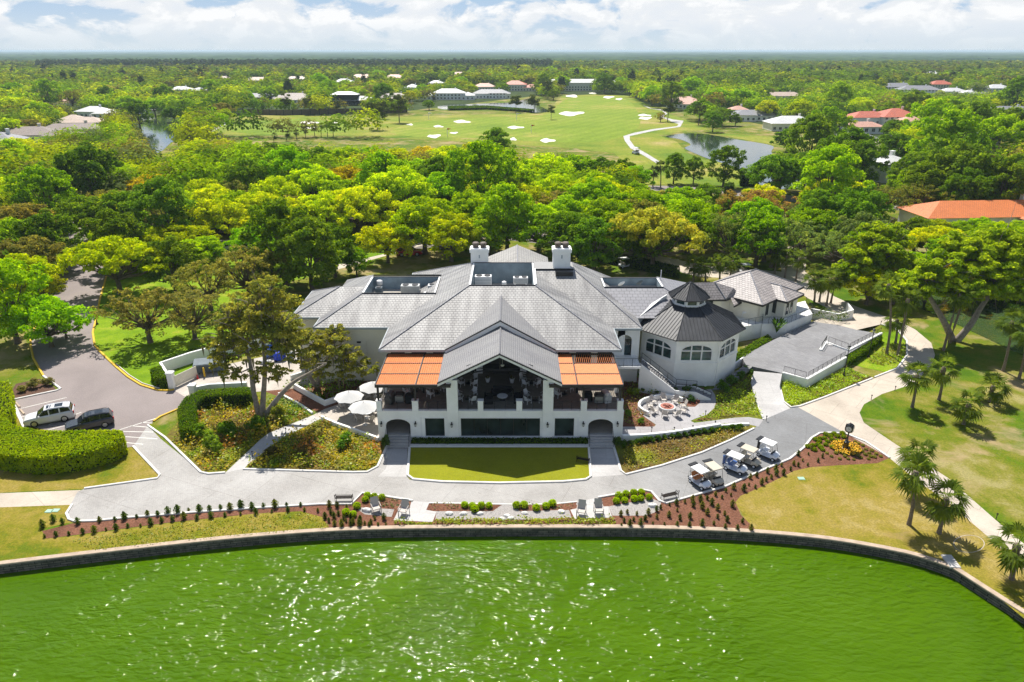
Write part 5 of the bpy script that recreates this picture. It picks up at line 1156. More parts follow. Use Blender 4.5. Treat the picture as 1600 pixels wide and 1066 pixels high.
for u,v,l,gl in ((548,632,'round white table under the umbrella by the fern bed wall','by the fern bed wall'),(574,651,'round white table under the leaf dappled umbrella','at the leaf dappled umbrella'),(587,618,'round white table beside the pergola corner','beside the pergola corner')):
    q=P(u,v+2)
    if tb is None: tb=table(tuple(q),l)
    else: dup(tb,tuple(q),0,1,l)
    for i in range(4):
        t=R(35+90*i); d_=Vector((.95*math.cos(t),.95*math.sin(t),0)); w_=['back right','back left','front left','front right'][i]
        dup(fch,tuple(q+d_),t-math.pi/2,.86,'white patio chair %s of the table %s'%(w_,gl),'chairs on the umbrella patio')
white=bpy.data.materials
# ------------------------------------------------------------------ balcony furniture
def PB(u,v): return P(u,v,ZF)
bal=None
def bchair(u,v,rz,l,s=.85):
    global bal
    q=PB(u,v); q.z+=.004
    if bal is None:
        bal=chairp('balcony_chair',l,'chair','chair_white','chair_white','white chairs on the balcony'); bal.location=q; bal.rotation_euler=(0,0,rz); bal.scale=(s,)*3
    else: dup(bal,tuple(q),rz,s,l)
BT=[(732,599,'at the left rear table under the gable'),(830,599,'at the right rear table under the gable'),(731,624,'at the left front table under the gable'),(836,626,'at the right front table under the gable'),(648,612,'at the table behind the left planter box'),(683,615,'at the table left of the left pillar'),(882,616,'at the table right of the right pillar')]
btb=None
for i,(u,v,w_) in enumerate(BT):
    q=PB(u,v); q.z+=.004
    if btb is None: btb=table(tuple(q),'dark round table '+w_[3:].replace('the ','',1) if False else 'dark round balcony table, the one '+w_.replace('table','spot'),.55,'black_metal',.7,'dark tables on the balcony','deck_tile')
    else: dup(btb,tuple(q),0,1,'dark round balcony table, the one '+w_.replace('table','spot'))
    rj=random.Random(i)
    for k in range(4):
        t=R(45+90*k+rj.uniform(-15,15)); d_=Vector((.95*math.cos(t),.85*math.sin(t),0))
        if i>=4 and k==3: continue
        uv=proj(*(q+d_)); bchair(uv[0],uv[1],t-math.pi/2,'white chair %s %s'%(['back right','back left','front left','front right'][k],w_))
def sofa(u,v,wid,rz,l):
    q=PB(u,v); r=thing('sofa',l,'sofa',(q.x,q.y,ZF+.004),rz,'black sofas on the balcony'); b=MB(); b.bev(-wid/2,-.4,.05,wid/2,.4,.42,.06); part(r,'seat',b,'sofa_black'); b=MB(); b.bev(-wid/2,.28,.42,wid/2,.45,.78,.06); part(r,'backrest',b,'sofa_black')
    for s in (-1,1): b=MB(); b.bev(s*wid/2-.1,-.4,.42,s*wid/2+.1,.27,.6,.05); part(r,'armrest',b,'sofa_black')
sofa(785,617,1.9,0,'black sofa facing outward behind the round white table'); sofa(764,628,1.3,R(90),'black sofa on the left side of the round white table'); sofa(809,627,1.3,R(-90),'black sofa on the right side of the round white table')
q=PB(785,625); r=thing('coffee_table','low round white table between the black sofas','table',(q.x,q.y,ZF+.004)); b=MB(); b.lathe([(.5,.40),(.52,.44),(.5,.46)],n=20); part(r,'tabletop',b,'chair_white'); b=MB(); b.lathe([(.3,0),(.2,.4)],n=12); part(r,'base',b,'sofa_black')
for u,v,l in ((762,597,'white planter pot left of the dark balcony doors'),(800,598,'white planter pot right of the dark balcony doors')):
    q=PB(u,v); r=thing('planter_pot',l,'planter',(q.x,q.y,ZF+.004)); b=MB(); b.lathe([(.16,0),(.26,.45),(.24,.45),(.22,.40)],n=14); part(r,'pot',b,'chair_white')
    b=MB(); rr=random.Random(u)
    for k in range(26): t=rr.random()*6.3; b.add([(0,0,.42),(.16*math.cos(t),.16*math.sin(t),.6+.2*rr.random()),(.2*math.cos(t+.4),.2*math.sin(t+.4),.5)],[(0,1,2)])
    part(r,'leaves',b,'ground_cover_floor')
def grillm(u,v,rz,l,cover):
    q=PB(u,v); r=thing('covered_grill' if cover else 'gas_grill',l,'grill',(q.x,q.y,ZF+.004),rz)
    if cover:
        b=MB(); b.bev(-.62,-.35,.02,.62,.35,.72,.05); b.bev(-.55,-.3,.72,.55,.3,1.0,.22); part(r,'cover',b,'grill_cover' if u<700 else 'stone_ring')
    else:
        b=MB(); b.bev(-.4,-.3,.1,.4,.3,.72,.03); part(r,'cabinet',b,'steel'); b=MB(); b.bev(-.42,-.32,.72,.42,.32,1.0,.14); part(r,'hood',b,'black_metal'); b=MB(); b.bar((-.3,-.36,.85),(.3,-.36,.85),.02); part(r,'handle',b,'steel')
        for x in (-.3,.3): b=MB(); b.wheel((x,-.2,.07),.07,.05,(1,0,0)); part(r,'wheel',b,'tyre')
grillm(610,628,R(75),'long covered grill at the left end of the balcony',True); grillm(625,628,0,'steel grill with black hood beside the long covered grill',False); grillm(946,626,R(-70),'pale covered grill at the right end of the balcony',True); grillm(935,629,0,'steel grill with black hood beside the pale covered grill',False)
for u,v,l in ((641,629,'black covered cabinet behind the left balcony pier'),(918,626,'black covered cabinet behind the right balcony pier')):
    q=PB(u,v); b=MB(); b.bev(-.45,-.35,0,.45,.35,.95,.18); o=solo('covered_cabinet',b,'sofa_black',l,'cabinet'); o.location=(q.x,q.y,ZF+.004)
# white dining set on the pavilion deck
q=P(1168,492,2.0); dup(tb,(q.x,q.y,2.005),0,1.25,'white table on the pavilion deck beside the dark gazebo roof','pavilion deck table')
for i in range(5): 
    t=R(20+72*i); d_=Vector((1.2*math.cos(t),1.2*math.sin(t),0)); dup(bal,(q.x+d_.x,q.y+d_.y,2.005),t-math.pi/2,.95,'white chair at the pavilion deck table, '+['right side','back side','left side','front left side','front right side'][i],'white chairs on the pavilion deck')
# ------------------------------------------------------------------ roof-top machines (stand on the well floors)
def acunit(x,y,z,w_,d_,h,label,fans=2,rz=0,mat='galvanised'):
    r=thing('air_conditioner',label,'air conditioner',(x,y,z+.02),rz); b=MB(); b.bev(-w_/2,-d_/2,.12,w_/2,d_/2,h,.03); b.box(-w_/2+.1,-d_/2+.05,0,-w_/2+.3,d_/2-.05,.12); b.box(w_/2-.3,-d_/2+.05,0,w_/2-.1,d_/2-.05,.12); part(r,'casing',b,mat)
    for i in range(fans):
        x0=-w_/2+w_*(i+.5)/fans; b=MB(); b.lathe([(min(w_/fans,d_)*.38,h),(min(w_/fans,d_)*.38,h+.06),(.05,h+.04)],(x0,0),14); part(r,'fan',b,'black_metal')
    b=MB()
    for i in range(6): zz=.2+(h-.3)*i/5; b.box(-w_/2+.06,-d_/2-.012,zz,w_/2-.06,-d_/2-.002,zz+.03)
    part(r,'louvre',b,'dumpster_grey')
wz=at+.04-2.5+.02
acunit(-3.3,77.5,wz+.9,1.9,1.0,1.2,'tall pale fan unit in the middle roof well between the chimneys',2,mat='white_paint'); acunit(1.0,78.4,wz+.85,1.7,.8,.8,'low white unit at the right end of the middle roof well',2,mat='white_paint')
lz=lt+.04-1.5+.02
acunit(-12.0,79.3,lz,2.2,1.0,1.05,'wide grey green unit in the middle of the left roof well',2); acunit(-15.6,78.6,lz,.8,.8,1.0,'square unit in the left corner of the left roof well',1,mat='dumpster_grey'); acunit(-9.5,79.6,lz,.9,.8,1.0,'white unit farther back at the right end of the left well',1,mat='white_paint'); acunit(-9.7,77.5,lz,1.1,.7,.7,'low white unit at the right front of the left well',1,mat='white_paint')
b=MB(); b.lathe([(.30,0),(.38,.2),(.38,.5),(.2,.62)],n=14); o=solo('roof_vent',b,'white_paint','white mushroom vent on the side of the left roof well','vent'); o.location=(-15.9,80.9,lz+.6)
b=MB(); b.lathe([(.2,0),(.28,.15),(.26,.4),(.1,.5)],n=14); o=solo('roof_vent',b,'white_paint','small round vent between the units of the middle roof well','vent'); o.location=(-.9,76.8,wz+1.2)
for x,y,l in ((12.9,r2y+r2d+1.2,'pale dish on the left of the right roof well'),(15.1,r2y+r2d+1.6,'dark dish on the right of the right roof well')):
    r=thing('satellite_dish',l,'satellite dish',(x,y,r2z-.8),R(-150)); b=MB(); b.X=Matrix.Translation((0,0,.75))@Matrix.Rotation(R(50),4,'X'); b.lathe([(.02,0),(.25,.04),(.42,.13),(.45,.16)],n=16); part(r,'dish',b,'white_paint' if x<14 else 'dumpster_grey'); b=MB(); b.tube([(0,0,0),(0,0,.75)],.03,6); part(r,'mast',b,'steel')
# boulders
rbz=random.Random(5)
BL=['flat white boulder left of the first lounge chair','white boulder at the left end of the long gravel strip','white boulder second from the left on the long gravel strip','small white boulder left of the centre of the gravel strip','upright white boulder in the centre group of three','left boulder of the centre group of three','right boulder of the centre group of three','small white boulder right of centre on the gravel strip','white boulder at the right end of the long gravel strip','large white boulder near the right bench']
for (u,v,w_),l in zip([(573,798.5,.75),(702,803.5,.62),(724,803.5,.60),(750,803.5,.55),(792,806.5,.52),(785,811.5,.5),(798,810.5,.5),(820,802.5,.5),(877,800.5,.6),(1020,791,.75)],BL):
    p=P(u,v); b=MB(); n=9; prof=[(1,0),(1.02,.18),(.86,.40),(.5,.52),(.12,.56)]; vs=[];fs=[]; ang=rbz.random()*6
    nz=[[rbz.uniform(.82,1.12) for _ in range(n)] for _ in prof]
    for i,(rr,z) in enumerate(prof):
        for k in range(n): t=2*math.pi*k/n; vs.append((w_*.55*rr*nz[i][k]*math.cos(t),w_*.36*rr*nz[i][k]*math.sin(t),z*w_*.62*rbz.uniform(.9,1.1)))
    for i in range(len(prof)-1):
        for k in range(n): j=(k+1)%n; fs.append((i*n+k,i*n+j,(i+1)*n+j,(i+1)*n+k))
    fs.append(tuple(range((len(prof)-1)*n,len(prof)*n))); b.add(vs,fs); o=solo('boulder',b,'boulder',l,'boulder','white boulders on the lakeside gravel',loc=None); o.location=p; o.rotation_euler=(0,0,rbz.uniform(-.5,.5))
# ------------------------------------------------------------------ foliage meshes
def quads_mesh(name,ctr,nrm,size,rng,mat,asp=(.6,1.0),extra=None,tint=None):
    n=len(ctr); nrm=nrm/np.maximum(np.linalg.norm(nrm,axis=1,keepdims=True),1e-6)
    r=rng.normal(size=(n,3)); a=np.cross(nrm,r); a/=np.maximum(np.linalg.norm(a,axis=1,keepdims=True),1e-6); b=np.cross(nrm,a)
    s=size[:,None]; k=rng.uniform(asp[0],asp[1],size=(n,1))
    v=np.empty((n,4,3)); v[:,0]=ctr+a*s; v[:,1]=ctr+b*s*k; v[:,2]=ctr-a*s; v[:,3]=ctr-b*s*k
    # bend each leaf clump a little
    v[:,1]-=nrm*s*.18; v[:,3]-=nrm*s*.18
    V=v.reshape(-1,3); Fc=np.arange(n*4).reshape(n,4)
    nv=len(V); 
    me=bpy.data.meshes.new(name)
    ev,ef=(extra if extra else ([],[]))
    me.vertices.add(nv+len(ev)); co=np.concatenate([V,np.array(ev,dtype=float).reshape(-1,3)]).astype(np.float32); me.vertices.foreach_set('co',co.ravel())
    nl=n*4+sum(len(f) for f in ef); me.loops.add(nl); me.polygons.add(n+len(ef))
    lv=list(Fc.ravel()); st=list(range(0,n*4,4)); tot=n*4
    for f in ef: lv+= [i+nv for i in f]; st.append(tot); tot+=len(f)
    me.loops.foreach_set('vertex_index',np.array(lv,dtype=np.int32)); me.polygons.foreach_set('loop_start',np.array(st,dtype=np.int32))
    if isinstance(mat,str): mat=[mat]
    for m in mat: me.materials.append(MATS[m])
    if len(mat)>1: mi=np.zeros(n+len(ef),dtype=np.int32); mi[n:]=1; me.polygons.foreach_set('material_index',mi)
    if tint is not None:
        at_=me.color_attributes.new('tint','FLOAT_COLOR','POINT'); c=np.ones((nv+len(ev),4),dtype=np.float32); c[:nv,:3]=np.repeat(tint,4,axis=0); at_.data.foreach_set('color',c.ravel())
    me.update(calc_edges=True); me.validate(); return me
def crown_mesh(seed,Rr,Hc,zc,npuff,nleaf,leaf,flat=.6,gap=.0,pr=(.24,.36),low=-.25,moss=0):
    rng=np.random.default_rng(seed); C=[];Nn=[];S=[];puffs=[]
    lob=[(rng.uniform(0,6.28),rng.uniform(.12,.30),k) for k in (2,3,5)]
    i=0; g=math.pi*(3-math.sqrt(5))
    for i in range(npuff):
        z=low+(1-low)*(1-(i+.5)/npuff); z=min(.98,max(low,z+rng.normal()*.08)); t=i*g+rng.normal()*.35
        rr=math.sqrt(max(0,1-z*z)) if z>0 else math.sqrt(max(0,1-z*z*1.5))
        w=1+sum(a*math.sin(k*t+p) for p,a,k in lob)*.55
        rad=rng.uniform(.68,1.04)*w
        if rng.random()<gap: continue
        p=np.array([Rr*rr*rad*math.cos(t),Rr*rr*rad*math.sin(t),zc+Hc*z*rng.uniform(.85,1.05)]); puffs.append((p,Rr*rng.uniform(*pr)))
    for _ in range(npuff//4):
        t=rng.uniform(0,6.28); q=rng.uniform(0,.6); puffs.append((np.array([Rr*q*math.cos(t),Rr*q*math.sin(t),zc+Hc*rng.uniform(.1,.75)]),Rr*rng.uniform(*pr)*.9))
    for p,r in puffs:
        n=int(nleaf*rng.uniform(.8,1.2)); d=rng.normal(size=(n,3)); d/=np.linalg.norm(d,axis=1,keepdims=True)
        d[:,2]=np.where(d[:,2]<-.35,-d[:,2],d[:,2]); rad=rng.uniform(.55,1.08,size=(n,1))
        c=p+d*rad*np.array([r,r,r*flat]); C.append(c)
        Nn.append(d*.8+np.array([0,0,.5])+rng.normal(size=(n,3))*.45); S.append(rng.uniform(.6,1.35,size=n)*leaf)
    return np.concatenate(C),np.concatenate(Nn),np.concatenate(S),puffs,rng
TREES={}
def tree_proto(key,seed,Rr,Hc,zc,npuff,nleaf,leaf,trunk_r,fork,nlimb,lean=0,forks=1,**kw):
    C,Nn,S,puffs,rng=crown_mesh(seed,Rr,Hc,zc,npuff,nleaf,leaf,**{k:v for k,v in kw.items() if k!='mossn'})
    cm=quads_mesh('crown',C,Nn,S,rng,'leaf')
    m=MB(); base=Vector((0,0,-.1)); fk=Vector((lean,0,fork))
    m.tube([base,Vector((0,0,.25)),Vector((lean*.4,.05,fork*.5)),fk],[trunk_r*1.5,trunk_r*1.1,trunk_r*.92,trunk_r*.85],8)
    idx=list(range(len(puffs))); rng.shuffle(idx)
    for k in idx[:nlimb]:
        p,r=puffs[k]; e=Vector(p); mid=fk.lerp(e,.5)+Vector((rng.normal()*.3,rng.normal()*.3,-.06*(e-fk).length+rng.normal()*.25))
        m.tube([fk-Vector((0,0,.2)),fk.lerp(mid,.5)+Vector((0,0,.1)),mid,e],[trunk_r*.55,trunk_r*.42,trunk_r*.28,trunk_r*.08],5,cap=False)
    tm=m.mesh('trunk','bark')
    mm=None
    if kw.get('mossn'):
        pass
    TREES[key]=(cm,tm,Rr,zc,Hc)
tree_proto('dome0',1,6.5,4.6,4.6,105,105,.22,.42,2.6,15,flat=.72,pr=(.12,.22))
tree_proto('dome1',2,6.5,4.2,4.8,95,105,.22,.40,2.4,15,flat=.72,pr=(.12,.22),gap=.12)
tree_proto('dome2',3,6.5,5.0,4.9,110,100,.22,.45,2.8,15,flat=.75,pr=(.11,.21),gap=.08)
tree_proto('flat0',4,7.0,3.2,5.4,105,100,.22,.40,2.6,16,flat=.6,pr=(.10,.19),gap=.12,low=-.15)
tree_proto('flat1',5,7.0,3.5,5.2,100,100,.22,.42,2.4,16,flat=.6,pr=(.10,.20),gap=.16,low=-.15)
tree_proto('round0',6,4.4,5.0,5.2,80,110,.18,.32,2.4,10,flat=.85,pr=(.15,.25),low=-.7)
tree_proto('round1',7,4.4,4.4,4.8,75,110,.18,.30,2.0,10,flat=.85,pr=(.15,.25),low=-.6)
tree_proto('airy0',8,6.8,3.8,5.6,120,46,.17,.40,2.6,34,flat=.7,pr=(.08,.16),gap=.3,low=-.6)
tree_proto('airy1',9,6.8,4.0,5.4,120,48,.17,.42,2.4,34,flat=.7,pr=(.08,.16),gap=.33,low=-.65)
COLS={'OLB':(.36,.37,.085),'YL':(.37,.50,.022),'L':(.49,.60,.004),'G':(.30,.49,.006),'D':(.17,.29,.018),'O':(.28,.275,.07),'Y':(.58,.50,.012),'B':(.34,.23,.075),'S':(.24,.31,.085),'OL':(.40,.44,.05)}
CW={'OLB':'olive brown','YL':'yellow lime','L':'lime green','G':'mid green','D':'dark green','O':'olive brown','Y':'golden yellow','B':'rusty brown','S':'grey green','OL':'olive lime'}
ALLTREES=[]
rt=random.Random(11)
SKYL=[(310,213),(420,219),(520,223),(650,226),(760,219),(850,233),(930,240),(1010,248)]
def fit(x,y,s,top):
    # the nearer canopy must stay below the open fairway behind it, as it does in the photo
    u,v=proj(x,y)
    if not (310<u<1010 and 216<v<345) or abs(u-776)<12: return s
    for (a,b),(c,d) in zip(SKYL,SKYL[1:]):
        if a<=u<=c: lim=b+(d-b)*(u-a)/(c-a)
    for _ in range(20):
        if proj(x,y,s*top)[1]>=lim: break
        s*=.93
    return s
def tree(x,y,rad,col,key=None,hs=1.0,name='oak_tree',label=None,rz=None,manual=None,z=0):
    key=key or rt.choice({'D':['dome0','dome2','round0','round1'],'G':['dome0','dome1','dome2','round0'],'L':['dome0','dome1','flat0','dome2'],'O':['airy0','airy1','flat1'],'B':['airy0','airy1'],'Y':['dome1','flat0'],'S':['dome1','airy0','round1'],'OL':['flat0','flat1','airy1']}[col])
    cm,tm,R0,zc,Hc=TREES[key]; s=rad/R0
    s=fit(x,y,s,hs*(zc+Hc*1.03+.15*R0)) if label is None else s
    r=thing(name,label,'tree',(x,y,z),rt.uniform(0,6.28) if rz is None else rz); r.scale=(s,s,s*hs)
    t=link('trunk',tm,r); c=link('crown',cm,r)
    j=rt.uniform(.84,1.2); base=COLS[col]; c.color=(base[0]*j*rt.uniform(.88,1.14),base[1]*j,base[2]*j*rt.uniform(.8,1.2),1)
    ALLTREES.append((r,x,y,rad,col,label)); return r
# crowns traced from the photograph: (u,v) of the crown centre, crown radius in photo pixels, colour
TR="""25 262 28 G;65 258 25 L;110 262 28 G;160 234 22 O;206 233 22 D;150 270 18 S;192 274 30 G;236 287 36 Y;268 292 24 O;302 286 30 G;342 272 30 L;382 280 28 G
20 314 40 L;72 320 38 G;130 325 44 D;192 320 42 D;243 342 32 O;278 345 24 O;304 331 28 G;334 336 28 L
22 368 44 G;72 374 38 D;98 398 30 S;28 424 44 L;62 446 28 L;14 486 52 G;68 494 50 G;98 504 26 G
186 362 32 L;196 396 36 L;232 376 36 L;272 368 42 L;292 388 32 L;322 386 28 G
482 400 46 D;520 392 34 D;556 412 18 G
562 322 50 L;622 302 54 L;662 342 54 L;604 372 38 L;704 362 46 L;732 334 46 G;764 362 38 G
432 302 42 L;492 292 44 L;542 277 42 Y;452 342 42 L;502 332 42 L;402 342 38 L;372 322 38 G;396 372 36 G;428 366 28 G
312 237 28 L;346 230 26 L;386 234 28 G;422 247 28 D;456 242 32 D;500 247 32 D;542 242 32 G;582 237 30 G;622 247 30 L;662 232 36 Y;702 242 34 L;740 237 28 L;602 267 32 L;652 272 38 G;702 267 38 L;752 272 38 L
802 277 38 L;852 267 42 L;902 257 38 G;942 252 36 D;976 257 30 D;992 277 24 G;822 312 38 L;872 302 40 L;932 297 38 G
792 352 42 G;842 348 46 G;890 354 46 D;950 344 46 G;1000 324 44 G;1050 328 40 G;1078 334 30 G;930 384 34 D
1150 322 42 B;1192 317 40 B;1120 352 36 B;1232 332 26 O;1200 364 44 S;1250 364 40 S;1282 342 28 L;1292 302 34 L;1330 302 30 L;1312 332 26 O
1392 372 32 L;1370 402 34 G;1360 442 34 L;1404 434 42 OL;1430 412 28 G;1478 408 26 G;1540 412 50 Y;1500 442 34 O;1582 422 34 O;1452 442 30 OL
1216 258 40 D;1262 252 36 D;1306 250 34 D;1350 258 28 D;1418 288 28 G;1440 252 40 D;1480 242 44 G;1452 279 26 G;1510 281 24 G;1562 275 28 D;1592 272 26 D;1500 232 36 D;1560 237 36 G;1330 242 32 D
1266 227 36 D;1232 212 22 D;1400 225 34 D;1290 205 26 G;1310 190 22 L;1250 172 24 L;1200 168 20 L;1160 150 22 G;1120 150 22 G;1095 165 20 D;1130 175 18 D;1115 190 14 D
1150 185 10 D;1020 145 20 G;1050 150 18 D;1080 135 22 G;1450 205 34 G;1520 200 34 D;1580 205 30 D;1550 185 28 G;1480 165 26 G;1430 165 22 D;1400 195 22 D;1345 165 22 L;1310 160 22 G;1590 150 24 D
20 165 24 L;60 175 24 G;45 195 24 O;15 200 22 L;75 150 18 G;110 150 18 O;20 140 20 G;165 150 14 D;200 160 18 G;215 178 20 D;240 165 16 G;255 150 16 D;180 205 18 D;30 235 26 L
270 172 16 D;292 165 16 G;318 170 16 L;345 168 20 O;310 182 12 G;352 178 14 L;385 150 14 G;365 140 14 L;330 145 14 G;420 145 14 G;440 138 14 L;500 135 14 G;515 145 14 G;540 132 12 G;578 138 12 L;600 150 16 D;640 150 12 L;660 140 12 G;720 128 14 G;735 140 12 L;670 160 10 D;790 120 14 G;850 132 14 D;880 128 14 G;920 125 14 G;945 130 14 D;970 128 14 G;865 145 10 D
1466 355 20 L;1500 357 20 G;1532 356 22 G;1566 360 22 L;1598 360 22 G
590 116 12 G;690 118 12 L;820 108 12 L;860 112 14 G;900 112 12 G;940 115 14 L"""
NOT={}
for row in TR.replace('\n',';').split(';'):
    u,v,rp,c=row.split(); u=float(u);v=float(v);rp=float(rp)*(1.1 if float(v)>215 else 1.0)
    # height of the crown centre is about 0.8 of its radius for these spreading oaks
    zc=5.0
    for _ in range(4):
        p=P(u,v,zc); 
        d_=math.hypot(p.y*CP-(zc-CH)*SP,0); rad=rp*d_/F; zc=min(11,max(2.2,rad*(.95 if c!='D' else 1.15)))
    tree(p.x,p.y,rad,c)
# heroes with an explicit trunk foot: (foot px, crown radius m, colour, key, height factor, label)
HERO=[((448,447),5.2,'D','round0',1.1),((275,455),4.2,'D','round1',.9),((235,535),5.2,'O','airy0',.95),((305,530),4.6,'O','airy1',.95),((330,485),5.0,'O','airy0',1.0),((392,470),5.6,'O','airy1',1.0),((425,455),4.4,'O','airy0',1.0),
 ((1018,425),7.0,'OL','flat0',1.15),((1000,418),4.5,'D','dome2',1.1),((1130,292),4.6,'D','round0',1.0),((1083,288),2.7,'D','round1',1.25),((1052,288),3.1,'D','round0',1.15),((1217,302),6.3,'D','dome2',1.0),((776,264),5.2,'D','round0',1.0),((345,193),4.5,'L','flat1',.9),((1032,191),3.4,'O','airy1',1.0),((1140,412),5.5,'S','airy1',1.1),((1205,418),5.5,'S','airy0',1.1),((1180,416),5.2,'G','dome2',1.1)]
for (u,v),rad,c,k,hs in HERO: p=P(u,v); tree(p.x,p.y,rad,c,k,hs)
# the big leaning oaks right of the upper drive, and the three stemmed oak by the left garden path: own trunks
def hero_oak(name,label,foot,stems,puffs,col,leafn,leaf,seed,moss=0,trunk_r=.5):
    p0=P(*foot); rng=np.random.default_rng(seed); r=thing(name,label,'tree',tuple(p0))
    m=MB(); tips=[]
    for st in stems:
        q=[Vector(s)-p0 if isinstance(s,Vector) else Vector(s) for s in st]; q[0]=q[0]*.3
        n=len(q); m.tube(smooth(q,False,4),[trunk_r*(1-.72*i/(4*(n-1))) for i in range(4*(n-1)+1)],9); tips.append(q)
    C=[];Nn=[];S=[]
    for (pp,rr) in puffs:
        c0=pp-p0; best=min((t for q in tips for t in q[1:]),key=lambda t:(t-c0).length)
        mid=best.lerp(c0,.55)+Vector((0,0,-.25)); m.tube([best,mid,c0],[trunk_r*.3,trunk_r*.16,.03],5,cap=False)
        for _ in range(int(8*rr)):
            e=c0+Vector(rng.normal(size=3))*rr*.55; m.tube([mid,(mid+e)/2+Vector((0,0,.12)),e],[trunk_r*.12,.04,.012],4,cap=False)
        for _ in range(int(22*rr)):
            o=Vector(rng.normal(size=3)); o.normalize(); o.z*=.75; c1=c0+o*rr*1.15*rng.uniform(.35,1.0); r1=rr*rng.uniform(.16,.34); n=int(6+leafn*r1*r1*9)
            d=rng.normal(size=(n,3)); d/=np.linalg.norm(d,axis=1,keepdims=True); d[:,2]=np.abs(d[:,2])*.9-.25
            C.append(np.array(c1)+d*rng.uniform(.5,1.08,size=(n,1))*np.array([r1,r1,r1*.8])); Nn.append(d*.7+np.array([0,0,.5])+rng.normal(size=(n,3))*.5); S.append(rng.uniform(.6,1.3,size=n)*leaf)
    link('trunk',m.mesh('trunk','bark_grey',sm=True),r)
    cm=quads_mesh('crown',np.concatenate(C),np.concatenate(Nn),np.concatenate(S),rng,'leaf'); c=link('crown',cm,r); c.color=(*COLS[col],1)
    if moss:
        C=[];vs=[];fs=[]
        for (pp,rr) in puffs:
            for _ in range(int(moss*rr)):
                o=rng.normal(size=2); o/=np.linalg.norm(o); b0=(pp-p0)+Vector((o[0]*rr*.8,o[1]*rr*.8,-rr*.25)); L_=rng.uniform(.5,1.5); w_=.12
                k=len(vs); vs+=[tuple(b0+Vector((-w_,0,0))),tuple(b0+Vector((w_,.05,0))),tuple(b0+Vector((w_*.5,.03,-L_*.6))),tuple(b0+Vector((0,0,-L_)))]; fs.append((k,k+1,k+2,k+3))
                k=len(vs); vs+=[tuple(b0+Vector((0,-w_,0))),tuple(b0+Vector((.05,w_,0))),tuple(b0+Vector((.03,w_*.5,-L_*.7))),tuple(b0+Vector((0,0,-L_*1.1)))]; fs.append((k,k+1,k+2,k+3))
        b=MB(); b.add(vs,fs); link('hanging_moss',b.mesh('hanging_moss','leaf_moss'),r)['kind']='stuff'
    return r
def HP(u,v,y): return PY(u,v,y)
y0=P(410,652).y
hero_oak('oak_tree','large grey trunked oak with three stems and airy olive crown by the sloping garden path',(408,653),
 [[P(398,646),HP(396,610,y0),HP(392,575,y0+.5),HP(384,540,y0+1),HP(372,510,y0+1.5)],[P(412,654),HP(412,612,y0),HP(414,570,y0-.2),HP(410,530,y0),HP(404,490,y0)],[P(420,653),HP(436,620,y0),HP(458,598,y0+.5),HP(480,585,y0+.9),HP(510,568,y0+1.2)]],
 [(HP(375,515,y0+1.5),1.9),(HP(352,540,y0+1),1.6),(HP(405,508,y0),1.8),(HP(432,515,y0-.5),1.7),(HP(392,548,y0-.8),1.5),(HP(440,535,y0-1),1.6),(HP(356,500,y0+2),1.5),(HP(425,492,y0+1.2),1.4),(HP(455,510,y0+1),1.5),(HP(425,580,y0-1.2),1.1),(HP(395,585,y0-1),.9),(HP(380,496,y0+2),1.3),(HP(342,562,y0),1.2),(HP(362,582,y0-.6),1.1),(HP(455,548,y0-.5),1.3),(HP(478,562,y0),1.2),(HP(330,535,y0+1),1.1),(HP(440,585,y0-.8),.9),(HP(395,462,y0+1),1.5),(HP(420,448,y0+.6),1.4),(HP(445,470,y0),1.5),(HP(372,476,y0+1.5),1.4),(HP(408,478,y0-.6),1.5)],'OLB',27,.12,21,moss=3,trunk_r=.31)
y1=P(500,612).y
hero_oak('oak_tree','low spreading olive oak with dead twigs in front of the left wing wall',(497,606),
 [[P(497,606),HP(498,588,y1),HP(505,570,y1),HP(520,552,y1+.4)],[P(494,606),HP(485,590,y1),HP(478,572,y1+.5),HP(490,540,y1+1)]],
 [(HP(520,545,y1),1.7),(HP(550,560,y1),1.5),(HP(575,575,y1-.2),1.2),(HP(490,535,y1+.5),1.6),(HP(505,575,y1-1),1.3),(HP(540,585,y1-.8),1.1),(HP(480,560,y1),1.2),(HP(525,520,y1+1.5),1.3),(HP(470,525,y1+1.5),1.3)],'OLB',32,.12,22,moss=2,trunk_r=.30)
y2=P(1490,535).y
hero_oak('oak_tree','great mossy oak with two heavy leaning trunks beside the right channel',(1492,533),
 [[P(1480,528),HP(1476,505,y2),HP(1462,480,y2),HP(1448,455,y2+.5),HP(1440,430,y2+1)],[P(1500,534),HP(1516,508,y2),HP(1533,480,y2+.4),HP(1550,455,y2+1),HP(1560,425,y2+1)]],
 [(HP(1450,435,y2),2.6),(HP(1420,450,y2-1),2.2),(HP(1480,420,y2+1),2.6),(HP(1530,405,y2+2),3.2),(HP(1570,410,y2+1),3.0),(HP(1600,425,y2),2.6),(HP(1545,440,y2-1),2.6),(HP(1500,455,y2-1.5),2.0),(HP(1580,450,y2-1.5),2.2),(HP(1560,380,y2+3),2.8),(HP(1505,390,y2+3),2.6)],'YL',48,.18,23,moss=5,trunk_r=.46)
y3=P(1355,466).y
hero_oak('oak_tree','mossy lime oak with forked trunk on the bank behind the upper drive',(1357,463),
 [[P(1352,463),HP(1354,445,y3),HP(1352,425,y3),HP(1345,400,y3)],[P(1360,463),HP(1366,446,y3),HP(1378,428,y3),HP(1390,405,y3)]],
 [(HP(1345,400,y3),2.8),(HP(1380,395,y3),2.8),(HP(1362,375,y3+1),2.8),(HP(1325,420,y3-1),2.2),(HP(1405,415,y3-.5),2.4),(HP(1365,420,y3-1.5),2.2),(HP(1395,370,y3+2),2.4)],'YL',44,.19,24,moss=5,trunk_r=.42)
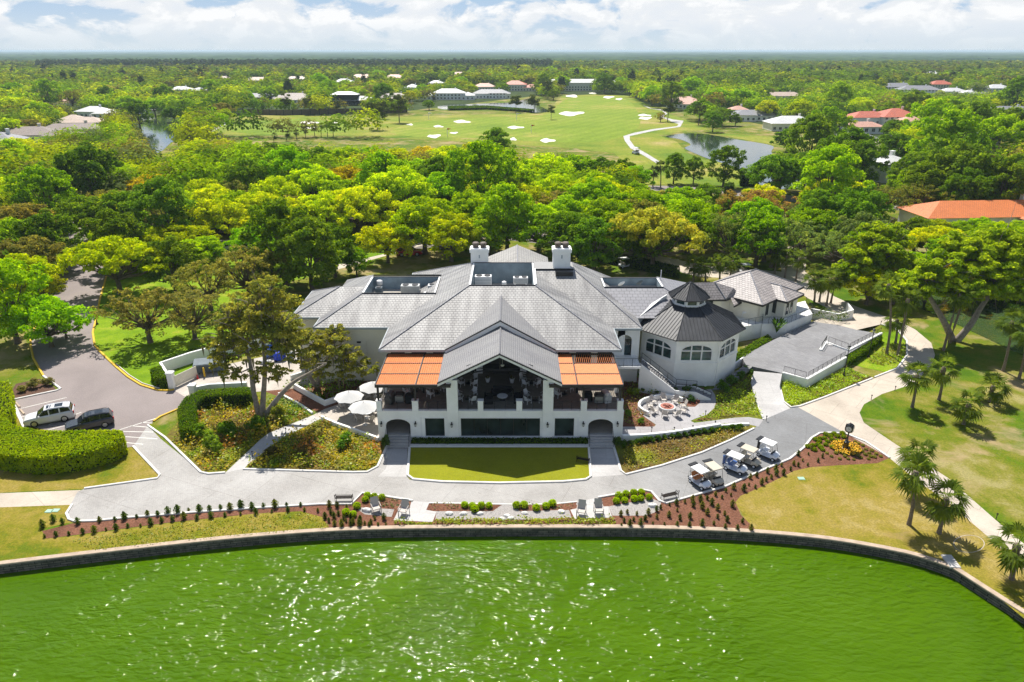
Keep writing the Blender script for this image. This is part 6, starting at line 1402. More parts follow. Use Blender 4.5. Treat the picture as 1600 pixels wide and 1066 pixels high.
# ------------------------------------------------------------------ cabbage palms
def palm_mesh(seed,nf=30,rad=1.75):
    rng=random.Random(seed); vs=[];fs=[]
    for i in range(nf):
        az=i*2.4+rng.uniform(-.3,.3); el=R(rng.uniform(-35,75)) if i>5 else R(rng.uniform(-75,-30)); L_=rad*rng.uniform(.45,.62)
        d=Vector((math.cos(az)*math.cos(el),math.sin(az)*math.cos(el),math.sin(el))); s=Vector((-math.sin(az),math.cos(az),0)); n_=d.cross(s)
        o=Vector((0,0,0)); tip=d*L_
        k=len(vs); vs+=[o-s*.02,o+s*.02,tip+s*.02,tip-s*.02]; fs.append((k,k+1,k+2,k+3))
        for j in range(11):
            a=R(-95+190*j/10); ln=rad*.62*(1-.30*abs(j-5)/5)*rng.uniform(.85,1.1)
            dd=(d*math.cos(a)+s*math.sin(a)).normalized(); mid=tip+dd*ln*.55-n_*0+Vector((0,0,-.05)); e=tip+dd*ln+Vector((0,0,-.22*ln-.12)); pp=dd.cross(n_).normalized()*.075
            k=len(vs); vs+=[tip,mid+pp,e,mid-pp]; fs.append((k,k+1,k+2,k+3))
    b=MB(); b.add(vs,fs); me=b.mesh('crown','leaf'); return me
PALM=[palm_mesh(31),palm_mesh(32,26),palm_mesh(33,34)]
def palmtrunk(h,lean):
    b=MB(); ps=[Vector((lean[0]*t*t,lean[1]*t*t,h*t)) for t in (0,.15,.35,.6,.8,1)]; b.tube(ps,[.19,.15,.135,.13,.15,.20],8); b.lathe([(.21,h-.55),(.27,h-.2),(.16,h+.1)],(lean[0],lean[1]),8); return b.mesh('trunk','palm_bark'),ps[-1]
PN=[]
rp=random.Random(9)
def palm(foot,top,label,rad=1.0,col=(.13,.19,.03),z=0.0):
    p=P(*foot,z); t=PY(top[0],top[1],p.y); h=max(1.2,t.z-z); r=thing('palm_tree',label,'palm tree',tuple(p))
    tm,tp_=palmtrunk(h,(t.x-p.x,0)); link('trunk',tm,r); c=link('crown',PALM[len(PN)%3],r,tp_); c.rotation_euler=(0,0,rp.uniform(0,6.28)); c.scale=(rad,)*3; j=rp.uniform(.9,1.2); c.color=(col[0]*j,col[1]*j,col[2]*j,1); PN.append(r)
for f,t,l in [((1425,637),(1433,587),'slim palm at the left edge of the right lawn, beside the tan drive curve'),((1467,625),(1475,575),'palm second from the tan drive curve on the right lawn'),((1505,663),(1514,632),'short stout palm in the middle of the right lawn'),((1546,628),(1552,604),'short leaning palm behind the short stout palm'),((1420,820),(1431,738),'tall palm standing nearest the sea wall on the dry lawn'),((1424,770),(1437,712),'palm directly behind the tall palm, crossing the concrete walk'),((1467,833),(1479,780),'small palm right of the tall palm on the dry lawn'),((1580,905),(1590,852),'palm in the lower right corner beside the concrete walk'),((1567,580),(1582,503),'tall palm at the channel bank near the right edge'),((1592,592),(1606,520),'palm at the right edge behind the channel bank palm'),
 ((1385,553),(1389,445),'tallest slim palm of the three on the grass island'),((1399,536),(1402,500),'short palm in the middle of the grass island'),((1402,556),(1419,468),'palm leaning right on the grass island'),((1474,548),(1500,460),'front palm leaning right in front of the great mossy oak'),((1484,536),(1509,462),'rear palm leaning right in front of the great mossy oak'),
 ((1272,472),(1272,436),'left palm of the pair behind the angular planter'),((1280,472),(1284,440),'palm beside the left planter palm'),((1291,478),(1298,436),'right palm of the pair behind the angular planter'),((1298,474),(1308,434),'outermost right palm behind the angular planter'),
 ((1083,440),(1085,412),'palm left of the group behind the gazebo cupola'),((1102,440),(1101,415),'palm second of the group behind the gazebo cupola'),((1124,440),(1124,410),'palm third of the group behind the gazebo cupola'),((1141,432),(1145,408),'rightmost palm of the group behind the gazebo cupola'),((1210,428),(1216,396),'palm left of the drive behind the pavilion roof'),((1226,434),(1230,400),'palm right of the drive behind the pavilion roof'),((1243,440),(1250,404),'palm farthest right behind the pavilion roof'),
 ((1020,292),(1022,268),'left palm of the two by the golf road'),((1032,293),(1032,260),'right palm of the two by the golf road'),
 ((428,222),(429,212),'far palm at the left end of the row on the fairway edge'),((448,220),(449,209),'far palm second in the row on the fairway edge'),((464,219),(463,207),'far palm third in the row on the fairway edge'),((478,216),(477,203),'far palm fourth in the row on the fairway edge'),((492,214),(490,200),'far palm fifth in the row on the fairway edge'),((502,214),(503,196),'tallest far palm near the right of the fairway row'),((512,214),(511,194),'far palm beside the tallest in the fairway row'),((521,214),(520,201),'far palm at the right end of the fairway row'),
 ((285,190),(285,172),'far palm left of the pond clump by the left fairway'),((298,192),(298,170),'far palm second of the pond clump by the left fairway'),((318,196),(318,168),'far palm third of the pond clump by the left fairway'),((328,194),(328,170),'far palm right of the pond clump by the left fairway'),
 ((880,318),(880,296),'palm among the oaks left of the dark palm thicket'),((905,322),(904,300),'palm in the middle of the dark palm thicket'),((930,322),(932,302),'palm right of centre in the dark palm thicket'),((955,318),(957,298),'palm at the right of the dark palm thicket'),((865,305),(866,285),'palm at the rear left of the dark palm thicket')]:
    far_=f[1]<330
    palm(f,t,l,1.0 if not far_ else (1.1 if f[1]>280 else .85),(.13,.19,.03) if not far_ else (.07,.10,.03))
# fairway pines
def pine(foot,topv,label,rad):
    rad*=.72
    p=P(*foot); h=PY(foot[0],topv,p.y).z; rng=np.random.default_rng(int(foot[0])); r=thing('pine_tree',label,'pine tree',tuple(p)); m=MB(); m.tube([(0,0,0),(.1,0,h*.5),(0,.1,h*.96)],[h*.022,h*.016,h*.006],6)
    C=[];Nn=[];S=[]
    for i in range(16):
        z=h*rng.uniform(.52,1.0); t=rng.uniform(0,6.28); q=rad*rng.uniform(.25,1)*(1.15-.6*(z/h)); c=np.array([q*math.cos(t),q*math.sin(t),z]); m.tube([(0,0,z-.06*h),tuple(c)],[h*.006,.02],4)
        n=60; d=rng.normal(size=(n,3)); d/=np.linalg.norm(d,axis=1,keepdims=True); C.append(c+d*rng.uniform(.4,1,size=(n,1))*np.array([rad*.36,rad*.36,rad*.2])); Nn.append(d+np.array([0,0,.6])); S.append(rng.uniform(.6,1.3,size=n)*rad*.075)
    link('trunk',m.mesh('trunk','bark'),r); c=link('crown',quads_mesh('crown',np.concatenate(C),np.concatenate(Nn),np.concatenate(S),rng,'leaf'),r); c.color=(.085,.115,.03,1)
for f,tv,l,rd in [((590,203),162,'tall open pine on the fairway left of the bunkers',8),((624,192),150,'dense dark pine on the fairway right of the open pine',8.5),((598,186),160,'pine behind the open pine by the dark fence',6),((448,179),146,'pine in front of the grey roofed house',6),((484,180),152,'pine right of the grey roofed house',6),((528,179),158,'thin pine in front of the white modern house',4),((806,176),150,'left pine of the pair at the middle pond',7),((835,176),150,'right pine of the pair at the middle pond',8),((861,187),165,'small bare pine beyond the middle pond',4),((856,155),127,'dense pine on the green beyond the pond',9),((1043,190),157,'leaning brown pine beside the golf path bend',7),((955,146),118,'pine in front of the pale apartment house',8),((1091,196),165,'dark pine behind the right pond',5)]: pine(f,tv,l,rd)
# ------------------------------------------------------------------ hedges, shrubs
def leafshell(poly,z0,z1,dens,leaf,rng,top=True,rnd=.06):
    # leaf cards over the top and sides of a clipped hedge with this footprint
    P2=np.array([(p[0],p[1]) for p in poly]); C=[];Nn=[]
    n=len(P2); ctr=P2.mean(0); ar=0.5*abs(sum(P2[i][0]*P2[(i+1)%n][1]-P2[(i+1)%n][0]*P2[i][1] for i in range(n)))
    sg=np.sign(sum(P2[i][0]*P2[(i+1)%n][1]-P2[(i+1)%n][0]*P2[i][1] for i in range(n)))
    mn,mx=P2.min(0),P2.max(0); k=int(ar*dens); box=(mx-mn); cnt=0
    while cnt<k:
        q=mn+rng.random(2)*box
        if inpoly(q[0],q[1],poly): C.append((q[0],q[1],z1+rng.normal()*rnd)); Nn.append((rng.normal()*.5,rng.normal()*.5,1)); cnt+=1
    for i in range(n):
        a,b=P2[i],P2[(i+1)%n]; L_=np.linalg.norm(b-a); e=(b-a)/max(L_,1e-6); nn=np.array([e[1],-e[0]])*sg
        for _ in range(int(L_*(z1-z0)*dens)):
            t=rng.random(); q=a+(b-a)*t+nn*abs(rng.normal())*rnd; C.append((q[0],q[1],z0+(z1-z0)*rng.random())); Nn.append((nn[0]+rng.normal()*.5,nn[1]+rng.normal()*.5,.35+rng.normal()*.3))
    C=np.array(C); Nn=np.array(Nn); return C,Nn,rng.uniform(.6,1.35,size=len(C))*leaf
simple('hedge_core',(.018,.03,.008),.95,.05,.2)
def hedge(px,h,label,col,dens=70,leaf=.10,name='clipped_hedge',zt=0.0,sm=False,seed=0,world=None):
    p=world if world else pts(px); p=smooth(p,True,3) if sm else p
    rng=np.random.default_rng(seed+len(px or [])); c0=sum((Vector((q.x,q.y,0)) for q in p),Vector())/len(p); poly=[(q.x-c0.x,q.y-c0.y) for q in p]
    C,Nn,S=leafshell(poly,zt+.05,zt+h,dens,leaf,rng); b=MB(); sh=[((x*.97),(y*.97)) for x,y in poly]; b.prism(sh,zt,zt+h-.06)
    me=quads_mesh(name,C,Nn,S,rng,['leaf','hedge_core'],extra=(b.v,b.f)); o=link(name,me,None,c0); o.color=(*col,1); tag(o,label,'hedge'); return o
LIME=(.34,.46,.008); HG=(.13,.23,.010); DG=(.07,.135,.014)
hh=1.8
hp=[P(-60,690,hh),P(0,709,hh),P(58,714,hh),P(116,709,hh),P(174,694,hh),P(193,682,hh),P(188,672,hh),P(116,673,hh),P(60,673,hh),P(20,664,hh),P(6,652,hh),P(-60,650,hh)]
hedge(None,hh,'big bright lime clipped hedge curving round the two parked cars','x' and LIME,170,.085,seed=1,world=hp)
hedge(None,1.9,'tall narrow lime hedge at the left edge behind the big curved hedge',LIME,90,.09,seed=2,world=[P(-40,596,1.9),P(14,596,1.9),P(17,640,1.9),P(6,652,1.9),P(-40,652,1.9)])
hedge(None,1.35,'dark green clipped hedge wrapping the yard wall, with a rounded left end',HG,150,.075,seed=3,world=[P(283,672,1.2),P(278,640,1.2),P(290,622,1.2),P(312,612,1.2),P(350,609,1.2),P(392,607,1.2),P(392,617,1.2),P(350,619,1.2),P(318,622,1.2),P(305,632,1.2),P(306,660,1.2),P(300,672,1.2)])
hedge([(238,592),(254,586),(268,602),(262,606),(246,606)],1.25,'round dark shrub hedge at the end of the yard wall',HG,120,.09,seed=4)
hedge([(258,575),(300,562),(350,547),(350,543),(300,556),(256,570)],.9,'thin dark hedge behind the long yard wall',DG,60,.1,seed=5)
hedge([(645,694.5),(918,694.5),(918,690.5),(645,690.5)],.42,'low dark hedge along the foot of the clubhouse front',DG,170,.075,seed=6)
hedge([(1325,574),(1352,556),(1376,536),(1372,530),(1348,549),(1322,567)],.85,'leafy green hedge at the foot of the terrace wall, behind the lamp posts',HG,110,.10,seed=7)
hedge(None,1.0,'green hedge between the gazebo and the terrace, along the white deck wall',HG,90,.11,seed=8,world=[P(1152,548,1.2),P(1200,520,1.2),P(1206,527,1.2),P(1160,556,1.2)])
hedge([(900,402),(985,419),(1060,436),(1060,429),(985,411),(900,395)],1.4,'long dark hedge beyond the rear walk, right of the right chimney',DG,40,.14,seed=9)
hedge([(360,405),(420,402),(520,395),(520,390),(420,396),(360,399)],1.0,'dark hedge in front of the left car park',DG,30,.14,seed=10)
hedge([(207,425),(275,420),(275,412),(207,416)],1.5,'dark clipped hedge block beside the left road under the lime oaks',DG,40,.14,seed=11)
hedge([(700,168.7),(760,168),(834,174),(834,176.5),(760,171.5),(700,173)],1.2,'long dark hedge on the near side of the middle pond',DG,6,.35,seed=12)
hedge([(1156,291),(1184,292),(1184,286),(1156,285)],3.0,'square clipped hedge block by the right pond, the larger one',DG,14,.22,seed=13); hedge([(1131,304),(1145,304),(1145,299),(1131,299)],2.2,'small clipped hedge block by the golf road, left of the larger one',DG,14,.22,seed=14)
hedge([(1530,470),(1600,498),(1660,520),(1660,508),(1600,486),(1540,462)],1.1,'dark hedge on the far bank of the right channel',DG,40,.14,seed=15)
hedge([(748,366),(766,350),(774,327),(802,325),(806,345),(798,366)],.8,'green planting island in the rear turning circle behind the chimney',HG,30,.15,seed=16)
def ballmesh(seed,n=520,leaf=.055,zr=.85,conic=0):
    rng=np.random.default_rng(seed); d=rng.normal(size=(n,3)); d/=np.linalg.norm(d,axis=1,keepdims=True); d[:,2]=np.where(d[:,2]<-.5,-d[:,2],d[:,2])
    C=d*rng.uniform(.9,1.05,size=(n,1))*np.array([.5,.5,.5*zr]); C[:,2]+=.5*zr*.85
    if conic: 
        t=rng.random(n)**.7; a=rng.random(n)*6.283; rr=.40*np.sin(np.pi*(.14+.86*t))*(.55+.6*rng.random(n)); C=np.stack([rr*np.cos(a),rr*np.sin(a),t*1.15],1); d=np.stack([np.cos(a),np.sin(a),.5+0*a],1)
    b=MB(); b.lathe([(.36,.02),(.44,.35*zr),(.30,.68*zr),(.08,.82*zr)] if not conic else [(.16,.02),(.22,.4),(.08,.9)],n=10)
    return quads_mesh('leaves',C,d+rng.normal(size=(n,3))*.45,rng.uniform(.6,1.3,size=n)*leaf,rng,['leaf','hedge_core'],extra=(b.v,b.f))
BALL=ballmesh(41); CON=[ballmesh(42+i,260,.075,1,1) for i in range(3)]; MOUND=ballmesh(46,260,.07,.62)
def shrubmesh(seed):
    rng=np.random.default_rng(seed); C=[];Nn=[];S=[]
    for i in range(11):
        t=rng.uniform(0,6.28); q=rng.uniform(0,.36); c=np.array([q*math.cos(t),q*math.sin(t),rng.uniform(.25,.75)]); n=75; d=rng.normal(size=(n,3)); d/=np.linalg.norm(d,axis=1,keepdims=True)
        C.append(c+d*rng.uniform(.5,1,size=(n,1))*.22); Nn.append(d+np.array([0,0,.5])+rng.normal(size=(n,3))*.4); S.append(rng.uniform(.6,1.4,size=n)*.055)
    return quads_mesh('leaves',np.concatenate(C),np.concatenate(Nn),np.concatenate(S),rng,'leaf')
SHR=[shrubmesh(51),shrubmesh(52),shrubmesh(53)]
rs=random.Random(21)
def plant(name,me,u,v,size,col,label,cat,group=None,hs=1.0,z=0.0,var=.15):
    o=link(name,me,None,P(u,v,z)); o.rotation_euler=(0,0,rs.uniform(0,6.28)); s=size*rs.uniform(1-var,1+var); o.scale=(s,s,s*hs); j=rs.uniform(.85,1.15); o.color=(col[0]*j,col[1]*j,col[2]*j,1); tag(o,label,cat,group); return o
# ball shrubs: three beds
def ordered(lst,fmt):
    return [fmt%ordw(i) for i in range(len(lst))]
BS=[('left bed beside the leftmost lounge chair',[(541,804),(552,807),(558,794),(571,783.5),(574,777),(585,779),(585,789),(597,780)]),('middle left bed above the gravel strip',[(726,792),(738,793.5),(742,799),(752,793),(764,793)]),('middle right bed above the gravel strip',[(807,793),(819,792.5),(838,797),(853,794),(863,790)]),('right bed beside the metal bench',[(963,786),(967,778),(976,785),(978,775),(990,773.5),(991,783),(1001,782),(1002,772.5),(1014,780)])]
for w_,l in BS:
    l=sorted(l); 
    for i,(u,v) in enumerate(l): plant('ball_shrub',BALL,u,v,.64,(.44,.60,.008),'lime ball shrub, %s from the left in the %s'%(ordw(i),w_.split(' beside')[0].split(' above')[0] if len(w_)>44 else w_),'shrub','clipped ball shrubs by the lake',var=.08)
# conifer seedlings in the mulch
rows=[('in the back row of the left shore bed',[(67,824),(84,815),(98,818),(122,819),(156,815.5),(180,814),(195,811.5),(214,809.5),(231,806),(247,806),(263,803),(278,802),(295,799),(312,800),(328,798),(345,796),(360,797),(377,794),(394,795),(412,793),(430,793),(448,791),(470,791)],.52),
 ('in the front row of the left shore bed',[(70,840),(88,838),(108,836),(130,834),(148,832),(166,829),(182,828),(200,824),(220,823),(236,820),(253,816),(270,814),(288,811),(308,812),(330,809),(352,807),(376,805),(400,803),(425,801),(450,799),(476,799)],.44)]
g1=[(508,810),(517,803),(522,810),(529,805),(537,812),(514,816),(541,816),(552,818),(548,810),(563,816),(570,820),(580,819),(586,812),(591,822),(600,812),(603,821),(523,822),(534,823),(548,822),(562,823),(577,823),(515,793),(527,793),(542,795),(497,800)]
g2=[(970,806),(980,803),(995,805),(1013,804),(1026,799),(1032,795),(975,816),(990,814),(1008,813),(1026,810),(971,822),(984,822),(1001,821),(1020,820),(1038,821),(1045,808),(1046,790),(1057,789),(1058,799),(1062,812),(1078,810),(1058,822),(1077,823),(1097,822),(1070,786),(1082,784),(1094,784),(1083,792),(1097,795),(1105,781),(1112,789),(1121,797),(1105,804),(1121,810),(1136,815),(1115,820),(1133,826),(1152,828),(1173,829),(1128,779),(1132,805),(1144,792),(1160,817)]
g3=[(1118,775),(1134,769),(1142,775),(1146,764),(1162,767),(1170,759),(1180,763),(1190,757),(1172,748),(1182,745),(1197,752),(1205,748),(1213,743),(1199,739),(1212,735),(1221,729),(1235,735),(1224,742),(1240,727),(1254,721),(1263,711),(1247,712),(1247,729),(1268,703),(1278,722),(1262,728),(1285,715)]
for w_,l,s in rows:
    for i,(u,v) in enumerate(l): plant('conifer_seedling',CON[i%3],u,v,s,(.13,.21,.03) if i%4 else (.24,.28,.04),'conifer seedling, %s from the left %s'%(ordw(i),w_),'conifer seedling','conifer seedlings in the shore beds',1.0,var=.42)
for w_,l in (('left of the lounge chairs by the sea wall',g1),('between the metal bench and the sea wall',g2),('in the mulch strip below the golf carts',g3)):
    for i,(u,v) in enumerate(sorted(l)): plant('conifer_seedling',CON[i%3],u,v,.41,(.15,.19,.04) if i%3 else (.26,.26,.06),'conifer seedling, %s from the left %s'%(ordw(i),w_),'conifer seedling','conifer seedlings in the shore beds',1.1,var=.42)
# lime mounds and small tufts in the clock bed
cb=[(1262,699),(1274,688),(1270,697),(1281,686),(1280,691),(1278,696),(1290,680),(1288,686),(1297,683),(1303,679),(1308,683),(1300,688),(1309,690),(1318,684),(1293,691),(1290,696),(1282,700),(1300,700),(1316,678.5),(1285,704),(1272,704)]
for i,(u,v) in enumerate(sorted(cb)): plant('mound_shrub',MOUND,u,v,.55,(.27,.36,.012),'lime green mound plant, %s from the left in the clock bed'%ordw(i),'mound plant','mound plants in the clock bed',.9)
cs=[(1306,709),(1292,709),(1299,714),(1312,718),(1320,714),(1325,718),(1334,719),(1345,716),(1352,711),(1347,706),(1353,703),(1358,709),(1362,705),(1369,710),(1360,714),(1338,709),(1340,713),(1331,711),(1310,705),(1348,697),(1341,694),(1336,691),(1366,715),(1376,714),(1357,718),(1332,705),(1318,710)]
for i,(u,v) in enumerate(sorted(cs)): plant('grass_tuft',MOUND,u,v,.36,(.36,.34,.07),'small pale yellow tuft, %s from the left round the street clock'%ordw(i),'tuft','pale tufts round the street clock',.9)
b=MB(); rr=np.random.default_rng(61); p=P(1321,701); n=900; t=rr.random(n)*6.283; q=np.sqrt(rr.uniform(.12,1.35**2,n)); C=np.stack([q*np.cos(t),q*np.sin(t)*.95,rr.uniform(.06,.26,n)],1)
o=link('yellow_flowers',quads_mesh('yellow_flowers',C,rr.normal(size=(n,3))*.5+np.array([0,0,1]),rr.uniform(.05,.09,n),rr,'flower_yellow'),None,p); o['kind']='stuff'
n=900; t=rr.random(n)*6.283; q=np.sqrt(rr.uniform(.05,1.35**2,n)); C=np.stack([q*np.cos(t),q*np.sin(t),rr.uniform(.02,.18,n)],1); o=link('flower_leaves',quads_mesh('flower_leaves',C,rr.normal(size=(n,3))*.5+np.array([0,0,1]),rr.uniform(.05,.09,n),rr,'leaf'),None,p); o.color=(.06,.10,.02,1); o['kind']='stuff'
# garden shrubs left and right
GS=[((335,705),2.3,(.15,.22,.02),'round grey green shrub at the front of the left garden bed',1.0),((313,685),2.2,(.12,.20,.012),'round green shrub left of centre in the left garden bed',.9),((357,684),2.3,(.12,.21,.012),'round green shrub right of centre in the left garden bed',.9),((298,668),1.3,(.12,.17,.02),'small lime shrub next to the rounded hedge end',.8),((402,672),2.0,(.10,.17,.015),'bushy lime shrub below the three stemmed oak',.9),((436,655),1.9,(.16,.18,.02),'yellow tinged shrub beside the garden path and the oak',.9),((540,697),2.0,(.08,.16,.012),'dark green shrub in the triangular bed by the drive',.7),((425,712),1.4,(.09,.08,.025),'bronze leaved shrub at the left of the triangular bed',.7),((470,712),1.3,(.11,.09,.03),'bronze leaved shrub in the middle of the triangular bed',.6),
 ((990,618),1.4,(.15,.20,.02),'yellow green shrub near the pergola corner bed',.8),((982,650),1.0,(.10,.17,.015),'lime shrub beside the curved seat wall',.8),((1001,662),.9,(.08,.15,.015),'small lime shrub at the tip of the curved bed',.8),((1010,612),1.3,(.05,.10,.014),'dark shrub under the outside stair, left',.8),((1030,615),1.3,(.05,.10,.014),'dark shrub under the outside stair, middle',.8),((1052,618),1.3,(.05,.10,.014),'dark shrub under the outside stair, right',.8),((1072,618),1.5,(.045,.10,.014),'dark round shrub behind the fire pit',.9),((1085,612),1.2,(.05,.10,.014),'dark shrub at the foot of the outside stair',.9),((1080,628),1.0,(.05,.10,.03),'blue green shrub beside the orange flowers',.8),
 ((1130,612),1.5,(.07,.14,.014),'leafy shrub beside the gazebo steps, lower',1.0),((1142,602),1.4,(.06,.12,.014),'leafy shrub beside the gazebo steps, middle',1.0),((1156,594),1.3,(.07,.14,.014),'leafy shrub beside the gazebo steps, upper',1.0),((1168,586),1.2,(.07,.14,.014),'leafy shrub at the top of the gazebo steps',1.0),((1150,568),1.3,(.05,.11,.014),'dark shrub in the corner below the terrace and gazebo',.9),
 ((603,700),1.0,(.05,.09,.02),'dark climber at the left arch of the clubhouse',1.5),((964,698),.9,(.05,.09,.02),'dark climber at the right arch of the clubhouse',1.5),((36,612),1.2,(.17,.16,.05),'pale ornamental grass clump, left on the parking island',.7),((55,606),1.5,(.17,.16,.05),'pale ornamental grass clump, middle of the parking island',.8),((76,602),1.4,(.15,.14,.05),'pale ornamental grass clump, right on the parking island',.8)]
for i,((u,v),s,c,l,hs) in enumerate(GS): plant('garden_shrub',SHR[i%3],u,v,s*1.05,tuple(x*1.75 for x in c),l,'shrub','garden shrubs round the clubhouse' if False else None,hs,var=.05)
# row of small shrubs below the long garden wall
for i in range(18):
    t=i/17; u=975+t*180; v=697.5-t*27-2.2*math.sin(t*3.14); plant('wall_shrub',SHR[i%3],u,v,.85,(.085,.17,.014),'low dark shrub, %s from the left under the long garden wall'%ordw(i),'shrub','shrubs under the long garden wall',.75)
# bird of paradise clump on the terrace edge
p=P(1213,520,TZ); r=thing('banana_plant','tall paddle leaved plant in front of the pavilion deck','plant',(p.x,p.y,TZ)); vs=[];fs=[]; rr2=random.Random(4)
for i in range(22):
    t=i*2.4; L_=rr2.uniform(1.3,2.3); sp=rr2.uniform(.25,.8); d_=Vector((math.cos(t)*sp,math.sin(t)*sp,1)).normalized(); s_=Vector((-math.sin(t),math.cos(t),0)); a=d_*L_*.5; m_=d_*L_*.8+Vector((0,0,.02)); e=d_*L_+Vector((math.cos(t)*.15,math.sin(t)*.15,-.1)); k=len(vs); vs+=[Vector((0,0,0))-s_*.02,s_*.02,a+s_*.04,a-s_*.04]; fs.append((k,k+1,k+2,k+3)); k=len(vs); vs+=[a,m_+s_*.17,e,m_-s_*.17]; fs.append((k,k+1,k+2,k+3))
b=MB(); b.add(vs,fs); c=link('leaves',b.mesh('leaves','leaf'),r); c.color=(.07,.15,.02,1)
# ground cover carpets
def carpet(name,px,dens,leaf,h,cols,seed,z=0.0,rough=.6):
    p=pts(px,z); poly=[(q.x,q.y) for q in p]; P2=np.array(poly); mn,mx=P2.min(0),P2.max(0); rng=np.random.default_rng(seed); ar=0.5*abs(sum(poly[i][0]*poly[(i+1)%len(poly)][1]-poly[(i+1)%len(poly)][0]*poly[i][1] for i in range(len(poly)))); C=[]
    while len(C)<int(ar*dens):
        q=mn+rng.random(2)*(mx-mn)
        if inpoly(q[0],q[1],poly): C.append((q[0],q[1],z+abs(rng.normal())*h*.5+.03))
    C=np.array(C); n=len(C)
    # clumpy colour
    ph=rng.random(6)*6.28; f=np.sin(C[:,0]*1.1+ph[0])+np.sin(C[:,1]*1.3+ph[1])+np.sin((C[:,0]+C[:,1])*.8+ph[2])+np.sin((C[:,0]-C[:,1])*2.1+ph[3])*.7+rng.normal(size=n)*.45
    f=(f-f.min())/(f.max()-f.min()+1e-6); cc=np.array(cols); x=f*(len(cols)-1); i0=np.clip(x.astype(int),0,len(cols)-2); w_=(x-i0)[:,None]; tint=cc[i0]*(1-w_)+cc[i0+1]*w_
    hgt=.35+1.7*np.clip(np.sin(C[:,0]*1.7+ph[4])*np.sin(C[:,1]*1.9+ph[5])+.4,0,1); C[:,2]=z+.03+(C[:,2]-z)*hgt
    o=link(name,quads_mesh(name,C,rng.normal(size=(n,3))*rough+np.array([0,0,1]),rng.uniform(.6,1.4,n)*leaf,rng,'leaf_attr',tint=tint)); o['kind']='stuff'; return o
MIXG=[(.13,.26,.006),(.30,.42,.008),(.52,.38,.02),(.22,.38,.008),(.55,.20,.04),(.38,.50,.010)]
carpet('ground_cover',[(384,731),(430,694),(446,683),(502,658),(545,675),(596,693),(596,712),(586,727),(571,735),(551,735)],60,.10,.5,MIXG,71)
carpet('ground_cover',[(306,664),(310,628),(400,622),(470,645),(484,650),(420,676),(354,734),(322,736),(268,690),(280,676)],52,.10,.5,MIXG,72)
carpet('ground_cover',[(440,612),(472,607),(508,632),(540,620),(566,600),(590,578),(540,578),(500,590),(460,600)],40,.10,.5,[(.08,.17,.012),(.16,.29,.012),(.26,.40,.012),(.13,.24,.012)],73)
carpet('ground_cover',[(420,622),(440,622),(484,648),(440,668),(400,660)],40,.09,.4,[(.08,.17,.012),(.14,.27,.012),(.2,.34,.012)],74)
carpet('ground_cover',[(975,590),(1000,600),(1090,610),(1085,630),(1040,618),(1000,628),(994,640),(1012,658),(1020,666),(974,666)],26,.09,.45,[(.11,.22,.012),(.22,.34,.012),(.36,.18,.04),(.18,.30,.012)],75)
carpet('ground_cover',[(1120,622),(1150,605),(1174,585),(1176,600),(1181,627),(1190,652),(1170,649),(1148,650),(1118,654),(1084,658),(1107,648),(1118,637)],60,.085,.3,[(.28,.42,.006),(.38,.52,.008),(.20,.34,.006),(.34,.28,.03)],76)
carpet('ground_cover',[(975,683),(1040,676),(1110,666.5),(1150,663),(1165,664),(1120,669),(1060,679),(1000,685.5),(974,686.5)],80,.06,.12,[(.30,.42,.01),(.38,.42,.02),(.28,.18,.04)],77)
carpet('ground_cover',[(974,700),(1060,690),(1140,674),(1165,670),(1136,688),(1095,705),(1034,724),(984,736),(974,728)],44,.08,.25,[(.26,.32,.01),(.42,.46,.015),(.38,.22,.04),(.24,.34,.01)],78)
carpet('ground_cover',[(1221,606),(1223,590),(1261,609),(1322,575),(1360,590),(1290,618),(1250,631),(1236,634),(1227,628)],120,.075,.22,[(.30,.46,.006),(.40,.56,.006),(.24,.40,.006)],79)
carpet('ground_cover',[(617,815),(676,818),(690,811),(800,812),(895,811),(960,811),(963,820.5),(800,821.5),(616,821)],150,.075,.24,[(0.320,0.400,0.012),(0.416,0.448,0.014),(0.240,0.352,0.012)],80)
carpet('ground_cover',[(568,783),(600,778),(644,785),(640,794),(616,795),(590,792)],40,.06,.2,[(0.096,0.160,0.064),(0.160,0.224,0.048),(0.224,0.192,0.064)],81)
carpet('ground_cover',[(672,788),(760,789),(780,790),(768,798),(676,797)],34,.06,.2,[(0.096,0.160,0.064),(0.160,0.224,0.048),(0.224,0.192,0.064)],82)
carpet('ground_cover',[(803,789.5),(900,789),(890,796),(812,798)],34,.06,.2,[(0.096,0.160,0.080),(0.144,0.208,0.080),(0.224,0.192,0.064)],83)
carpet('ground_cover',[(1352,566),(1378,545),(1398,540),(1410,556),(1400,570),(1380,572)],60,.08,.3,[(0.256,0.272,0.015),(0.320,0.304,0.020),(0.192,0.240,0.014)],84)
carpet('ground_cover',[(1268,497),(1308,505),(1328,498),(1320,490),(1285,484)],30,.10,.4,[(0.048,0.080,0.012),(0.096,0.160,0.014),(0.080,0.128,0.020)],85,1.2)
carpet('orange_flowers',[(1068,620),(1078,618),(1094,626),(1090,634),(1080,634)],20,.07,.5,[(.7,.12,.02),(.6,.16,.05)],86)
carpet('shore_grass',[(110,845),(270,822),(400,806),(470,802),(505,812),(516,827),(400,837),(250,851),(150,862)],60,.05,.10,[(.20,.29,.008),(.28,.34,.010),(.24,.30,.01)],87)
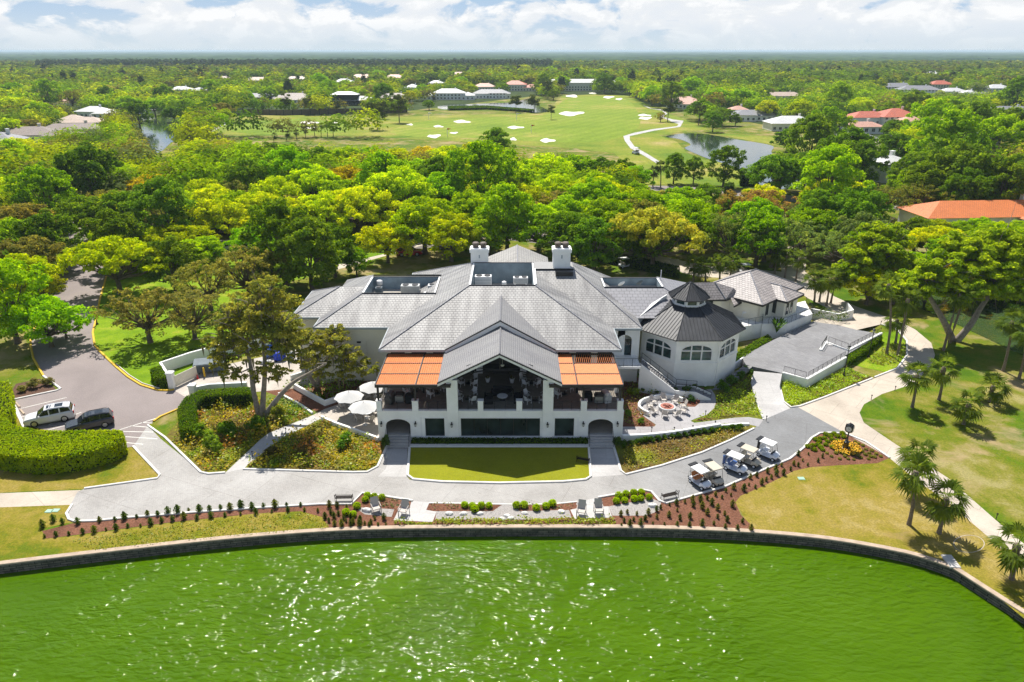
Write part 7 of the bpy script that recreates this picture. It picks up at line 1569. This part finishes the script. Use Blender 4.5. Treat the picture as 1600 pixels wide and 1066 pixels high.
# ------------------------------------------------------------------ houses
def hip(mb_roof,cx,cy,w,d,z,sl,rz,ov=.6):
    c,s=math.cos(rz),math.sin(rz)
    def T(x,y,zz): return (cx+x*c-y*s,cy+x*s+y*c,zz)
    W=w/2+ov; D=d/2+ov
    if W>=D: r=[(-W+D,0),(W-D,0)]; zz=z+sl*D
    else: r=[(0,-D+W),(0,D-W)]; zz=z+sl*W
    q=[T(-W,-D,z),T(W,-D,z),T(W,D,z),T(-W,D,z)]; a=T(*r[0],zz); b=T(*r[1],zz)
    if W>=D: fs=[[q[0],q[1],b,a],[q[1],q[2],b],[q[2],q[3],a,b],[q[3],q[0],a]]
    else: fs=[[q[0],q[1],a],[q[1],q[2],b,a],[q[2],q[3],b],[q[3],q[0],a,b]]
    for f in fs: mb_roof.face(f)
    mb_roof.face(q[::-1])
    return zz
def house(u,v,label,blocks,wall,roofm,rz=0.0,chim=True,win=True,name='house'):
    p=P(u,v); r=thing(name,label,'house',tuple(p),rz)
    if p.y>330: r.scale=(.8,.8,.8)
    for (x,y,w,d,h) in blocks:
        m=MB(); m.box(x-w/2,y-d/2,0,x+w/2,y+d/2,h); part(r,'wall',m,wall)
        m=MB(); zt=hip(m,x,y,w,d,h,.42,0); ro=part(r,'roof',m,roofm)
        if win:
            n=max(2,int(w/3.2))
            for i in range(n):
                xx=x-w/2+w*(i+.5)/n; zs_=[(.9,2.3)] if h<4.5 else [(.9,2.3),(3.6,4.9)]
                for za,zb_ in zs_:
                    if zb_<h: m=MB(); m.box(xx-.7,y-d/2-.05,za,xx+.7,y-d/2-.004,zb_); o=part(r,'window',m,'window_glass'); f=MB(); f.box(xx-.8,y-d/2-.08,za-.1,xx+.8,y-d/2-.051,za); f.box(xx-.04,y-d/2-.075,za,xx+.04,y-d/2-.052,zb_); link('frame',f.mesh('frame','white_paint'),o)
    if chim:
        x,y,w,d,h=blocks[0]; m=MB(); m.box(x+w*.2-.5,y+.6,h,x+w*.2+.5,y+1.6,h+.42*d/2+1.1); m.box(x+w*.2-.6,y+.5,h+.42*d/2+1.1,x+w*.2+.6,y+1.7,h+.42*d/2+1.3); part(r,'chimney',m,wall)
    return r
W='white_stucco'; CR='cream_stucco'
house(1578,365,'large house with bright orange tiled hip roof at the right edge',[(0,6,34,10,3.2),(9,-6,14,13,3.0)],W,'roof_orange',R(4))
house(130,200,'sprawling house with pale tan roof at the left, front part',[(0,0,26,12,3.5),(-8,8,14,12,4.2)],W,'roof_tan',.1); house(150,183,'white roofed house behind the tan roof at the left',[(0,0,20,14,4),(12,-6,12,10,3.2)],W,'roof_pale',-.15); house(45,222,'dark brown roofed house at the left edge',[(0,0,24,12,3.2),(-12,-6,12,12,3.2),(14,-4,12,10,3)],CR,'roof_brown',.25); house(4,232,'grey roofed house cut by the left edge',[(0,0,14,12,3.2)],W,'roof_grey',.1); house(118,212,'long brown roof in front of the white roofed house',[(0,0,24,9,3.0)],CR,'roof_brown',.2); house(102,168,'small tan roofed house among the left trees',[(0,0,12,12,3.4)],CR,'roof_salmon',.2)
house(222,178,'white boat house at the head of the left pond',[(0,0,16,7,2.6)],W,'roof_pale',0,False); house(285,146,'pale house half hidden behind the left pond oaks',[(0,0,22,14,4)],W,'roof_pale',.1); house(350,127,'small tan roof far beyond the left oaks',[(0,0,20,14,4)],CR,'roof_tan',0); house(312,146,'white walled house right of the pale hidden house',[(0,0,14,12,3.2)],W,'roof_pale',0)
house(408,158,'low dark timber house with pale roof behind the fence',[(0,0,34,14,3.6),(20,-6,14,10,3.2)],'bark','roof_grey',0); house(462,160,'house with broad grey hip roof and white porch',[(0,0,34,20,3.4),(6,-12,14,8,3)],W,'roof_brown',0,True); house(545,164,'white modern house with dark glazed front and stacked roofs',[(0,0,46,14,4),(-2,-2,22,10,8.5),(-26,-4,14,12,3.2)],'tinted_glass' if False else 'dark_interior','roof_pale',0); house(617,160,'house with reddish brown hip roof beside the dense pine',[(0,0,30,18,3.8)],CR,'roof_brown',.05); house(702,155.5,'white two storey house with tall arched windows by the pond',[(0,0,30,16,6),(18,-3,12,12,4),(-18,-2,12,12,3.4)],W,'roof_pale',0); house(768,153.5,'grey roofed house with dark screened porch by the pond',[(0,0,36,16,4.5),(6,-6,16,8,5)],W,'roof_grey',0); house(757,141,'house with coral red roof behind the grey roofed house',[(0,0,26,16,4)],CR,'roof_salmon',.1); house(813,142,'cream house with red tile roof and lower wing',[(-6,0,26,18,7),(14,-4,20,14,4)],CR,'roof_red',-.1)
house(905,142,'long pale apartment house with many windows at the end of the fairway',[(0,0,84,16,9),(-40,-4,22,18,7),(38,-4,20,18,7)],CR,'roof_pale',0,False)
house(566,127,'tan hip roofed house in the second row',[(0,0,38,22,5)],W,'roof_salmon',.1); house(617,127,'salmon roofed house in the second row',[(0,0,32,20,5),(20,4,20,16,4)],W,'roof_salmon',.1); house(465,130,'pale tan house in the second row, behind the grey hip roof',[(0,0,34,18,5)],W,'roof_tan',.1); house(404,130,'tan house in the second row at the left',[(0,0,40,18,4)],CR,'roof_tan',-.05); house(538,134,'small white roofed house between the rows',[(0,0,24,16,5)],W,'roof_pale',0); house(682,135,'pale green roofed cottage behind the pond house',[(0,0,20,14,4)],W,'roof_pale',0); house(645,142,'small white gabled house behind the dense pine',[(0,0,16,14,4)],W,'roof_pale',0); house(715,122,'pink roofed house far behind the pond house',[(0,0,34,20,5)],CR,'roof_salmon',0); house(858,116,'salmon roof in the far woods left of the apartments',[(0,0,40,20,5),(34,6,30,18,5)],CR,'roof_salmon',0); house(945,112,'white house far in the woods beyond the fairway',[(0,0,28,20,6)],W,'roof_pale',0)
house(1068,168,'house with pale salmon roofs beside the golf path',[(0,0,26,18,4.5),(8,-8,16,10,3.4)],W,'roof_salmon',-.3); house(1176,188,'low house with grey roof behind the right pond',[(0,0,34,14,3.4),(-8,-4,14,12,4)],W,'roof_grey',0); house(1233,203,'pavilion house with pale metal roof above the right pond',[(0,0,26,16,4.2)],CR,'roof_pale',0); house(1152,180,'orange roofed cottage next to the low grey house',[(0,0,12,10,4)],W,'roof_salmon',0); house(1222,157,'long tan grey roof in the right woods',[(0,0,34,14,4.2),(20,-3,14,12,4)],CR,'roof_tan',0); house(1267,205,'little white roofed hut right of the pavilion house',[(0,0,9,7,2.6)],W,'roof_pale',0,False,False)
house(1352,194,'white house with red hip roof, left part of a pair',[(0,0,24,14,4.5)],W,'roof_red',.1); house(1395,194,'house with large red pyramid roof beside the red hip roof',[(0,0,24,20,5)],CR,'roof_red',.05); house(1438,200,'house with pink tiled roofs right of the red pyramid roof',[(0,0,26,12,4),(10,-6,12,10,3.4)],CR,'roof_salmon',-.2); house(1384,282,'white gable walled house among the right oaks',[(0,0,9,7,5.2)],W,'roof_pale',.4); house(1378,255,'white house with tan roof behind the gable walled house',[(0,0,16,10,5.0)],W,'roof_tan',.3); house(1330,228,'small grey roofed house left of the gable walled house',[(0,0,16,10,3)],W,'roof_grey',.1); house(1345,208,'orange roofed bungalow below the red hip roof',[(0,0,16,8,3)],W,'roof_salmon',.1); house(1556,236,'house with blue grey hip roof and small gable',[(0,0,20,14,4.5),(-4,-6,8,8,4)],W,'roof_grey',.1); house(1572,184,'long grey roofed house near the right edge',[(0,0,34,16,4),(-14,-6,16,12,4)],W,'roof_grey',0); house(1400,143,'grey brown roofed house in the far right woods',[(0,0,38,18,5)],W,'roof_grey',.1); house(1432,148,'blue grey roofed house right of the grey brown roof',[(0,0,40,18,5)],W,'roof_grey',-.1); house(1466,140,'orange red roofed house in the far right woods',[(0,0,26,18,6)],CR,'roof_red',0); house(1486,149,'small pale roofed house below the orange red roof',[(0,0,24,14,4)],W,'roof_pale',0); house(1554,147,'white walled house high in the far right woods',[(0,0,24,16,6)],W,'roof_pale',0); house(1512,152,'white garage building in the far right woods',[(0,0,14,12,4)],W,'roof_pale',0); house(1455,122,'white house barely showing at the top right',[(0,0,26,18,6)],W,'roof_pale',0); house(1300,196,'white gabled house behind the right oaks',[(0,0,14,10,4)],W,'roof_pale',.2)
# fence along the fairway
A=[(380,179),(440,180.5),(520,178.5),(600,177.5),(636,176)]
pp=pts(A); r=thing('boundary_fence','long dark fence between the fairway and the row of houses','fence',tuple(pp[0])); b=MB(); sweep(b,[(q.x,q.y) for q in pp],.15,0,3.0,b=.02); part(r,'panel',b,'bark',True)
for i in range(24):
    t=i/23*(len(pp)-1); k=min(int(t),len(pp)-2); q=pp[k].lerp(pp[k+1],t-k); b=MB(); b.box(q.x-.2,q.y-.2,0,q.x+.2,q.y+.2,3.25); part(r,'post',b,'black_metal',True)
# golf flags, far carts
def flag(u,v,l,mat):
    p=P(u,v); r=thing('golf_flag',l,'golf flag',tuple(p)); b=MB(); b.tube([(0,0,0),(0,0,3.6)],.12,5); part(r,'pole',b,'white_paint'); b=MB(); b.slab([(.1,0,3.6),(1.6,.1,3.3),(.1,0,2.9)],.05); b.slab([(.1,.06,3.6),(1.6,.16,3.3),(.1,.06,2.9)],.05); part(r,'pennant',b,mat)
flag(830,208,'red golf flag on the practice green','red_paint'); flag(807,188,'white golf flag on the middle green','white_paint'); flag(699,214,'orange golf flag at the left practice green','wood_slat'); flag(670,187,'white golf flag on the left green','white_paint')
def farcart(u,v,rz,l,s=1.25):
    p=P(u,v); r=thing('golf_cart',l,'golf cart',tuple(p),rz,None); r.scale=(s,)*3; cartbuild(r,'cart_white','white_paint','cart_beige')
farcart(993,241,2.0,'golf cart driving on the far golf path'); farcart(582,178,0,'golf cart parked under the fairway pines'); farcart(976,418,.4,'golf cart on the rear walk behind the right roof',.9); farcart(1165,428,.2,'golf cart left of the pavilion on the rear walk',.9)
# cars in the rear car park under the oaks
CARS=[((372,392),'white car at the left end of the rear car park','car_white',.2),((388,391),'silver car beside the white car in the rear car park','car_silver',.2),((475,352),'blue car glimpsed between the lime oaks','car_blue',1.2),((422,345),'pale blue car deep in the left car park','car_silver',1.4),((640,399),'red car near the rear turning circle','car_red',.1),((570,266),'white car in the far row of the car park','car_white',.1),((783,265),'white car at the foot of the single dark tree','car_white',.1),((415,268),'white car in the far left row of the car park','car_white',.1),((480,268),'cream car in the far middle row','car_silver',.1),((1075,375),'white car under the rusty oaks','car_white',.4),((1100,378),'silver car under the rusty oaks','car_silver',.4),((1120,358),'white car farther under the rusty oaks','car_white',.4),((460,268),'white car left of the cream car','car_white',.1),((305,404),'dark car at the end of the left car park','car_dark',.1),((700,388),'white car behind the left chimney','car_white',.1)]
for (u,v),l,mt,rz in CARS:
    p=P(u,v); r=thing('parked_car',l,'car',tuple(p),rz); r.scale=(.95,)*3; build_car(r,mt)
# ------------------------------------------------------------------ the rest of the wood
OPEN=[[(318,196),(335,184),(385,178),(600,181),(690,172),(700,163),(826,153),(842,160),(866,150),(880,148),(985,148),(1010,163),(1046,176),(1090,190),(1130,204),(1290,212),(1290,240),(1262,292),(1160,296),(1000,290),(975,262),(900,234),(800,228),(700,222),(560,214),(380,214),(325,212)],
 [(205,182),(306,182),(306,240),(215,240)],[(985,285),(1150,285),(1420,318),(1420,334),(1300,330),(1130,308),(985,300)],
 [(110,330),(170,330),(170,430),(260,610),(0,700),(0,560),(100,430)],[(240,400),(700,372),(820,310),(900,390),(1300,430),(1350,470),(1700,700),(1700,1100),(-100,1100),(-100,560),(170,560)],CHAN,
 [(640,160),(850,150),(850,178),(640,178)]]
HOUS=[(o.location.x,o.location.y) for o in bpy.data.objects if o.get('category')=='house']
HEX=[]
for o in bpy.data.objects:
    if o.get('category')=='house': HEX.append((o.location.x,o.location.y,26 if o.location.y>220 else 16))
TX=[(x,y,rad) for _,x,y,rad,_,_ in ALLTREES]
rw=random.Random(77)
cand=[]
grid={}
def near(x,y,d,arr): return any((x-a)**2+(y-b)**2<(d+r*.75)**2 for a,b,r in arr)
def gkey(x,y): return (int(x//24),int(y//24))
G={}
for a,b_,r_ in TX: G.setdefault(gkey(a,b_),[]).append((a,b_,r_))
def gnear(x,y,rad,f=.72):
    k=gkey(x,y)
    for i in (-1,0,1):
        for j in (-1,0,1):
            for a,b_,r_ in G.get((k[0]+i,k[1]+j),()):
                if (x-a)**2+(y-b_)**2<((rad+r_)*f)**2: return True
    return False
y=95.0
while y<1750:
    step=3.6+ y*.0034; half=y*1.15+60
    x=-half
    while x<half:
        xx=x+rw.uniform(-.5,.5)*step; yy=y+rw.uniform(-.5,.5)*step; x+=step
        rad=rw.uniform(4.2,7.2) if yy<700 else rw.uniform(5,8.5)
        u,v=proj(xx,yy,0)
        if u<-460 or u>2060: continue
        if (u<-60 or u>1660) and rw.random()<.3: continue
        if any(inpoly(u,v,o) for o in OPEN): continue
        ht=rad*1.45
        u2,v2=proj(xx,yy,ht)
        # keep the view of the houses and of the open course clear
        bad=False
        for hx,hy,hr in HEX:
            if (xx-hx)**2+(yy-hy)**2<(hr*.62)**2: bad=True;break
            if hy-170<yy<hy:
                hu,hv=proj(hx,hy,1.8)
                if abs(hu-u)<(hr*.5*F/hy+rad*.6*F/yy) and v2<hv: bad=True;break
        if bad: continue
        if 212<v<262 and 300<u<1010 and v2<218 and False: continue
        if any(inpoly(u,v2+2,o) for o in (OPEN[0],OPEN[1])) and yy<300: continue
        if u>1425-rad*F/yy and v2<340 and v>316 and yy<150: continue
        if 310<u<1010 and 216<v<345 and fit(xx,yy,1.0,rad*1.8)<1.0: continue
        if gnear(xx,yy,rad,.54 if yy<260 else .66 if yy<700 else .6): continue
        G.setdefault(gkey(xx,yy),[]).append((xx,yy,rad)); cand.append((yy,xx,rad,u,v))
    y+=step
cand.sort()
def pick(u,v):
    q=rw.random()
    if u>1080 and v>120: return 'D' if q<.38 else 'G' if q<.72 else 'L' if q<.88 else 'O' if q<.95 else 'S'
    if u<330: return 'L' if q<.34 else 'G' if q<.62 else 'D' if q<.8 else 'O' if q<.92 else 'S'
    return 'G' if q<.34 else 'L' if q<.64 else 'D' if q<.86 else 'O'
NIND=max(0,298-len([1 for t in ALLTREES]))
seen=[c for c in cand if -30<c[3]<1630][:NIND]; pickd=set(id(c) for c in seen); rest=[c for c in cand if id(c) not in pickd]
for yy,xx,rad,u,v in seen: tree(xx,yy,rad,pick(u,v))
print('trees individual',len(ALLTREES),'rest',len(rest))
# names for the traced and scattered trees: colour, place and order
REG=[(0,330,0,215,'among the houses at the upper left'),(330,640,0,215,'around the houses beyond the left fairway'),(640,1010,0,215,'around the houses beyond the pond'),(1010,1240,0,240,'right of the golf path'),(1240,1700,0,180,'in the upper right woods'),(1240,1420,180,300,'around the red roofed pair'),(1420,1700,180,310,'behind the bright orange roof'),
 (-100,130,215,300,'at the left edge below the brown roof'),(130,300,215,310,'near the left pond'),(-100,160,300,345,'beyond the left road bend'),(160,330,300,355,'behind the left road trees'),(-100,140,345,460,'leaning over the left road'),(-100,140,460,560,'at the left road, lower edge'),(140,360,340,420,'between the left road and the car park'),(140,450,420,580,'on the bright left lawn'),
 (300,470,215,262,'on the near side of the left fairway'),(470,640,215,262,'on the near side of the practice greens'),(640,780,215,262,'below the fairway bunkers'),(780,1010,215,290,'below the golf path junction'),(300,480,262,400,'over the left car park'),(480,600,262,350,'in the middle of the car park'),(480,600,350,460,'behind the left roof well'),(600,780,262,310,'over the far car park rows'),(600,780,310,400,'behind the left chimney'),(780,900,290,420,'behind the right chimney'),(900,1010,290,450,'behind the right roof well'),(1010,1100,240,300,'by the golf road'),(1010,1110,300,450,'behind the gazebo'),(1110,1260,240,300,'around the right pond'),(1110,1215,300,450,'behind the pavilion, left part'),(1215,1345,300,470,'behind the pavilion, right part'),(1345,1480,300,480,'at the channel below the orange roof'),(1480,1700,310,480,'in front of the bright orange roof')]
buck={}
for t in ALLTREES:
    r,x,y,rad,col,lab=t
    if lab: continue
    u,v=proj(x,y,rad*.9); ph='in the woods'
    for a,b_,c,d_,w_ in REG:
        if a<=u<b_ and c<=v<d_: ph=w_;break
    buck.setdefault((col,ph),[]).append((u,r))
for (col,ph),l in buck.items():
    l.sort(key=lambda t:t[0])
    for i,(u,r) in enumerate(l):
        r['label']=('%s oak %s, %s from the left'%(CW[col],ph,ordw(i))) if len(l)>1 else ('only %s oak %s'%(CW[col],ph)); r['group']='oaks '+ph
# the far wood as one mass
rng=np.random.default_rng(5); C=[];Nn=[];S=[];T=[]
CA={k:np.array(v) for k,v in COLS.items()}
for yy,xx,rad,u,v in rest:
    rad*=1.18
    pine_=(v<114 and 60<u<860 and rw.random()<.8) or (rw.random()<.015 and yy>500)
    n=int(min(900,max(20,5.5e7/yy**2))*(1 if -60<u<1660 else .35)); 
    d=rng.normal(size=(n,3)); d/=np.linalg.norm(d,axis=1,keepdims=True)
    if pine_:
        h=rw.uniform(13,19); r_=rad*.5; d[:,2]=np.abs(d[:,2]); c=np.array([xx,yy,h*.45])+d*rng.uniform(.6,1,size=(n,1))*np.array([r_,r_,h*.55]); col=np.array((.085,.14,.04))
    else:
        d[:,2]=np.where(d[:,2]<-.2,-d[:,2],d[:,2]); k=rng.integers(0,7); lob=1+.22*np.sin(3*np.arctan2(d[:,1],d[:,0])+k)+.15*np.sin(5*d[:,2]*3+k); c=np.array([xx,yy,rad*.62])+d*lob[:,None]*rng.uniform(.82,1.05,size=(n,1))*np.array([rad,rad,rad*.78]); col=CA[pick(u,v)]*.92
    s=rad*1.9/math.sqrt(n)
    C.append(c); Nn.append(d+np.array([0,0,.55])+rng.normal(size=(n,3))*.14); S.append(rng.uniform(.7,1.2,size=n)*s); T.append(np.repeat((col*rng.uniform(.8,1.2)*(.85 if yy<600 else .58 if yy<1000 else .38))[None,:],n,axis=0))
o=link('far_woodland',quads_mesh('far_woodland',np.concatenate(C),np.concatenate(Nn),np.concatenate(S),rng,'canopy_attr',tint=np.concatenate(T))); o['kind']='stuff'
# low scrub under the near oaks, so the ground there is not bare
# canopy of the wood out to the horizon
m,nt,out=nodes('far_canopy'); v=pos(nt); f=noise(nt,v,.012,5,.6); f2=noise(nt,v,.0016,4,.6)
col=mixc(nt,1.0,ramp(nt,f,[(.3,(.02,.045,.018)),(.5,(.035,.07,.022)),(.7,(.07,.11,.022))]),ramp(nt,f2,[(.35,(.55,.7,.85)),(.6,(1.15,1.1,1.0))]),'MULTIPLY'); princ(nt,out,col,.95,.02)
vs=[];fs=[]; rows=[];yy=1500.0
rg=random.Random(8)
while yy<25000: rows.append(yy); yy*=1.035
NX=150
for j,yy in enumerate(rows):
    for i in range(NX+1):
        x=(i/NX-.5)*2*(yy*.85); vs.append((x+rg.uniform(-.4,.4)*yy*.011,yy+rg.uniform(-.4,.4)*yy*.03,(8.0+rg.uniform(-3.5,4.5))*(1 if j else 0)))
for j in range(len(rows)-1):
    for i in range(NX): a=j*(NX+1)+i; fs.append((a,a+1,a+NX+2,a+NX+1))
b=MB(); b.add(vs,fs); struct('distant_woodland',b,'far_canopy','stuff')
# ------------------------------------------------------------------ camera, sun, sky
cam=bpy.data.cameras.new('camera'); co=bpy.data.objects.new('camera',cam); COL.objects.link(co)
cam.sensor_width=36.0; cam.lens=F/1600*36.0; cam.clip_start=.5; cam.clip_end=60000
co.location=(0,0,CH); co.rotation_euler=(math.pi/2-PIT,0,0); sc.camera=co
EL=R(56.5); AZ=R(-15.0)          # sun ahead of the camera and a little to the left
sd=Vector((math.sin(AZ)*math.cos(EL),math.cos(AZ)*math.cos(EL),math.sin(EL)))
su=bpy.data.lights.new('sun','SUN'); so=bpy.data.objects.new('sun',su); COL.objects.link(so)
su.energy=4.8; su.angle=R(.53); su.color=(1.0,.95,.87); so.rotation_euler=sd.to_track_quat('Z','Y').to_euler(); so.location=(0,0,200)
w=bpy.data.worlds.new('World'); sc.world=w; w.use_nodes=True; nt=w.node_tree; nt.nodes.clear()
out=nt.nodes.new('ShaderNodeOutputWorld'); bg=nt.nodes.new('ShaderNodeBackground'); L(nt,bg.outputs[0],out.inputs[0]); bg.inputs[1].default_value=.072
sky=nt.nodes.new('ShaderNodeTexSky'); sky.sky_type='NISHITA'; sky.sun_disc=False; sky.sun_elevation=EL; sky.sun_rotation=AZ; sky.air_density=1.0; sky.dust_density=.6; sky.ozone_density=1.2; sky.altitude=30
# low broken clouds: a direction based layer, white heads over grey bases
g=nt.nodes.new('ShaderNodeTexCoord'); s=nt.nodes.new('ShaderNodeSeparateXYZ'); L(nt,g.outputs['Generated'],s.inputs[0])
def cl(dz):
    c=nt.nodes.new('ShaderNodeCombineXYZ'); L(nt,math_(nt,'MULTIPLY',s.outputs[0],13.0),c.inputs[0]); L(nt,math_(nt,'MULTIPLY',s.outputs[1],13.0),c.inputs[1]); L(nt,math_(nt,'MULTIPLY',math_(nt,'ADD',s.outputs[2],dz),30.0),c.inputs[2])
    return noise(nt,c.outputs[0],1.0,8,.60,.35),noise(nt,c.outputs[0],.28,3,.5,.3)
f,fb=cl(0.0); f2,_=cl(.013)
dens=math_(nt,'ADD',math_(nt,'MULTIPLY',f,.7),math_(nt,'MULTIPLY',fb,.45))
cov=ramp(nt,dens,[(.515,(0,0,0)),(.57,(1,1,1))])
sh=math_(nt,'ADD',math_(nt,'MULTIPLY',math_(nt,'SUBTRACT',f,f2),3.0),.5,True)
shade=ramp(nt,sh,[(.2,(7.5,7.8,8.2)),(.55,(7.89,8.07,8.26)),(.8,(8.99,8.99,8.99))])
lo=N(nt,'ShaderNodeMapRange'); L(nt,s.outputs[2],lo.inputs[0]); lo.inputs[1].default_value=.04; lo.inputs[2].default_value=.30; lo.inputs[3].default_value=.94; lo.inputs[4].default_value=.0
grad=ramp(nt,math_(nt,'DIVIDE',s.outputs[2],.08),[(0,(5.88,6.80,7.53)),(.25,(5.32,6.42,7.53)),(1,(2.75,4.50,7.16))])
base=mixc(nt,lo.outputs[0],sky.outputs[0],grad)
fade=N(nt,'ShaderNodeMapRange'); L(nt,s.outputs[2],fade.inputs[0]); fade.inputs[1].default_value=.006; fade.inputs[2].default_value=.035; fade.inputs[3].default_value=.25
hi=N(nt,'ShaderNodeMapRange'); L(nt,s.outputs[2],hi.inputs[0]); hi.inputs[1].default_value=.10; hi.inputs[2].default_value=.35; hi.inputs[3].default_value=.92; hi.inputs[4].default_value=.12
L(nt,mixc(nt,math_(nt,'MULTIPLY',math_(nt,'MULTIPLY',cov,fade.outputs[0]),hi.outputs[0]),base,shade),bg.inputs[0])
HAZE=True
if HAZE:
    m,nt,out=nodes('haze_air'); pv=nt.nodes.new('ShaderNodeVolumePrincipled'); pv.inputs['Density'].default_value=1.1e-4; pv.inputs['Color'].default_value=(.62,.76,.92,1); pv.inputs['Anisotropy'].default_value=.1; L(nt,pv.outputs[0],out.inputs['Volume'])
    b=MB(); X_=26500; b.box(-X_,-300,-3,X_,X_,38); struct('haze',b,'haze_air','stuff')
sc.view_settings.view_transform='Standard'; sc.view_settings.look='None'; sc.view_settings.exposure=.66; sc.view_settings.gamma=1
cy=sc.cycles; sc.render.engine='CYCLES'; cy.max_bounces=6; cy.diffuse_bounces=3; cy.glossy_bounces=3; cy.transmission_bounces=4; cy.transparent_max_bounces=8; cy.volume_bounces=1; cy.caustics_reflective=False; cy.caustics_refractive=False; cy.use_adaptive_sampling=True; cy.adaptive_threshold=.02; cy.sample_clamp_indirect=6; cy.use_denoising=True; cy.denoiser='OPENIMAGEDENOISE'; cy.denoising_input_passes='RGB_ALBEDO_NORMAL'; cy.denoising_prefilter='NONE'
